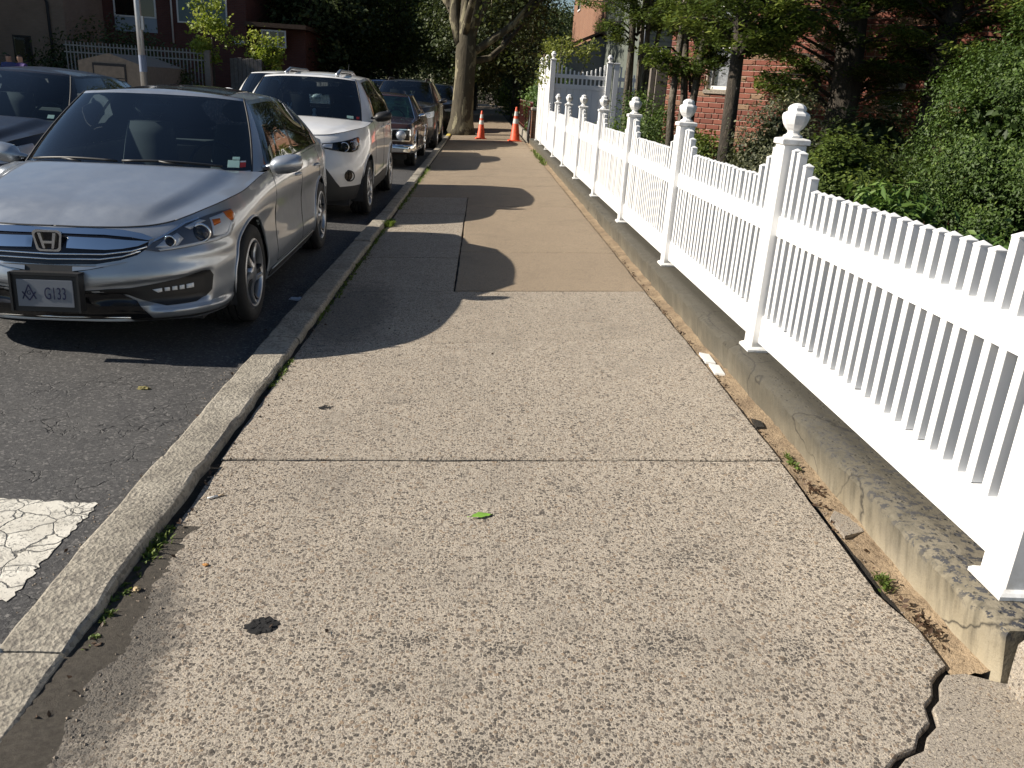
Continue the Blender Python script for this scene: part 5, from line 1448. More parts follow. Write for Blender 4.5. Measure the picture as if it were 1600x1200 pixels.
# ------------------------------------------------------------------ tall privacy fence and gate beyond
TY = POST0 + PITCH * NP       # its corner post
TH = 2.13
tall = thing('privacy_fence', 'tall white vinyl privacy fence with ball finials beyond the picket fence, vines over it', 'fence', (0, 0, 0))
ME_TPOST = rrbox(h_, h_, 0, TH).mesh('fence_post', M_VINYL)
for k in range(3): add_post(tall, FX + .02, TY + 2.1 * k, LZ, ME_TPOST, TH)
def tall_panel(parent, x0, y0, x1, y1, lattice=True):
    """panel of tongue and groove boards with an open picket frieze, from post to post"""
    L = math.hypot(x1 - x0, y1 - y0); a = math.atan2(y1 - y0, x1 - x0)
    def put(nm, m_):
        o = m_.build(nm, M_VINYL, parent); o.location = (x0, y0, LZ); o.rotation_euler = (0, 0, a); return o
    e = h_ + .001
    m_ = MB(); m_.bbox(e, L - e, -.026, .026, .05, .20, .004); put('bottom_rail', m_)
    m_ = MB(); m_.bbox(e, L - e, -.026, .026, 1.49, 1.60, .004); put('middle_rail', m_)
    m_ = MB(); m_.bbox(e, L - e, -.026, .026, 1.74, 1.83, .004); put('top_rail', m_)
    n = max(4, int((L - 2 * e) / .155)); w = (L - 2 * e) / n
    for i in range(n):
        m_ = MB(); m_.bbox(e + w * i + .002, e + w * (i + 1) - .002, -.012, .012, .201, 1.489, .003); put('board', m_)
    n = max(5, int((L - 2 * e) / .105)); w = (L - 2 * e) / n
    for i in range(n):
        xm = e + w * (i + .5); u_ = abs(2 * (i + .5) / n - 1); top = 1.90 + .22 * u_ ** 1.6
        m_ = MB(); m_.bbox(xm - .02, xm + .02, -.018, .018, 1.601, 1.739, .003); put('frieze_picket', m_)
        m_ = MB(); m_.bbox(xm - .02, xm + .02, -.018, .018, 1.831, top, .008); put('top_picket', m_)
for k in range(2): tall_panel(tall, FX + .02, TY + 2.1 * k, FX + .02, TY + 2.1 * (k + 1))
gate = thing('garden_gate', 'tall white gate with scalloped picket top set square to the picket fence', 'gate', (0, 0, 0))
add_post(gate, FX + 1.42, TY + .02, LZ, ME_TPOST, TH)
tall_panel(gate, FX + .02, TY + .02, FX + 1.42, TY + .02)
side = thing('privacy_fence', 'white fence panel to the right of the gate, half hidden by stems', 'fence', (0, 0, 0))
add_post(side, FX + 1.60, TY + .02, LZ, ME_TPOST, TH, False)
tall_panel(side, FX + 1.60, TY + .02, FX + 2.62, TY + .02)
brn = thing('fence_post', 'brown boxed post with a white ball finial standing beside the brick corner', 'post', (3.02, 14.9, .33))
m_ = MB(); m_.bbox(-.10, .10, -.08, .08, 0, 1.98, .008); m_.build('post_shaft', M_VGREY, brn)
m_ = MB(); m_.bbox(-.19, -.11, -.06, .06, .25, 1.99, .006); m_.build('post_board', M_VGREY, brn)
for z in (1.1, 1.6): 
    m_ = MB(); m_.box(-.06, .03, -.088, -.079, z, z + .03); m_.build('hinge', M_TRIM, brn)
m_ = MB(); m_.lathe([(.03, 1.98), (.025, 2.01), (.055, 2.04), (.068, 2.08), (.06, 2.12), (.03, 2.15), (0, 2.155)], 14); m_.build('finial', M_VINYL, brn)
# ------------------------------------------------------------------ brick house on the right
bh = thing('brick_house', 'red brick house behind the trees and shrubs of the front garden', 'house', (2.83, 13.4, .33))
wd = Vector((.75, -.66, 0)).normalized(); wn_ = Vector((-wd.y * -1, wd.x * -1, 0)); wn_ = Vector((wd.y, -wd.x, 0))   # outward, to the street
if wn_.x > 0: wn_ = -wn_
def wp(t_, z, o=0.0): return Vector((0, 0, z)) + wd * t_ + wn_ * o
bh_len, bh_h = 9.0, 5.6
win = [(.66, 1.10, 1.52, 2.70), (3.22, 3.48, 1.42, 1.86)]      # t0, t1, z0, z1 above the garden
def in_win(t0, t1, z0, z1): return any(t1 > a - .0 and t0 < b_ + .0 and z1 > c and z0 < d for a, b_, c, d in win)
# backing masonry (mortar) with real window openings, and the house volume
m_ = MB()
edges_t = sorted(set([0, bh_len] + [e for w in win for e in w[:2]])); edges_z = sorted(set([-.3, bh_h] + [e for w in win for e in w[2:]]))
for a, b_ in zip(edges_t[:-1], edges_t[1:]):
    for c, d in zip(edges_z[:-1], edges_z[1:]):
        if in_win(a + .001, b_ - .001, c + .001, d - .001): continue
        vs = [wp(a, c, -.006), wp(b_, c, -.006), wp(b_, d, -.006), wp(a, d, -.006), wp(a, c, -.25), wp(b_, c, -.25), wp(b_, d, -.25), wp(a, d, -.25)]
        m_.add(vs, [(0, 1, 2, 3), (7, 6, 5, 4), (0, 4, 5, 1), (1, 5, 6, 2), (2, 6, 7, 3), (3, 7, 4, 0)])
m_.build('mortar_wall', M_MORTAR, bh)
m_ = MB(); back = -wn_ * 7
q_ = [wp(0.002, 0, -.26), wp(bh_len, 0, -.26), wp(bh_len, 0, -.26) + back, wp(.002, 0, -.26) + back]
m_.loft([[(p_.x, p_.y, z) for p_ in q_] for z in (-.3, bh_h)], True, True, True)
M_DIM = simple('dim_interior', (.03, .03, .032), .9)
m_.build('house_shell', M_DIM, bh)
# side wall facing away up the street
m_ = MB()
r = random.Random(12)
bw, bhh, jt = .202, .064, .013
bricks = []
rows_n = int((bh_h + .2) / (bhh + jt))
for j in range(rows_n):
    z0 = -.2 + j * (bhh + jt); header = (j % 6 == 5)
    L_ = .097 if header else bw
    t_ = -(.5 * (L_ + jt) if j % 2 else 0)
    while t_ < bh_len:
        a, b_ = max(0, t_), min(bh_len, t_ + L_)
        for wa, wb, wc, wdd in win:
            if z0 + bhh > wc and z0 < wdd:
                if a < wa < b_: b_ = wa - .003
                elif a < wb < b_: a = wb + .003
        if b_ - a > .03 and not in_win(a - .0, b_ + .0, z0, z0 + bhh): bricks.append((a, b_, z0))
        t_ += L_ + jt
def bkey(q): return (0 if (q[0] < 2.55 and .55 < q[2] < 2.75) else 1, q[0])
bricks.sort(key=bkey)
BM = {}
for n_, (a, b_, z0) in enumerate(bricks[:290]):
    w = round(b_ - a, 3)
    if w not in BM:
        q = MB(); rings = []
        for o, s in ((-.02, 0), (.004, 0), (.007, .004)):
            rings.append([tuple(wd * (s) + Vector((0, 0, s)) + wn_ * o), tuple(wd * (w - s) + Vector((0, 0, s)) + wn_ * o), tuple(wd * (w - s) + Vector((0, 0, bhh - s)) + wn_ * o), tuple(wd * s + Vector((0, 0, bhh - s)) + wn_ * o)])
        q.loft(rings, True, False, True); BM[w] = q.mesh('brick', M_BRICK)
    pos = wp(a, z0, r.uniform(-.002, .002)); inst('brick', BM[w], bh, tuple(pos))
q = MB(); tint = []
for (a, b_, z0) in bricks[290:]:
    o = .005 + r.uniform(-.002, .002); tv = r.random()
    q.add([wp(a, z0, -.02), wp(b_, z0, -.02), wp(b_, z0 + bhh, -.02), wp(a, z0 + bhh, -.02), wp(a, z0, o), wp(b_, z0, o), wp(b_, z0 + bhh, o), wp(a, z0 + bhh, o)], [(4, 5, 6, 7), (0, 1, 5, 4), (1, 2, 6, 5), (2, 3, 7, 6), (3, 0, 4, 7)])
    tint += [tv] * 8
o = q.build('brick_courses', M_BRICK, bh); o['kind'] = 'stuff'
at_ = o.data.attributes.new('tint', 'FLOAT', 'POINT'); at_.data.foreach_set('value', tint)
M_LACE = simple('lace_curtain', (.60, .60, .60), .9, 0, .45, 22)
M_WFRAME = simple('window_paint', (.72, .72, .70), .5)
for wi_, (a, b_, c, d) in enumerate(win):
    fr = MB()
    def fb(t0, t1, z0, z1, o0, o1):
        vs = [wp(t0, z0, o0), wp(t1, z0, o0), wp(t1, z1, o0), wp(t0, z1, o0), wp(t0, z0, o1), wp(t1, z0, o1), wp(t1, z1, o1), wp(t0, z1, o1)]
        fr.add(vs, [(3, 2, 1, 0), (4, 5, 6, 7), (0, 1, 5, 4), (1, 2, 6, 5), (2, 3, 7, 6), (3, 0, 4, 7)])
    fw_ = .05
    fb(a, a + fw_, c, d, -.10, -.05); fb(b_ - fw_, b_, c, d, -.10, -.05); fb(a + fw_, b_ - fw_, c, c + fw_, -.10, -.05); fb(a + fw_, b_ - fw_, d - fw_, d, -.10, -.05)
    fb(a + fw_, b_ - fw_, (c + d) / 2 - .02, (c + d) / 2 + .02, -.095, -.055)
    wo_ = fr.build('window', M_WFRAME, bh); fr = MB()
    fb(a - .03, b_ + .03, c - .06, c - .002, -.1, .035); fr.build('sill', M_FINE, wo_)
    fr = MB(); fb(a + fw_, b_ - fw_, c + fw_, d - fw_, -.085, -.079); fr.build('pane', M_LENS, wo_)
    fr = MB(); n = 14
    rows = [[tuple(wp(a + fw_ + (b_ - a - 2 * fw_) * i / n, z, -.13 + .015 * (i % 2))) for i in range(n + 1)] for z in (c + fw_, d - fw_)]
    fr.loft(rows, False, smooth=True); fr.build('curtain', M_LACE, wo_)
# downpipe on the corner side
# ------------------------------------------------------------------ neighbouring house: orange brick above, grey gabled porch
M_SIDING = simple('grey_siding', (.15, .155, .165), .7, 0, .1)
M_ROOF = simple('brown_shingles', (.085, .055, .038), .9, 0, .25, 14, .5, 40)
nh = thing('neighbour_house', 'orange brick house with a grey gabled porch beyond the tall white fence', 'house', (4.55, 34, 0))
m_ = MB(); m_.box(0, 8, 0, 13, 0, 9.5); 
M_OBRK = None
def mat_farbrick(name, a, b_, mortar):
    m, t, out = nt(name)
    v = coords(t)
    s = sep(t, v)
    cv = node(t, 'ShaderNodeCombineXYZ'); t.links.new(mth(t, 'ADD', s[0], s[1]), cv.inputs[0]); t.links.new(s[2], cv.inputs[1])
    br = node(t, 'ShaderNodeTexBrick'); br.inputs['Scale'].default_value = 1.0; br.inputs['Brick Width'].default_value = .21; br.inputs['Row Height'].default_value = .077; br.inputs['Mortar Size'].default_value = .008
    br.inputs['Color1'].default_value = c4(a); br.inputs['Color2'].default_value = c4(b_); br.inputs['Mortar'].default_value = c4(mortar)
    t.links.new(cv.outputs[0], br.inputs['Vector'])
    col = mixc(t, ramp(t, noise(t, v, 1.1, 5), [(.35, 0.0), (.7, .4)]), br.outputs['Color'], tuple(c * .55 for c in a))
    principled(t, out, col, .9, 0, bump(t, br.outputs['Fac'], -.5, .01))
    return m
M_OBRK = mat_farbrick('far_orange_brick', (.22, .10, .055), (.28, .13, .072), (.24, .19, .15))
M_DBRK = mat_farbrick('far_dark_brick', (.10, .034, .026), (.13, .044, .032), (.10, .07, .06))
M_TANB = mat_farbrick('far_tan_brick', (.27, .195, .14), (.31, .225, .165), (.25, .20, .16))
m_.build('wall', M_OBRK, nh)
m_ = MB(); m_.box(-.15, 8.15, -.15, 13.15, 9.5, 9.8); m_.build('parapet', M_FINE, nh)
for k, y in enumerate((2.2, 6.0, 9.6)):
    m_ = MB(); m_.box(-.05, -.002, y, y + 1.1, 5.6, 7.4); w_ = m_.build('window', M_WFRAME, nh)
    m_ = MB(); m_.box(-.062, -.051, y + .07, y + 1.03, 5.68, 7.32); m_.build('pane', M_GLOSSB, w_)
pg = MB()
x0, x1, xa, ze, za, y0, y1 = -2.35, .75, -.55, 3.0, 3.75, -3.0, 0
pg.loft([[(x0 + .3, y, 0), (x1 - .2, y, 0), (x1 - .2, y, ze - .05), (xa, y, za - .08), (x0 + .3, y, ze - .02)] for y in (y0, y1 - .002)], True, True, True)
pg.build('porch', M_SIDING, nh)
rfm = MB()
for xx, sg in ((x0 - .1, -1), (x1 + .15, 1)):
    rfm.loft([[(xx, y, ze - .1), (xa, y, za), (xa, y, za + .08), (xx, y, ze - .02)] for y in (y0 - .25, y1 - .002)], True, True, True)
rfm.build('porch_roof', M_ROOF, nh)
gs = thing('siding_house', 'grey green sided wall with a white downpipe in the gap left of the brick house', 'house', (4.2, 23.5, 0))
m_ = MB(); m_.box(0, 5, 0, 8, 0, 6)
for k in range(40): m_.box(-.012, 5.012, -.012, -.001, .15 * k, .15 * k + .13)
m_.build('wall', simple('grey_green_siding', (.12, .135, .115), .75, 0, .1), gs)
m_ = MB(); m_.tube([(-.02, -.09, 0), (-.02, -.09, 5.9)], .045, 8); m_.build('downpipe', M_WFRAME, gs)
# ------------------------------------------------------------------ iron fence, brick pier, low kerb wall beyond the tall fence
M_MAROON = simple('maroon_iron', (.10, .022, .018), .45)
irf = thing('iron_fence', 'maroon iron railing along the pavement beyond the white privacy fence', 'fence', (1.62, 27.9, .12))
m_ = MB(); m_.bbox(-.10, .10, 0, 10, -.1, .22, .01); m_.build('plinth', M_KERB, irf)
for z in (.32, 1.05, 1.2):
    m_ = MB(); m_.box(-.014, .014, 0, 10, z, z + .03); m_.build('rail', M_MAROON, irf)
m_ = MB(); m_.box(-.008, .008, -.008, .008, .22, 1.19); m_.lathe([(.008, 1.19), (.018, 1.21), (.0, 1.27)], 6)
ME_IP = m_.mesh('baluster', M_MAROON)
for k in range(88): inst('baluster', ME_IP, irf, (0, .08 + .112 * k, 0))
pier = thing('brick_pier', 'short brick gate pier at the foot of the iron railing', 'pier', (1.72, 27.45, .12))
m_ = MB(); m_.box(-.15, .15, -.15, .15, -.1, 1.02); m_.build('shaft', M_OBRK, pier)
m_ = MB(); m_.bbox(-.18, .18, -.18, .18, 1.02, 1.10, .02); m_.build('cap', M_KERB, pier)
ig = thing('iron_gate', 'small scrolled iron gate standing open beside the brick pier', 'gate', (1.50, 27.1, .12))
m_ = MB(); m_.tube([(0, 0, 0), (0, 0, 1.0)], .018, 6); m_.build('gate_post', M_TRIM, ig)
m_ = MB(); m_.tube([(0, .02, .95), (-.02, .25, 1.0), (-.02, .5, .8), (-.02, .62, .55)], .014, 6); m_.tube([(-.02, .62, .55), (-.02, .62, .06), (0, .02, .06)], .014, 6); m_.build('gate_frame', M_TRIM, ig)
for k in range(5):
    m_ = MB(); m_.tube([(-.01, .1 + .1 * k, .06), (-.01, .1 + .1 * k, .8 - .05 * k)], .008, 5); m_.build('baluster', M_TRIM, ig)
# ------------------------------------------------------------------ across the street, left background
tb = thing('tan_building', 'tan brick building with a dark downpipe at the far left edge', 'building', (-28, 40, 0))
m_ = MB(); m_.box(0, 9.45, 0, 9, 0, 8.5); m_.build('wall', M_TANB, tb)
m_ = MB(); m_.box(7.1, 7.9, -.03, -.002, 1.6, 2.7); w_ = m_.build('window', M_TRIM, tb)
m_ = MB(); m_.box(7.17, 7.83, -.042, -.031, 1.66, 2.64); m_.build('pane', M_GLASS, w_)
m_ = MB(); m_.tube([(8.8, -.08, 0), (8.8, -.08, 4.1), (8.7, -.14, 4.35), (8.7, -.14, 8.3)], .06, 8); m_.build('downpipe', M_CABIN, tb)
db = thing('dark_brick_building', 'dark brick building with white framed windows and the number 21 across the street', 'building', (-23, 44, 0))
m_ = MB(); m_.box(0, 11.3, 0, 12, 0, 7.5); m_.build('wall', M_DBRK, db)
m_ = MB(); m_.box(11.3, 14.0, .6, 12, 0, 3.9); m_.build('porch_wall', M_DBRK, db)
m_ = MB(); m_.box(11.25, 14.2, -.2, 12, 3.9, 4.1); m_.build('porch_roof', M_ROOF, db)
M_SKYP = simple('pale_panel', (.30, .36, .42), .6)
def far_window(parent, x0, x1, z0, z1, apron=0.0, mull=1, frame=M_WFRAME, blind=None):
    m_ = MB(); f = .07
    for a, b_, c, d in ((x0, x0 + f, z0, z1), (x1 - f, x1, z0, z1), (x0 + f, x1 - f, z0, z0 + f), (x0 + f, x1 - f, z1 - f, z1)): m_.box(a, b_, -.06, -.002, c, d)
    for k in range(mull):
        xm = x0 + (x1 - x0) * (k + 1) / (mull + 1); m_.box(xm - .03, xm + .03, -.055, -.002, z0 + f, z1 - f)
    w_ = m_.build('window', frame, parent)
    m_ = MB(); m_.box(x0 + f, x1 - f, -.03, -.02, z0 + f, z1 - f); m_.build('pane', blind or M_GLASS_D, w_)
    if apron: m_ = MB(); m_.box(x0, x1, -.05, -.002, z0 - apron, z0 - .01); m_.build('apron', M_SKYP, w_)
far_window(db, 5.0, 7.0, 3.95, 5.6, .65, 1)
far_window(db, 8.0, 10.4, 3.85, 6.0, 0, 1, M_WFRAME, simple('teal_blind', (.10, .16, .17), .4))
far_window(db, 12.0, 13.2, 3.0, 3.8, 0, 2)
m_ = MB(); m_.tube([(7.75, -.07, 2.9), (7.75, -.07, 7.4)], .045, 8); m_.build('downpipe', M_WFRAME, db)
m_ = MB(); m_.box(10.75, 11.2, -.25, -.002, 3.05, 3.22); m_.build('wall_lamp', M_WHITEP, db)
me = text_mesh('21', .48, M_WFRAME, .01, .004, 1.0); inst('house_number', me, db, (3.75, -.012, 3.05), (math.pi / 2, 0, 0))
gg = thing('garage', 'small tan garage with a low gable before the pale iron fence', 'garage', (-12.6, 30, 0))
M_TANS = simple('tan_stucco', (.24, .20, .16), .85, 0, .15)
m_ = MB(); m_.loft([[(-1.15, y, 0), (1.25, y, 0), (1.25, y, 1.80), (.0, y, 2.16), (-1.15, y, 1.86)] for y in (0, 4)], True, True, True); m_.build('wall', M_TANS, gg); gg.scale = (.9, 1, .95)
m_ = MB(); m_.box(-.62, .60, -.03, -.002, .1, 1.82); dfr = m_.build('door', M_CABIN, gg); m_ = MB()
for k in range(4): 
    m_ = MB(); m_.box(-.56, .54, -.045, -.031, .12 + .41 * k, .50 + .41 * k); m_.build('door_panel', M_TANS, dfr)
pl = thing('iron_fence', 'pale iron fence with close vertical bars in front of the dark brick building', 'fence', (-16.2, 34.6, .1))
M_PALE = simple('pale_iron', (.26, .255, .24), .6)
for z in (.25, 1.95, 2.2):
    m_ = MB(); m_.box(0, 5.3, -.015, .015, z, z + .05); m_.build('rail', M_PALE, pl)
m_ = MB(); m_.box(-.018, .018, -.018, .018, 0, 2.36); ME_BAR = m_.mesh('bar', M_PALE)
for k in range(38): inst('bar', ME_BAR, pl, (.1 + .138 * k, 0, 0))
m_ = MB(); m_.bbox(-.12, .12, -.12, .12, 0, 2.35, .02); m_.build('end_post', M_VGREY, pl).location = (5.45, 0, 0)
wf = thing('board_fence', 'grey board fence right of the pale iron fence', 'fence', (-10.3, 36.0, .1))
for k in range(8):
    m_ = MB(); m_.bbox(.16 * k, .16 * k + .15, -.02, .02, 0, 2.15 + .02 * (k % 3), .01); m_.build('board', simple('grey_board', (.16, .15, .15), .8, 0, .2) if k == 0 else bpy.data.materials['grey_board'], wf)
tall_b = thing('shade_block', 'added brick block out of view to the far left, shading the facades across the street', 'building', (-52, 29, 0))  # unseen block added left of the view, its height set by the shade it casts
m_ = MB(); m_.box(0, 27, 0, 34, 0, 11.2); m_.build('wall', M_TANB, tall_b)
m_ = MB(); m_.box(-.2, 27.2, -.2, 34.2, 11.2, 11.5); m_.build('parapet', M_FINE, tall_b)
for k in range(6):
    for j in range(3):
        m_ = MB(); m_.box(27.002, 27.05, 2 + 5.2 * k, 3.4 + 5.2 * k, 1.2 + 3.2 * j, 2.8 + 3.2 * j); w_ = m_.build('window', M_WFRAME, tall_b)
        m_ = MB(); m_.box(27.051, 27.06, 2.1 + 5.2 * k, 3.3 + 5.2 * k, 1.3 + 3.2 * j, 2.7 + 3.2 * j); m_.build('pane', M_GLOSSB, w_)
# opposite pavement
m_ = MB(); m_.box(-14.2, -10.62, -12, 120, -.1, .085); o = m_.build('far_pavement', M_FINE); o['kind'] = 'structure'
# street lamp column
lp = thing('street_lamp', 'galvanised street lamp post with a blue band across the street', 'street lamp', (-10.95, 28.6, .085))
m_ = MB(); m_.tube([(0, 0, 0), (-.02, 0, 3), (-.05, 0, 8.5)], [.12, .10, .07], 12); m_.build('pole', M_STEEL, lp)
m_ = MB(); m_.tube([(-.05, 0, 8.4), (.3, 0, 9.0), (2.0, 0, 9.3)], .04, 8); m_.build('arm', M_STEEL, lp)
m_ = MB(); m_.loft([[(2.0 + .6 * q, w, 9.3 - d) for w, d in ((-.13, 0), (.13, 0), (.10, .12), (-.10, .12))] for q in (0, 1)], True, True, True); m_.build('lantern', M_VGREY, lp)
m_ = MB(); m_.lathe([(.118, 1.45), (.118, 1.95)], 14, caps=False); m_.build('band', simple('blue_band', (.20, .24, .34), .6), lp)
m_ = MB(); m_.box(.08, .16, -.10, -.02, 2.7, 3.1); m_.build('junction_box', M_STEEL, lp)

# row of plain houses added behind the far trees to shade the far pavement
for k, (y, h) in enumerate([(62, 9.5), (78, 8.5), (94, 9.5)]):
    rh = thing('shade_row_house', ('nearest', 'middle', 'farthest')[k] + ' of three brick row houses added behind the dark trees across the street for their shade', 'house', (-24, y, 0))
    m_ = MB(); m_.box(0, 9, 0, 14, 0, h); m_.build('wall', M_DBRK, rh)
    m_ = MB(); m_.box(-.2, 9.2, -.2, 14.2, h, h + .3); m_.build('parapet', M_FINE, rh)
    for j in range(3):
        for q in range(2):
            m_ = MB(); m_.box(9.002, 9.05, 1.6 + 4.2 * j, 3.0 + 4.2 * j, 1.2 + 3.2 * q, 2.9 + 3.2 * q); w_ = m_.build('window', M_WFRAME, rh)
            m_ = MB(); m_.box(9.051, 9.06, 1.7 + 4.2 * j, 2.9 + 4.2 * j, 1.3 + 3.2 * q, 2.8 + 3.2 * q); m_.build('pane', M_GLOSSB, w_)
# ------------------------------------------------------------------ vegetation
def leaves(name, C, size, mat, parent=None, seed=0, tint=None, dirs=None, flat=0.0, asp=0.5, jit=0.45, fold=0.25):
    """many small folded leaves; C centres, dirs preferred leaf normals, flat = how level the blades lie"""
    rg = np.random.default_rng(seed); C = np.asarray(C, float); n = len(C)
    N = rg.normal(size=(n, 3)); N /= np.linalg.norm(N, axis=1)[:, None]
    if dirs is not None: N = N * .75 + dirs
    N[:, 2] = np.abs(N[:, 2]) * (1 - flat) + flat * 2.0
    N /= np.linalg.norm(N, axis=1)[:, None]
    A = rg.normal(size=(n, 3)); A -= (A * N).sum(1)[:, None] * N; A /= np.linalg.norm(A, axis=1)[:, None]
    B = np.cross(N, A)
    s = size * (1 + jit * rg.uniform(-1, 1, n))[:, None]
    v = np.zeros((n, 4, 3))
    v[:, 0] = C - A * s * .5; v[:, 1] = C + B * s * asp * .5 + N * s * fold * .3; v[:, 2] = C + A * s * .5; v[:, 3] = C - B * s * asp * .5 + N * s * fold * .3
    me = bpy.data.meshes.new(name)
    me.vertices.add(n * 4); me.vertices.foreach_set('co', v.reshape(-1))
    idx = np.arange(n)[:, None] * 4
    tri = np.concatenate([idx + np.array([[0, 1, 2]]), idx + np.array([[0, 2, 3]])], 1).reshape(-1)
    me.loops.add(n * 6); me.loops.foreach_set('vertex_index', tri.astype(np.int32))
    me.polygons.add(n * 2); me.polygons.foreach_set('loop_start', np.arange(0, n * 6, 3, dtype=np.int32)); me.polygons.foreach_set('loop_total', np.full(n * 2, 3, np.int32))
    me.update(calc_edges=True)
    if tint is None: tint = np.full(n, .5)
    tv = np.clip(tint + rg.normal(0, .16, n), 0, 1)
    a = me.attributes.new('tint', 'FLOAT', 'POINT'); a.data.foreach_set('value', np.repeat(tv, 4).astype(np.float32))
    me.materials.append(mat)
    return link(bpy.data.objects.new(name, me), parent)

def shrub(name, label, cat, loc, rad, n, size, mat, seed, clumps=90, ck=.16, stems=6, group=None, flat=0.0, asp=.5, top=0.0, core=0):
    rg = np.random.default_rng(seed)
    root = thing(name, label, cat, loc, 0, group)
    d = rg.normal(size=(clumps, 3)); d[:, 2] = np.abs(d[:, 2]) * 1.0 - .45; d /= np.linalg.norm(d, axis=1)[:, None]
    rr = rg.uniform(.62, 1.06, clumps) ** .7
    cc = d * rr[:, None] * np.array(rad); cc[:, 2] += rad[2] * .55 + .02
    ct = rg.uniform(.1, .9, clumps)
    pick = rg.integers(0, clumps, n); g_ = rg.normal(size=(n, 3)) * ck * np.array([1, 1, .8 - .3 * flat])
    P = cc[pick] + g_; P[:, 2] += top * np.abs(rg.normal(size=n)) * .1; P[:, 2] = np.maximum(P[:, 2], .01)
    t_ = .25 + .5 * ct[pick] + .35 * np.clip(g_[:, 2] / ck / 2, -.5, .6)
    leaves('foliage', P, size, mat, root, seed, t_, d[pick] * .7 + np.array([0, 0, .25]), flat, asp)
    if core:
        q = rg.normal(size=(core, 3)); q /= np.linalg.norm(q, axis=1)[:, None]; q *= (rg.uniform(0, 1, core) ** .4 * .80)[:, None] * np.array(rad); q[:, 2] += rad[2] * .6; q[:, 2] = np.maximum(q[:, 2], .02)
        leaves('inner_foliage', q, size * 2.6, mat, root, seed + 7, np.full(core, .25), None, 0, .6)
    m_ = MB()
    for k in range(stems):
        e = cc[rg.integers(0, clumps)] * .8; a = rg.uniform(0, 6.28)
        m_.tube([(.12 * rad[0] * math.cos(a), .12 * rad[1] * math.sin(a), -.05), tuple(e * .5 + np.array([0, 0, .1])), tuple(e)], [.018, .012, .005], 5)
    m_.build('stems', B_GREY, root)
    return root

def limb_tree(name, label, cat, loc, seed, trunk_pts, trunk_r, limbs, depth, seg, bark, leafmat, nleaf, lsize, spread, group=None, flat=0.15, crown_flat=1.0, extra=None, lift=.25):
    """trunk path, first limbs given as (height index, direction, length, radius), then random forking"""
    rg = np.random.default_rng(seed); root = thing(name, label, cat, loc, 0, group)
    m_ = MB(); tips = []
    m_.tube(trunk_pts, trunk_r, 14)
    limb_mb = MB()
    def grow(p, d, L, r, lev):
        pts = [p]; rad = [r]; q = p.copy(); dd = d.copy(); n = 4
        for i in range(n):
            dd = dd + rg.normal(size=3) * .16 + np.array([0, 0, .07]); dd /= np.linalg.norm(dd); q = q + dd * L / n; pts.append(q.copy()); rad.append(r * (1 - .45 * (i + 1) / n))
            if lev <= 1 or i >= 2: tips.append((q.copy(), lev))
        limb_mb.tube([tuple(a) for a in pts], rad, 7 if lev > 1 else 5)
        if lev > 0:
            for k in range(seg):
                i = rg.integers(2, n + 1); nd = dd + rg.normal(size=3) * .62; nd[2] += .12; nd /= np.linalg.norm(nd)
                grow(pts[i].copy(), nd, L * rg.uniform(.55, .8), rad[i] * .75, lev - 1)
    for (p, d, L, r) in limbs:
        d = np.array(d, float); d /= np.linalg.norm(d); grow(np.array(p, float), d, L, r, depth)
    m_.build('trunk', bark, root); limb_mb.build('limbs', bark, root)
    T = np.array([t_[0] for t_ in tips])
    if extra is not None: T = np.concatenate([T, extra])
    ct = rg.uniform(.05, .95, len(T)); pick = rg.integers(0, len(T), nleaf); g_ = rg.normal(size=(nleaf, 3)) * spread; g_[:, 2] *= crown_flat
    P = T[pick] + g_
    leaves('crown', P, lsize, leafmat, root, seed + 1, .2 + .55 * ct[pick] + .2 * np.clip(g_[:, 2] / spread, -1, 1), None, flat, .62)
    return root

# --- London plane beside the kerb
tp = [(-.02, 0, -.1), (-.02, 0, .12), (0, 0, .5), (.03, 0, 1.3), (.06, .0, 2.2), (.07, 0, 2.8), (.06, .02, 3.3), (.03, .05, 3.8), (.02, .1, 4.6), (.05, .15, 6.0)]
plane = limb_tree('plane_tree', 'big plane tree with mottled bark on the pavement beside the traffic cones', 'tree', (-.76, 32.0, .08), 21, tp, [.62, .52, .435, .39, .37, .39, .33, .25, .19, .10],
    [((-.10, 0, 3.1), (-.32, -.05, 1), 3.6, .25), ((.10, .05, 3.2), (.12, .1, 1), 3.8, .24), ((.22, 0, 2.75), (.85, -.1, .55), 3.6, .15), ((.15, .1, 2.9), (.55, -.25, .9), 3.2, .17), ((-.1, .1, 3.3), (-.5, .6, .8), 3.4, .17), ((.2, .1, 2.5), (.9, .35, .10), 3.6, .13), ((0, -.1, 3.4), (-.1, -.7, .8), 3.2, .15)],
    3, 3, B_PLANE, L_PLANE, 30000, .15, .42)
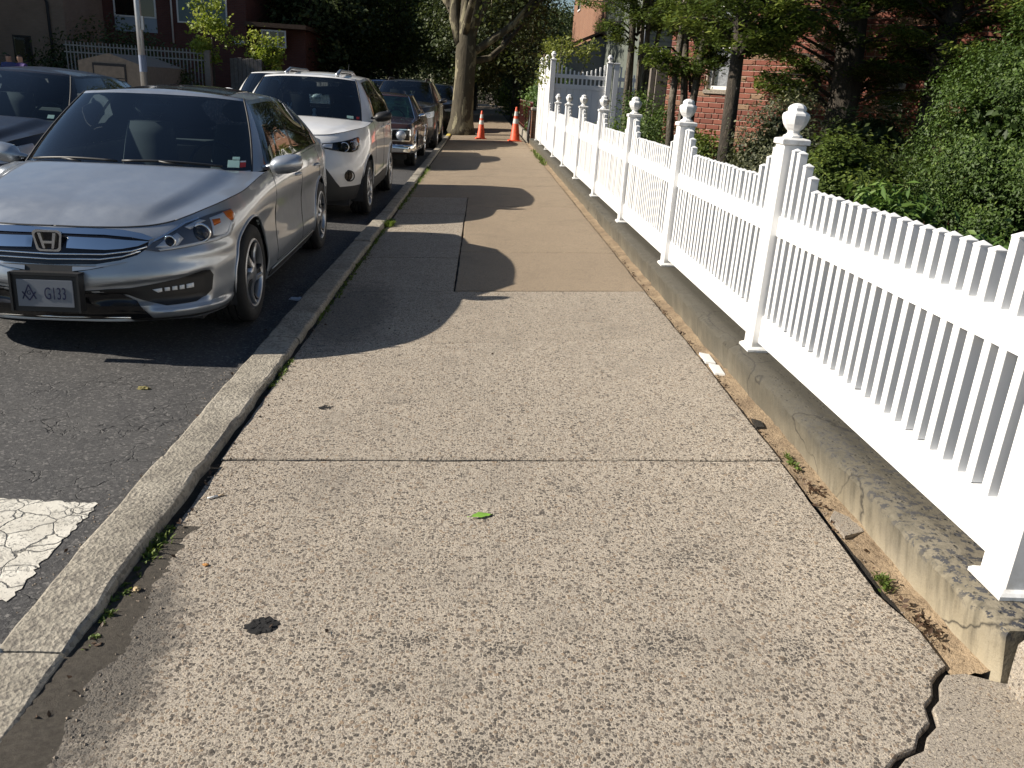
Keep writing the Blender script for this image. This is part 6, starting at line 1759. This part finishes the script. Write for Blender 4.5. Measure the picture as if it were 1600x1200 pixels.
# --- background trees of a few kinds, copied about
def make_round_tree(name, label, seed, H, R, mat, n, ls, low=2.2, bark=B_DARK, group=None, cl=220, ck=.55):
    rg = np.random.default_rng(seed); root = thing(name, label, 'tree', (0, 0, 0), 0, group)
    m_ = MB(); m_.tube([(0, 0, -.1), (.03, .02, low * .6), (.08, 0, low + 1.2), (0, .1, H * .8)], [.26, .2, .16, .05], 10); m_.build('trunk', bark, root)
    cc = []
    while len(cc) < cl:
        d = rg.normal(size=3); d /= np.linalg.norm(d); q = d * rg.uniform(.35, 1.0) ** .6
        q = np.array([q[0] * R, q[1] * R, low + (H - low) * (.5 + .5 * q[2])]); q[:2] *= 1 + .22 * math.sin(3 * math.atan2(q[1], q[0]) + seed)
        cc.append(q)
    cc = np.array(cc); ct = rg.uniform(0, 1, cl)
    lm = MB()
    for k in range(16):
        e = cc[rg.integers(0, cl)]; b_ = np.array([.04, .02, low + rg.uniform(0, (H - low) * .4)])
        lm.tube([tuple(b_), tuple((b_ + e) / 2 + np.array([0, 0, .2])), tuple(e)], [.08, .05, .02], 5)
    lm.build('limbs', bark, root)
    pick = rg.integers(0, cl, n); g_ = rg.normal(size=(n, 3)) * ck; g_[:, 2] *= .7
    out = (cc - np.array([0, 0, (low + H) / 2])); out /= np.linalg.norm(out, axis=1)[:, None]
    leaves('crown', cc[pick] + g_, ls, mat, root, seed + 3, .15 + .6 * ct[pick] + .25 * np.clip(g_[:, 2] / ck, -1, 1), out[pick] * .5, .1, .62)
    return root
def put_tree(src, loc, rz, sc, label, first=[]):
    c = src if src not in first else copy_tree(src)
    first.append(src); c.location = loc; c.rotation_euler = (0, 0, rz); c.scale = sc if hasattr(sc, '__len__') else (sc, sc, sc); c['label'] = label
    return c
GRP_L = 'shade trees along the far side of the street'
tA = make_round_tree('shade_tree', '', 31, 11, 4.2, L_DARK, 16000, .24, 1.6, group=GRP_L)
tB = make_round_tree('shade_tree', '', 32, 12, 4.6, L_DARK, 17000, .25, 2.2, group=GRP_L)
tC = make_round_tree('olive_tree', '', 33, 10, 3.6, L_OLIVE, 15000, .20, 2.0, group=None)
GRP_E = 'dim trees closing the far end of the street'
ORD = ('first', 'second', 'third', 'fourth', 'fifth', 'sixth', 'seventh', 'eighth', 'ninth', 'tenth', 'eleventh', 'twelfth')
for k, (x, y, rz, s_) in enumerate([(-9.6, 49, .3, .95), (-12.8, 54, 1.2, 1.05), (-10.0, 60, 2.2, 1.0), (-13, 66, 3.3, 1.1), (-9.8, 74, 4.1, 1.0), (-12, 84, 5, 1.15), (-16.5, 50, .9, 1.1), (-9.5, 96, 1.7, 1.1), (-13.5, 76, 2.9, 1.15), (-9.2, 66, .5, 1.05)]):
    put_tree(tA if k % 2 == 0 else tB, (x, y, .05), rz, s_, ORD[k] + ' dark shade tree from the camera in the row across the street')
put_tree(tC, (-5.6, 52, 0), .4, (1.0, 1.0, 1.0), 'olive green sunlit tree seen left of the plane trunk')
for k, (x, y, rz, s_) in enumerate([(-.75, 46, 2.0, .62), (-.8, 57, 3.1, .72), (-.75, 72, .2, .9), (4.4, 60, 1.1, .62), (4.5, 72, 2.7, .7), (3.6, 86, .6, .8), (-.75, 90, 2.6, .9)]):
    c = put_tree(tA if k % 2 else tB, (x, y, .1), rz, s_, ORD[k] + ' dark street tree beyond the plane tree on its side of the street'); c['group'] = 'street trees beyond the plane tree'
for k in range(9):
    c = put_tree(tB if k % 2 else tA, (-22 + 5.2 * k, 118 + 4 * (k % 3), 0), k * .8, (1.2, 1.2, 1.15), ORD[k] + ' tree from the left in the dim row closing the far end of the street'); c['group'] = GRP_E
# tree whose twigs reach in front of the orange brick house
tD = make_round_tree('street_tree', 'tree with airy crown on the right beyond the plane tree', 37, 8.0, 2.6, L_PLANE, 9000, .17, 2.9, B_GREY)
tD.location = (1.9, 52.0, .1)
# saplings across the street
def sapling(loc, label, H, seed, n=1500):
    rg = np.random.default_rng(seed); root = thing('sapling', label, 'tree', loc, 0, 'young bright green trees across the street')
    m_ = MB(); m_.tube([(0, 0, 0), (.05, 0, H * .5), (-.03, 0, H * .95)], [.045, .035, .012], 7); m_.build('trunk', B_GREY, root)
    cl = 26; cc = np.stack([rg.normal(0, .42, cl), rg.normal(0, .4, cl), rg.uniform(.38, 1.0, cl) * H], 1); ct = rg.uniform(.3, 1, cl); pick = rg.integers(0, cl, n)
    leaves('crown', cc[pick] + rg.normal(size=(n, 3)) * .15, .15, L_LIME, root, seed, ct[pick], None, .1, .6)
sapling((-10.75, 35.2, .085), 'taller bright green sapling in front of the dark brick building', 4.1, 5)
sapling((-10.0, 40.0, .085), 'smaller bright green sapling beside the distant white SUV', 3.3, 6, 1700)
# hedges on the left
shrub('hedge', 'dark clipped hedge behind the pale iron fence', 'hedge', (-15.6, 37.5, 0), (3.2, .9, 2.1), 7000, .16, L_DARK, 51, 120, .3)
shrub('hedge', 'dark hedge at the foot of the tan building', 'hedge', (-19.5, 33.5, 0), (3.0, .9, 1.1), 4000, .14, L_DARK, 52, 90, .25)
shrub('shrub', 'dark bush in front of the pale iron fence, right of the lamp post', 'shrub', (-11.9, 33.6, .08), (.75, .6, 1.1), 2500, .11, L_DARK, 53, 50, .2)
# --- right garden
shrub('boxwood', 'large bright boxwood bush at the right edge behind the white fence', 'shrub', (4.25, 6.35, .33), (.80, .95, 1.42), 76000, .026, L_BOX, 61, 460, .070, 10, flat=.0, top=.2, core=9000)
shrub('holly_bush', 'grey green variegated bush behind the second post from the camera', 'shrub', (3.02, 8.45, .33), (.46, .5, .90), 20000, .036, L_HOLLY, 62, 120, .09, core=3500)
shrub('privet', 'yellow green hedge bush in front of the brick corner', 'shrub', (2.62, 13.0, .33), (.62, .8, .72), 14000, .042, L_BOX, 63, 100, .1)
shrub('privet', 'yellow green bush to the right of the gate, taller one behind', 'shrub', (2.75, 14.8, .33), (.5, .6, .95), 8000, .05, L_BOX, 68, 90, .12)
shrub('leafy_shrub', 'fine leaved green shrub rising right of the big finial', 'shrub', (2.85, 6.5, .33), (.40, .5, .74), 15000, .036, L_YEW, 64, 120, .07, flat=.3, core=2000)
shrub('leafy_shrub', 'fresh green lance leaved plant just above the pickets', 'plant', (2.62, 5.15, .33), (.36, .42, .52), 2600, .10, L_GREEN, 65, 60, .08, 8, asp=.26)
shrub('leafy_shrub', 'low light green seedling patch left of the boxwood', 'plant', (3.15, 5.0, .33), (.34, .36, .38), 3200, .05, L_GREEN, 66, 60, .07)
shrub('fern_plant', 'low fern like green plants behind the third post', 'plant', (2.55, 9.3, .33), (.55, .9, .42), 4200, .085, L_GREEN, 67, 90, .1, 8, asp=.28)
shrub('ground_cover', 'low dull green ground cover under the boxwood', 'plant', (3.3, 4.2, .33), (.7, .5, .14), 1800, .06, L_BOX, 69, 60, .1)
shrub('ivy_plant', 'dark low shrub between the two privet bushes and the brick wall', 'shrub', (3.3, 12.0, .33), (.5, .6, .55), 5000, .06, L_YEW, 70, 80, .1)
shrub('leafy_shrub', 'dark shrub in front of the brick between the trunks', 'shrub', (4.0, 8.7, .33), (.6, .6, .9), 11000, .05, L_DARK, 71, 160, .1, flat=.3, core=2500)
def yew(label, loc, seed, H, trunk_r, pads, n, lean=(0, 0), zlow=1.5, reach=1.5, stems=1, psize=.066):
    rg = np.random.default_rng(seed); root = thing('yew_tree', label, 'tree', loc, 0, 'dark yew trees in the front garden')
    m_ = MB()
    for k in range(stems):
        o = rg.normal(0, .10, 2) * (stems > 1); q = rg.normal(0, .05, 6) + np.repeat(lean, 3) * np.array([.3, .6, 1, .3, .6, 1])
        m_.tube([(o[0], o[1], -.1), (o[0] + q[0] + .04, o[1] + q[3], H * .25), (o[0] * 1.6 + q[1], o[1] * 1.6 + q[4], H * .55), (o[0] * 2.2 + q[2], o[1] * 2.2 + q[5], H)], [trunk_r * 1.15, trunk_r, trunk_r * .75, trunk_r * .3], 9)
    m_.build('trunk', B_DARK if stems == 1 else B_GREY, root)
    lm = MB(); P = []; T = []
    for k in range(pads):
        z = zlow + (H - zlow) * rg.uniform(0, 1) ** 1.05; a = rg.uniform(0, 6.283); L = reach * rg.uniform(.35, 1.0) * (1.0 if z > zlow + .3 else .8); f = z / H
        b_ = np.array([lean[0] * f, lean[1] * f, z - .25 * L]); e = np.array([lean[0] * f + L * math.cos(a), lean[1] * f + L * math.sin(a), z - .12 * L + .12])
        mid = (b_ + e) / 2 + np.array([0, 0, .12]); lm.tube([tuple(b_), tuple(mid), tuple(e)], [.022, .014, .005], 5)
        k_ = int(1.5 * n / pads); u_ = rg.uniform(.35, 1.12, k_) ** .8; w = rg.normal(0, .17, k_) * (1.15 - .4 * u_)
        c = b_ + (e - b_) * u_[:, None]; c += np.stack([-math.sin(a) * w, math.cos(a) * w, rg.normal(0, .035, k_) - .25 * w ** 2 - .10 * np.maximum(0, u_ - .8)], 1)
        P.append(c); T.append(np.full(k_, rg.uniform(.1, .8)) + .25 * (u_ - .6))
    lm.build('limbs', B_DARK, root)
    leaves('foliage', np.concatenate(P), psize, L_YEW, root, seed, np.concatenate(T), None, .55, .34, fold=.15)
yew('yew tree with the stout dark trunk before the brick wall left of the window', (2.62, 9.0, .33), 81, 4.9, .075, 84, 28000, (-.05, .1), 1.85, 1.1)
yew('yew tree with the thickest trunk, left of the big boxwood', (4.15, 10.1, .33), 82, 6.0, .17, 120, 40000, (.0, .1), 1.55, 1.45)
yew('yew tree right of the thickest trunk, leaning over the boxwood', (5.0, 9.6, .33), 83, 6.0, .12, 110, 36000, (.1, .0), 1.7, 1.4)
yew('slender yew close to the brick corner with ivy grown stem', (2.72, 11.4, .33), 84, 5.2, .05, 64, 17000, (0, 0), 1.55, .85, 3)
yew('many stemmed yew beside the gate panel', (2.72, 15.6, .33), 85, 5.2, .05, 60, 18000, (-.1, 0), 2.2, 1.1, 7)
yew('tall yew at the far right corner behind the boxwood', (5.9, 9.0, .33), 86, 4.8, .11, 60, 18000, (0, 0), 1.9, 1.5)
# vine on the privacy fence
rg = np.random.default_rng(91)
root = thing('vine', 'yellow green vine climbing over the white privacy fence', 'vine', (1.72, 23.6, 2.2))
cl = 50; cc = np.stack([rg.normal(.05, .12, cl), rg.uniform(-1.8, 2.2, cl), rg.uniform(-.35, .75, cl)], 1)
cc2 = np.stack([rg.uniform(.2, 1.2, 22), rg.normal(-.2, .4, 22), rg.uniform(.30, .80, 22)], 1); cc = np.concatenate([cc, cc2]); cl = len(cc)
pick = rg.integers(0, cl, 1700); leaves('foliage', cc[pick] + rg.normal(size=(1700, 3)) * .09, .09, L_VINE, root, 92, rg.uniform(0, 1, cl)[pick], None, .2, .7)
m_ = MB()
for k in range(9):
    a = cc[rg.integers(0, cl)]; m_.tube([(a[0] * .3, a[1], -1.4), (a[0] * .6 + .05, a[1] + .1, -.4), tuple(a)], [.014, .011, .006], 5)
m_.build('stems', B_GREY, root)
shrub('lime_bush', 'bright green bush over the maroon railing', 'shrub', (2.35, 30.5, .3), (.7, 1.3, 1.55), 6000, .10, L_GREEN, 95, 80, .16)
shrub('dim_hedge', 'dim hedge behind the maroon railing further along', 'hedge', (2.9, 35.5, .1), (.9, 2.6, 1.5), 6000, .12, L_DARK, 96, 90, .2)
shrub('golden_bush', 'small yellow bush far down the pavement', 'shrub', (1.7, 62, .1), (.8, .8, 1.5), 1800, .14, L_LIME, 97, 40, .2)
shrub('hedge', 'long dark hedge on the far side of the street below the shade trees', 'hedge', (-14.2, 80, 0), (1.2, 33, 2.6), 26000, .22, L_DARK, 55, 400, .45)
shrub('hedge', 'long dark hedge along the right of the pavement far beyond the cones', 'hedge', (3.3, 62, 0), (1.3, 22, 3.2), 20000, .2, L_DARK, 56, 300, .45)
shrub('hedge', 'wide dark hedge across the far end of the street', 'hedge', (-4, 112, 0), (16, 1.5, 3.4), 20000, .28, L_DARK, 57, 260, .55)
# --- weeds and grass
def weeds(name, label, cat, pts, seed, per=26, h=.042, loc=(0, 0, 0), blade=True):
    rg = np.random.default_rng(seed); root = thing(name, label, cat, loc)
    C = []; V = []; F = []; TI = []
    for (x, y, z, s_) in pts:
        for k in range(per):
            a = rg.uniform(0, 6.28); r0 = abs(rg.normal(0, .016)) * s_; bx, by = x + r0 * math.cos(a), y + r0 * math.sin(a) * 1.6
            hh = h * s_ * rg.uniform(.4, 1.2); le = rg.uniform(.2, .9) * hh; w = .0035 * s_ * rg.uniform(.7, 1.6); px, py = -math.sin(a) * w, math.cos(a) * w
            i = len(V); V += [(bx - px, by - py, z), (bx + px, by + py, z), (bx + le * .5 * math.cos(a) + px, by + le * .5 * math.sin(a) + py, z + hh * .7), (bx + le * .5 * math.cos(a) - px, by + le * .5 * math.sin(a) - py, z + hh * .7), (bx + le * math.cos(a), by + le * math.sin(a), z + hh * .9)]
            F += [(i, i + 1, i + 2, i + 3), (i + 3, i + 2, i + 4)]; TI += [rg.uniform(.1, 1)] * 5
        n = int(per * 1.2); C.append(np.array([x, y, z + .012]) + rg.normal(size=(n, 3)) * np.array([.014, .022, .010]) * s_)
    me = bpy.data.meshes.new('blades'); me.from_pydata(V, [], F); me.update(); me.materials.append(L_GRASS)
    a_ = me.attributes.new('tint', 'FLOAT', 'POINT'); a_.data.foreach_set('value', TI)
    o = link(bpy.data.objects.new('blades', me), root); o['kind'] = 'stuff'
    lo = leaves('leaves', np.concatenate(C), .02, L_GRASS, root, seed, None, None, .3, .6); lo['kind'] = 'stuff'
    return root
r = random.Random(77)
kx = -1.10
zk = zs(kx) - .012
weeds('weeds', 'strip of green weeds in the kerb joint at the lower left', 'weeds', [(kx + r.uniform(-.006, .022), 2.05 + .052 * k + r.uniform(-.02, .02), zk, r.uniform(.5, .95) * (1.05 if 8 < k < 14 else .7)) for k in range(14)], 101)
weeds('weeds', 'small tuft of weeds at the kerb at the front edge of the sedan shadow', 'weeds', [(kx + r.uniform(0, .02), 4.3 + .06 * k, zk, r.uniform(.5, .9)) for k in range(9)], 102, 16)
weeds('weeds', 'thin weeds in the shaded kerb joint beside the silver sedan', 'weeds', [(kx + r.uniform(0, .03), 5.6 + .11 * k, zk, r.uniform(.6, 1.1)) for k in range(38)], 103, 12)
weeds('weeds', 'bright tuft of weeds at the kerb between the two nearest cars', 'weeds', [(kx + r.uniform(-.01, .05), 9.95 + .06 * k, zk, r.uniform(1.2, 2.0)) for k in range(7)], 104, 24)
weeds('weeds', 'line of weeds at the kerb beside the white SUV', 'weeds', [(kx + r.uniform(0, .04), 11.5 + .16 * k, zk, r.uniform(.9, 1.7)) for k in range(30)], 105, 10)
weeds('weeds', 'weeds at the kerb beside the old maroon sedan', 'weeds', [(kx + r.uniform(0, .04), 16.4 + .12 * k, zk, r.uniform(1.0, 1.8)) for k in range(14)], 106, 10)
weeds('weeds', 'green grass at the foot of the wall below the privacy fence', 'weeds', [(1.44 + r.uniform(-.05, .06), 19 + .14 * k, .12, r.uniform(1.2, 2.4)) for k in range(34)], 107, 12)
weeds('weeds', 'little grass tuft in the dirt strip near the open crack', 'weeds', [(1.425 + r.uniform(-.01, .02), 2.32 + .03 * k, .125, r.uniform(.5, .8)) for k in range(3)], 108, 16)
weeds('weeds', 'sprig of dull green weed where the slab joint meets the dirt strip', 'weeds', [(1.45 + r.uniform(-.02, .02), 3.25 + .04 * k, .125, r.uniform(.4, .7)) for k in range(4)], 109, 10)
# ------------------------------------------------------------------ traffic cones
M_CONE = simple('cone_orange', (.70, .085, .025), .55, 0, .28, 9)
M_REFL = simple('reflective_white', (.60, .60, .57), .5, 0, .2, 14)
def cone(label, loc, h):
    root = thing('traffic_cone', label, 'traffic cone', loc, .2, 'orange traffic cones on the pavement')
    b = .19 * h; r0 = .150 * h; r1 = .028 * h
    f = lambda z: r0 + (r1 - r0) * (z - .04 * h) / (.96 * h)
    m_ = MB(); m_.bbox(-b, b, -b, b, 0, .035 * h, .012); m_.build('base', M_CONE, root)
    m_ = MB(); m_.lathe([(r0 + .02, .034 * h), (r0, .05 * h), (f(.98 * h), .98 * h), (r1 * .7, h), (r1 * .5, h)], 24, caps=False); m_.build('body', M_CONE, root)
    for a, c in ((.52, .66), (.74, .87)):
        m_ = MB(); m_.lathe([(f(a * h) + .003, a * h), (f(c * h) + .003, c * h)], 24, caps=False); m_.build('collar', M_REFL, root)
cone('smaller orange traffic cone beside the plane tree trunk', (-.02, 29.3, zs(0)), .92)
cone('taller orange traffic cone on the right near the iron gate', (1.10, 28.1, zs(1.1)), 1.08)
# ------------------------------------------------------------------ litter and marks on the pavement
def blob(r, n, rng, j=.25): return [(r * (1 + rng.uniform(-j, j)) * math.cos(2 * math.pi * k / n), r * (1 + rng.uniform(-j, j)) * math.sin(2 * math.pi * k / n)) for k in range(n)]
M_TAR = mat_soil('tar', (.018, .018, .02), (.045, .043, .043), 60, 1.0)
def tar(label, x, y, rx, ry, seed):
    rng = random.Random(seed); m_ = MB(); c = blob(1, 36, rng, .17)
    rings = [[(px * s_ * rx, py * s_ * ry, z + rng.uniform(-.0022, .0022)) for px, py in c] for s_, z in ((1.05, -.003), (1.0, .002), (.85, .004), (.6, .003), (.3, .0035))]
    m_.loft(rings, True, False, True); o = m_.build('tar_patch', M_TAR); o.location = (x, y, zs(x) + .001); tag(o, label, 'tar patch')
tar('round black tar patch on the pavement at the lower left', -.60, 2.14, .050, .040, 1)
tar('small black tar spot on the pavement further up', -.72, 3.97, .05, .035, 2)
lf = thing('fallen_leaf', 'fresh green leaf lying on the pavement', 'leaf', (.07, 2.82, zs(.07) + .004), .35)
m_ = MB(); q = []
for k in range(9):
    u_ = k / 8; w = .016 * math.sin(math.pi * min(1, u_ * 1.05)) ** .8 * (1 + .25 * math.sin(u_ * 19)); q.append([(-.045 + .09 * u_, w, .006 + .004 * math.sin(5 * u_)), (-.045 + .09 * u_, 0, .002 + .004 * math.sin(5 * u_)), (-.045 + .09 * u_, -w, .005)])
m_.loft(q, False, smooth=True); o = m_.build('blade', simple('leaf_green', (.22, .42, .06), .5), lf)
m_ = MB(); m_.tube([(-.045, 0, .003), (-.06, .004, .003)], .0014, 5); m_.build('stalk', bpy.data.materials['leaf_green'], lf)
ct = thing('cigarette_end', 'white cigarette end lying by the kerb above the slab joint', 'cigarette', (-1.0, 2.98, zs(-1) + .006), .55)
m_ = MB(); m_.tube([(-.03, 0, 0), (.012, .002, 0)], .0042, 8); m_.build('paper_tube', M_WHITEP, ct)
m_ = MB(); m_.tube([(.012, .002, 0), (.036, .004, 0)], .0044, 8); m_.build('filter', simple('filter_tan', (.55, .42, .28), .8), ct)
def crumple(name, label, cat, loc, s, mat, seed):
    rng = random.Random(seed); bm = bmesh.new(); bmesh.ops.create_icosphere(bm, subdivisions=3, radius=1)
    for v in bm.verts:
        k = .65 + .5 * rng.random(); v.co = Vector((v.co.x * s[0] * k, v.co.y * s[1] * k, max(-.2, v.co.z) * s[2] * k))
    me = bpy.data.meshes.new(name); bm.to_mesh(me); bm.free(); me.materials.append(mat); o = link(bpy.data.objects.new(name, me)); o.location = loc; tag(o, label, cat)
M_PAPER = simple('paper_scrap', (.62, .64, .70), .7); M_FILM = simple('clear_film', (.42, .41, .37), .25)
crumple('paper_scrap', 'tiny crumpled white paper on the asphalt beside the stop line', 'litter', (-1.33, 2.42, .006), (.018, .014, .012), M_PAPER, 3)
crumple('plastic_wrapper', 'crumpled clear plastic wrapper on the asphalt at the lower left edge', 'litter', (-1.325, 1.98, .012), (.05, .06, .03), M_FILM, 4)
crumple('paper_scrap', 'flat pale scrap on the kerb in the shadow of the sedan', 'litter', (-1.36, 6.3, .006), (.09, .05, .012), M_PAPER, 8)
crumple('fallen_leaf', 'dry curled leaf on the asphalt in front of the sedan', 'leaf', (-1.75, 4.2, .008), (.035, .02, .014), simple('dry_leaf', (.22, .19, .07), .8), 9)
crumple('pebble', 'pale pebble among the weeds in the kerb joint', 'stone', (-1.055, 2.33, zs(-1.05) + .006), (.012, .014, .012), simple('pebble_tan', (.50, .38, .22), .8), 10)
crumple('orange_leaf', 'tiny orange leaf scrap on the lower left of the pavement', 'leaf', (-.88, 2.48, zs(-.88) + .004), (.012, .008, .005), simple('orange_scrap', (.5, .25, .08), .8), 11)
# bits in the dirt strip: concrete shards, a broken white tile, dead leaves
def shard(label, pts, z, mat, name='concrete_shard', cat='concrete', th=.014):
    m_ = MB(); m_.prism(pts, 0, th); o = m_.build(name, mat); o.location = (0, 0, z); tag(o, label, cat)
shard('large grey concrete shard wedged between slab and wall', [(1.43, 2.66), (1.52, 2.70), (1.535, 2.78), (1.47, 2.86), (1.43, 2.80)], .121, M_FINE)
shard('broken white tile in the dirt strip below the second post, lower half', [(1.445, 4.55), (1.50, 4.53), (1.51, 4.70), (1.455, 4.73)], .122, M_WHITEP, 'broken_tile', 'tile')
shard('broken white tile in the dirt strip below the second post, upper half', [(1.442, 4.76), (1.50, 4.74), (1.505, 4.92), (1.45, 4.95)], .123, M_WHITEP, 'broken_tile', 'tile')
shard('small dark stone chip against the slab edge above the joint', [(1.43, 3.72), (1.47, 3.72), (1.48, 3.80), (1.44, 3.83)], .122, M_JOINT, 'stone_chip', 'stone')
rg = np.random.default_rng(5)
C = np.concatenate([np.stack([rg.normal(1.455, .02, 60), rg.normal(2.13, .06, 60), .135 + rg.uniform(0, .012, 60)], 1), np.stack([rg.normal(1.46, .02, 40), rg.normal(3.05, .06, 40), .130 + rg.uniform(0, .012, 40)], 1), np.stack([rg.normal(1.445, .012, 200), rg.uniform(2, 9, 200), .122 + rg.uniform(0, .012, 200)], 1)])
L_DEAD = mat_leaf('dead_leaf', (.035, .022, .013), (.09, .052, .03), c2=(.16, .10, .05), trans=.1)
C = np.concatenate([C, np.stack([-1.275 - np.abs(rg.normal(0, .05, 260)), rg.uniform(1.6, 12, 260), np.full(260, .006)], 1), np.stack([-1.09 + np.abs(rg.normal(0, .03, 160)), rg.uniform(1.6, 12, 160), np.full(160, .026)], 1), np.stack([rg.uniform(-1, 1.4, 30), rg.uniform(2, 14, 30), np.full(30, .0)], 1)])
C[-30:, 2] = .12 + .045 * (C[-30:, 0] - 1.2) + .008
o = leaves('leaf_litter', C, .022, L_DEAD, None, 6, None, None, .5, .5); o['kind'] = 'stuff'
# grit and pebbles loose on the pavement edge
rg = np.random.default_rng(8); V = []; F = []
for k in range(2600):
    y = rg.uniform(1.2, 9); x = (1.42 + rg.uniform(.0, .11), -1.09 + abs(rg.normal(0, .12)), -1.275 - abs(rg.normal(0, .09)))[k % 3]; s = rg.uniform(.0016, .0055)
    z = (zs(x) if -1.2 < x < 1.4 else .118 if x > 0 else 0.0) + s * .4; i = len(V)
    for dx, dy, dz in ((1, 0, 0), (-1, 0, 0), (0, 1, 0), (0, -1, 0), (0, 0, 1), (0, 0, -1)): V.append((x + dx * s * rg.uniform(.7, 1.3), y + dy * s * rg.uniform(.7, 1.3), z + dz * s * .8))
    F += [(i, i + 2, i + 4), (i + 2, i + 1, i + 4), (i + 1, i + 3, i + 4), (i + 3, i, i + 4), (i + 2, i, i + 5), (i + 1, i + 2, i + 5), (i + 3, i + 1, i + 5), (i, i + 3, i + 5)]
me = bpy.data.meshes.new('grit'); me.from_pydata(V, [], F); me.materials.append(simple('grit', (.26, .21, .16), .9, 0, .4, 60)); o = link(bpy.data.objects.new('grit', me)); o['kind'] = 'stuff'
# ------------------------------------------------------------------ two people behind the dark sedan
def mat_person(name, jacket, legs, hair):
    m, t, out = nt(name); v = coords(t); s = sep(t, v)
    col = ramp(t, mth(t, 'MULTIPLY', s[2], .5), [(0.0, (.03, .03, .03)), (.04, legs), (.43, legs), (.44, jacket), (.735, jacket), (.745, (.42, .26, .19)), (.83, (.42, .26, .19)), (.835, hair)], 'CONSTANT')
    principled(t, out, col, .8); return m
def person(label, loc, rz, jacket, legs, hair, step=.12, bend=.0):
    J = dict(pel=(0, 0, .95), chest=(0, -.01 - bend, 1.28), neck=(0, -.02 - bend, 1.47), head=(0, -.04 - bend, 1.62), top=(0, -.03 - bend, 1.74),
             sl=(.19, -bend, 1.40), el=(.25, .02 - bend, 1.12), hl=(.22, -.14 - bend, .90), sr=(-.19, -bend, 1.40), er=(-.25, .02 - bend, 1.12), hr=(-.22, -.12 - bend, .90),
             hipl=(.10, 0, .90), kl=(.11, -step, .50), al=(.11, -step * .6, .09), tl=(.11, -step * .6 - .16, .04), hipr=(-.10, 0, .90), kr=(-.11, step * .6, .50), ar=(-.11, step * 1.4, .09), tr=(-.11, step * 1.4 - .16, .04))
    Rr = dict(pel=.15, chest=.165, neck=.06, head=.105, top=.07, sl=.085, el=.055, hl=.04, sr=.085, er=.055, hr=.04, hipl=.10, kl=.065, al=.045, tl=.04, hipr=.10, kr=.065, ar=.045, tr=.04)
    E_ = [('pel', 'chest'), ('chest', 'neck'), ('neck', 'head'), ('head', 'top'), ('chest', 'sl'), ('sl', 'el'), ('el', 'hl'), ('chest', 'sr'), ('sr', 'er'), ('er', 'hr'), ('pel', 'hipl'), ('hipl', 'kl'), ('kl', 'al'), ('al', 'tl'), ('pel', 'hipr'), ('hipr', 'kr'), ('kr', 'ar'), ('ar', 'tr')]
    ks = list(J); me = bpy.data.meshes.new('person'); me.from_pydata([J[k] for k in ks], [(ks.index(a), ks.index(b)) for a, b in E_], []); o = link(bpy.data.objects.new('person', me))
    md = o.modifiers.new('skin', 'SKIN'); 
    for i, k in enumerate(ks): me.skin_vertices[0].data[i].radius = (Rr[k], Rr[k] * (.72 if k in ('chest', 'pel') else 1))
    me.skin_vertices[0].data[0].use_root = True
    sb = o.modifiers.new('sub', 'SUBSURF'); sb.levels = 2; sb.render_levels = 2
    dg = bpy.context.evaluated_depsgraph_get(); m2 = bpy.data.meshes.new_from_object(o.evaluated_get(dg)); o.modifiers.clear(); o.data = m2
    m2.materials.clear(); m2.materials.append(mat_person('clothes', jacket, legs, hair))
    for p_ in m2.polygons: p_.use_smooth = True
    o.location = loc; o.rotation_euler = (0, 0, rz); tag(o, label, 'person')
    for sg, nm in ((.11, 0), (-.11, 0)):
        pass
person('person in a blue jacket with a white stripe walking behind the dark sedan', (-15.9, 30.0, .085), .4, (.05, .07, .20), (.03, .03, .04), (.02, .015, .012))
person('person in a purple jacket beside the one in blue', (-15.25, 29.6, .085), -.5, (.07, .04, .19), (.03, .03, .045), (.03, .02, .015), .1, .05)
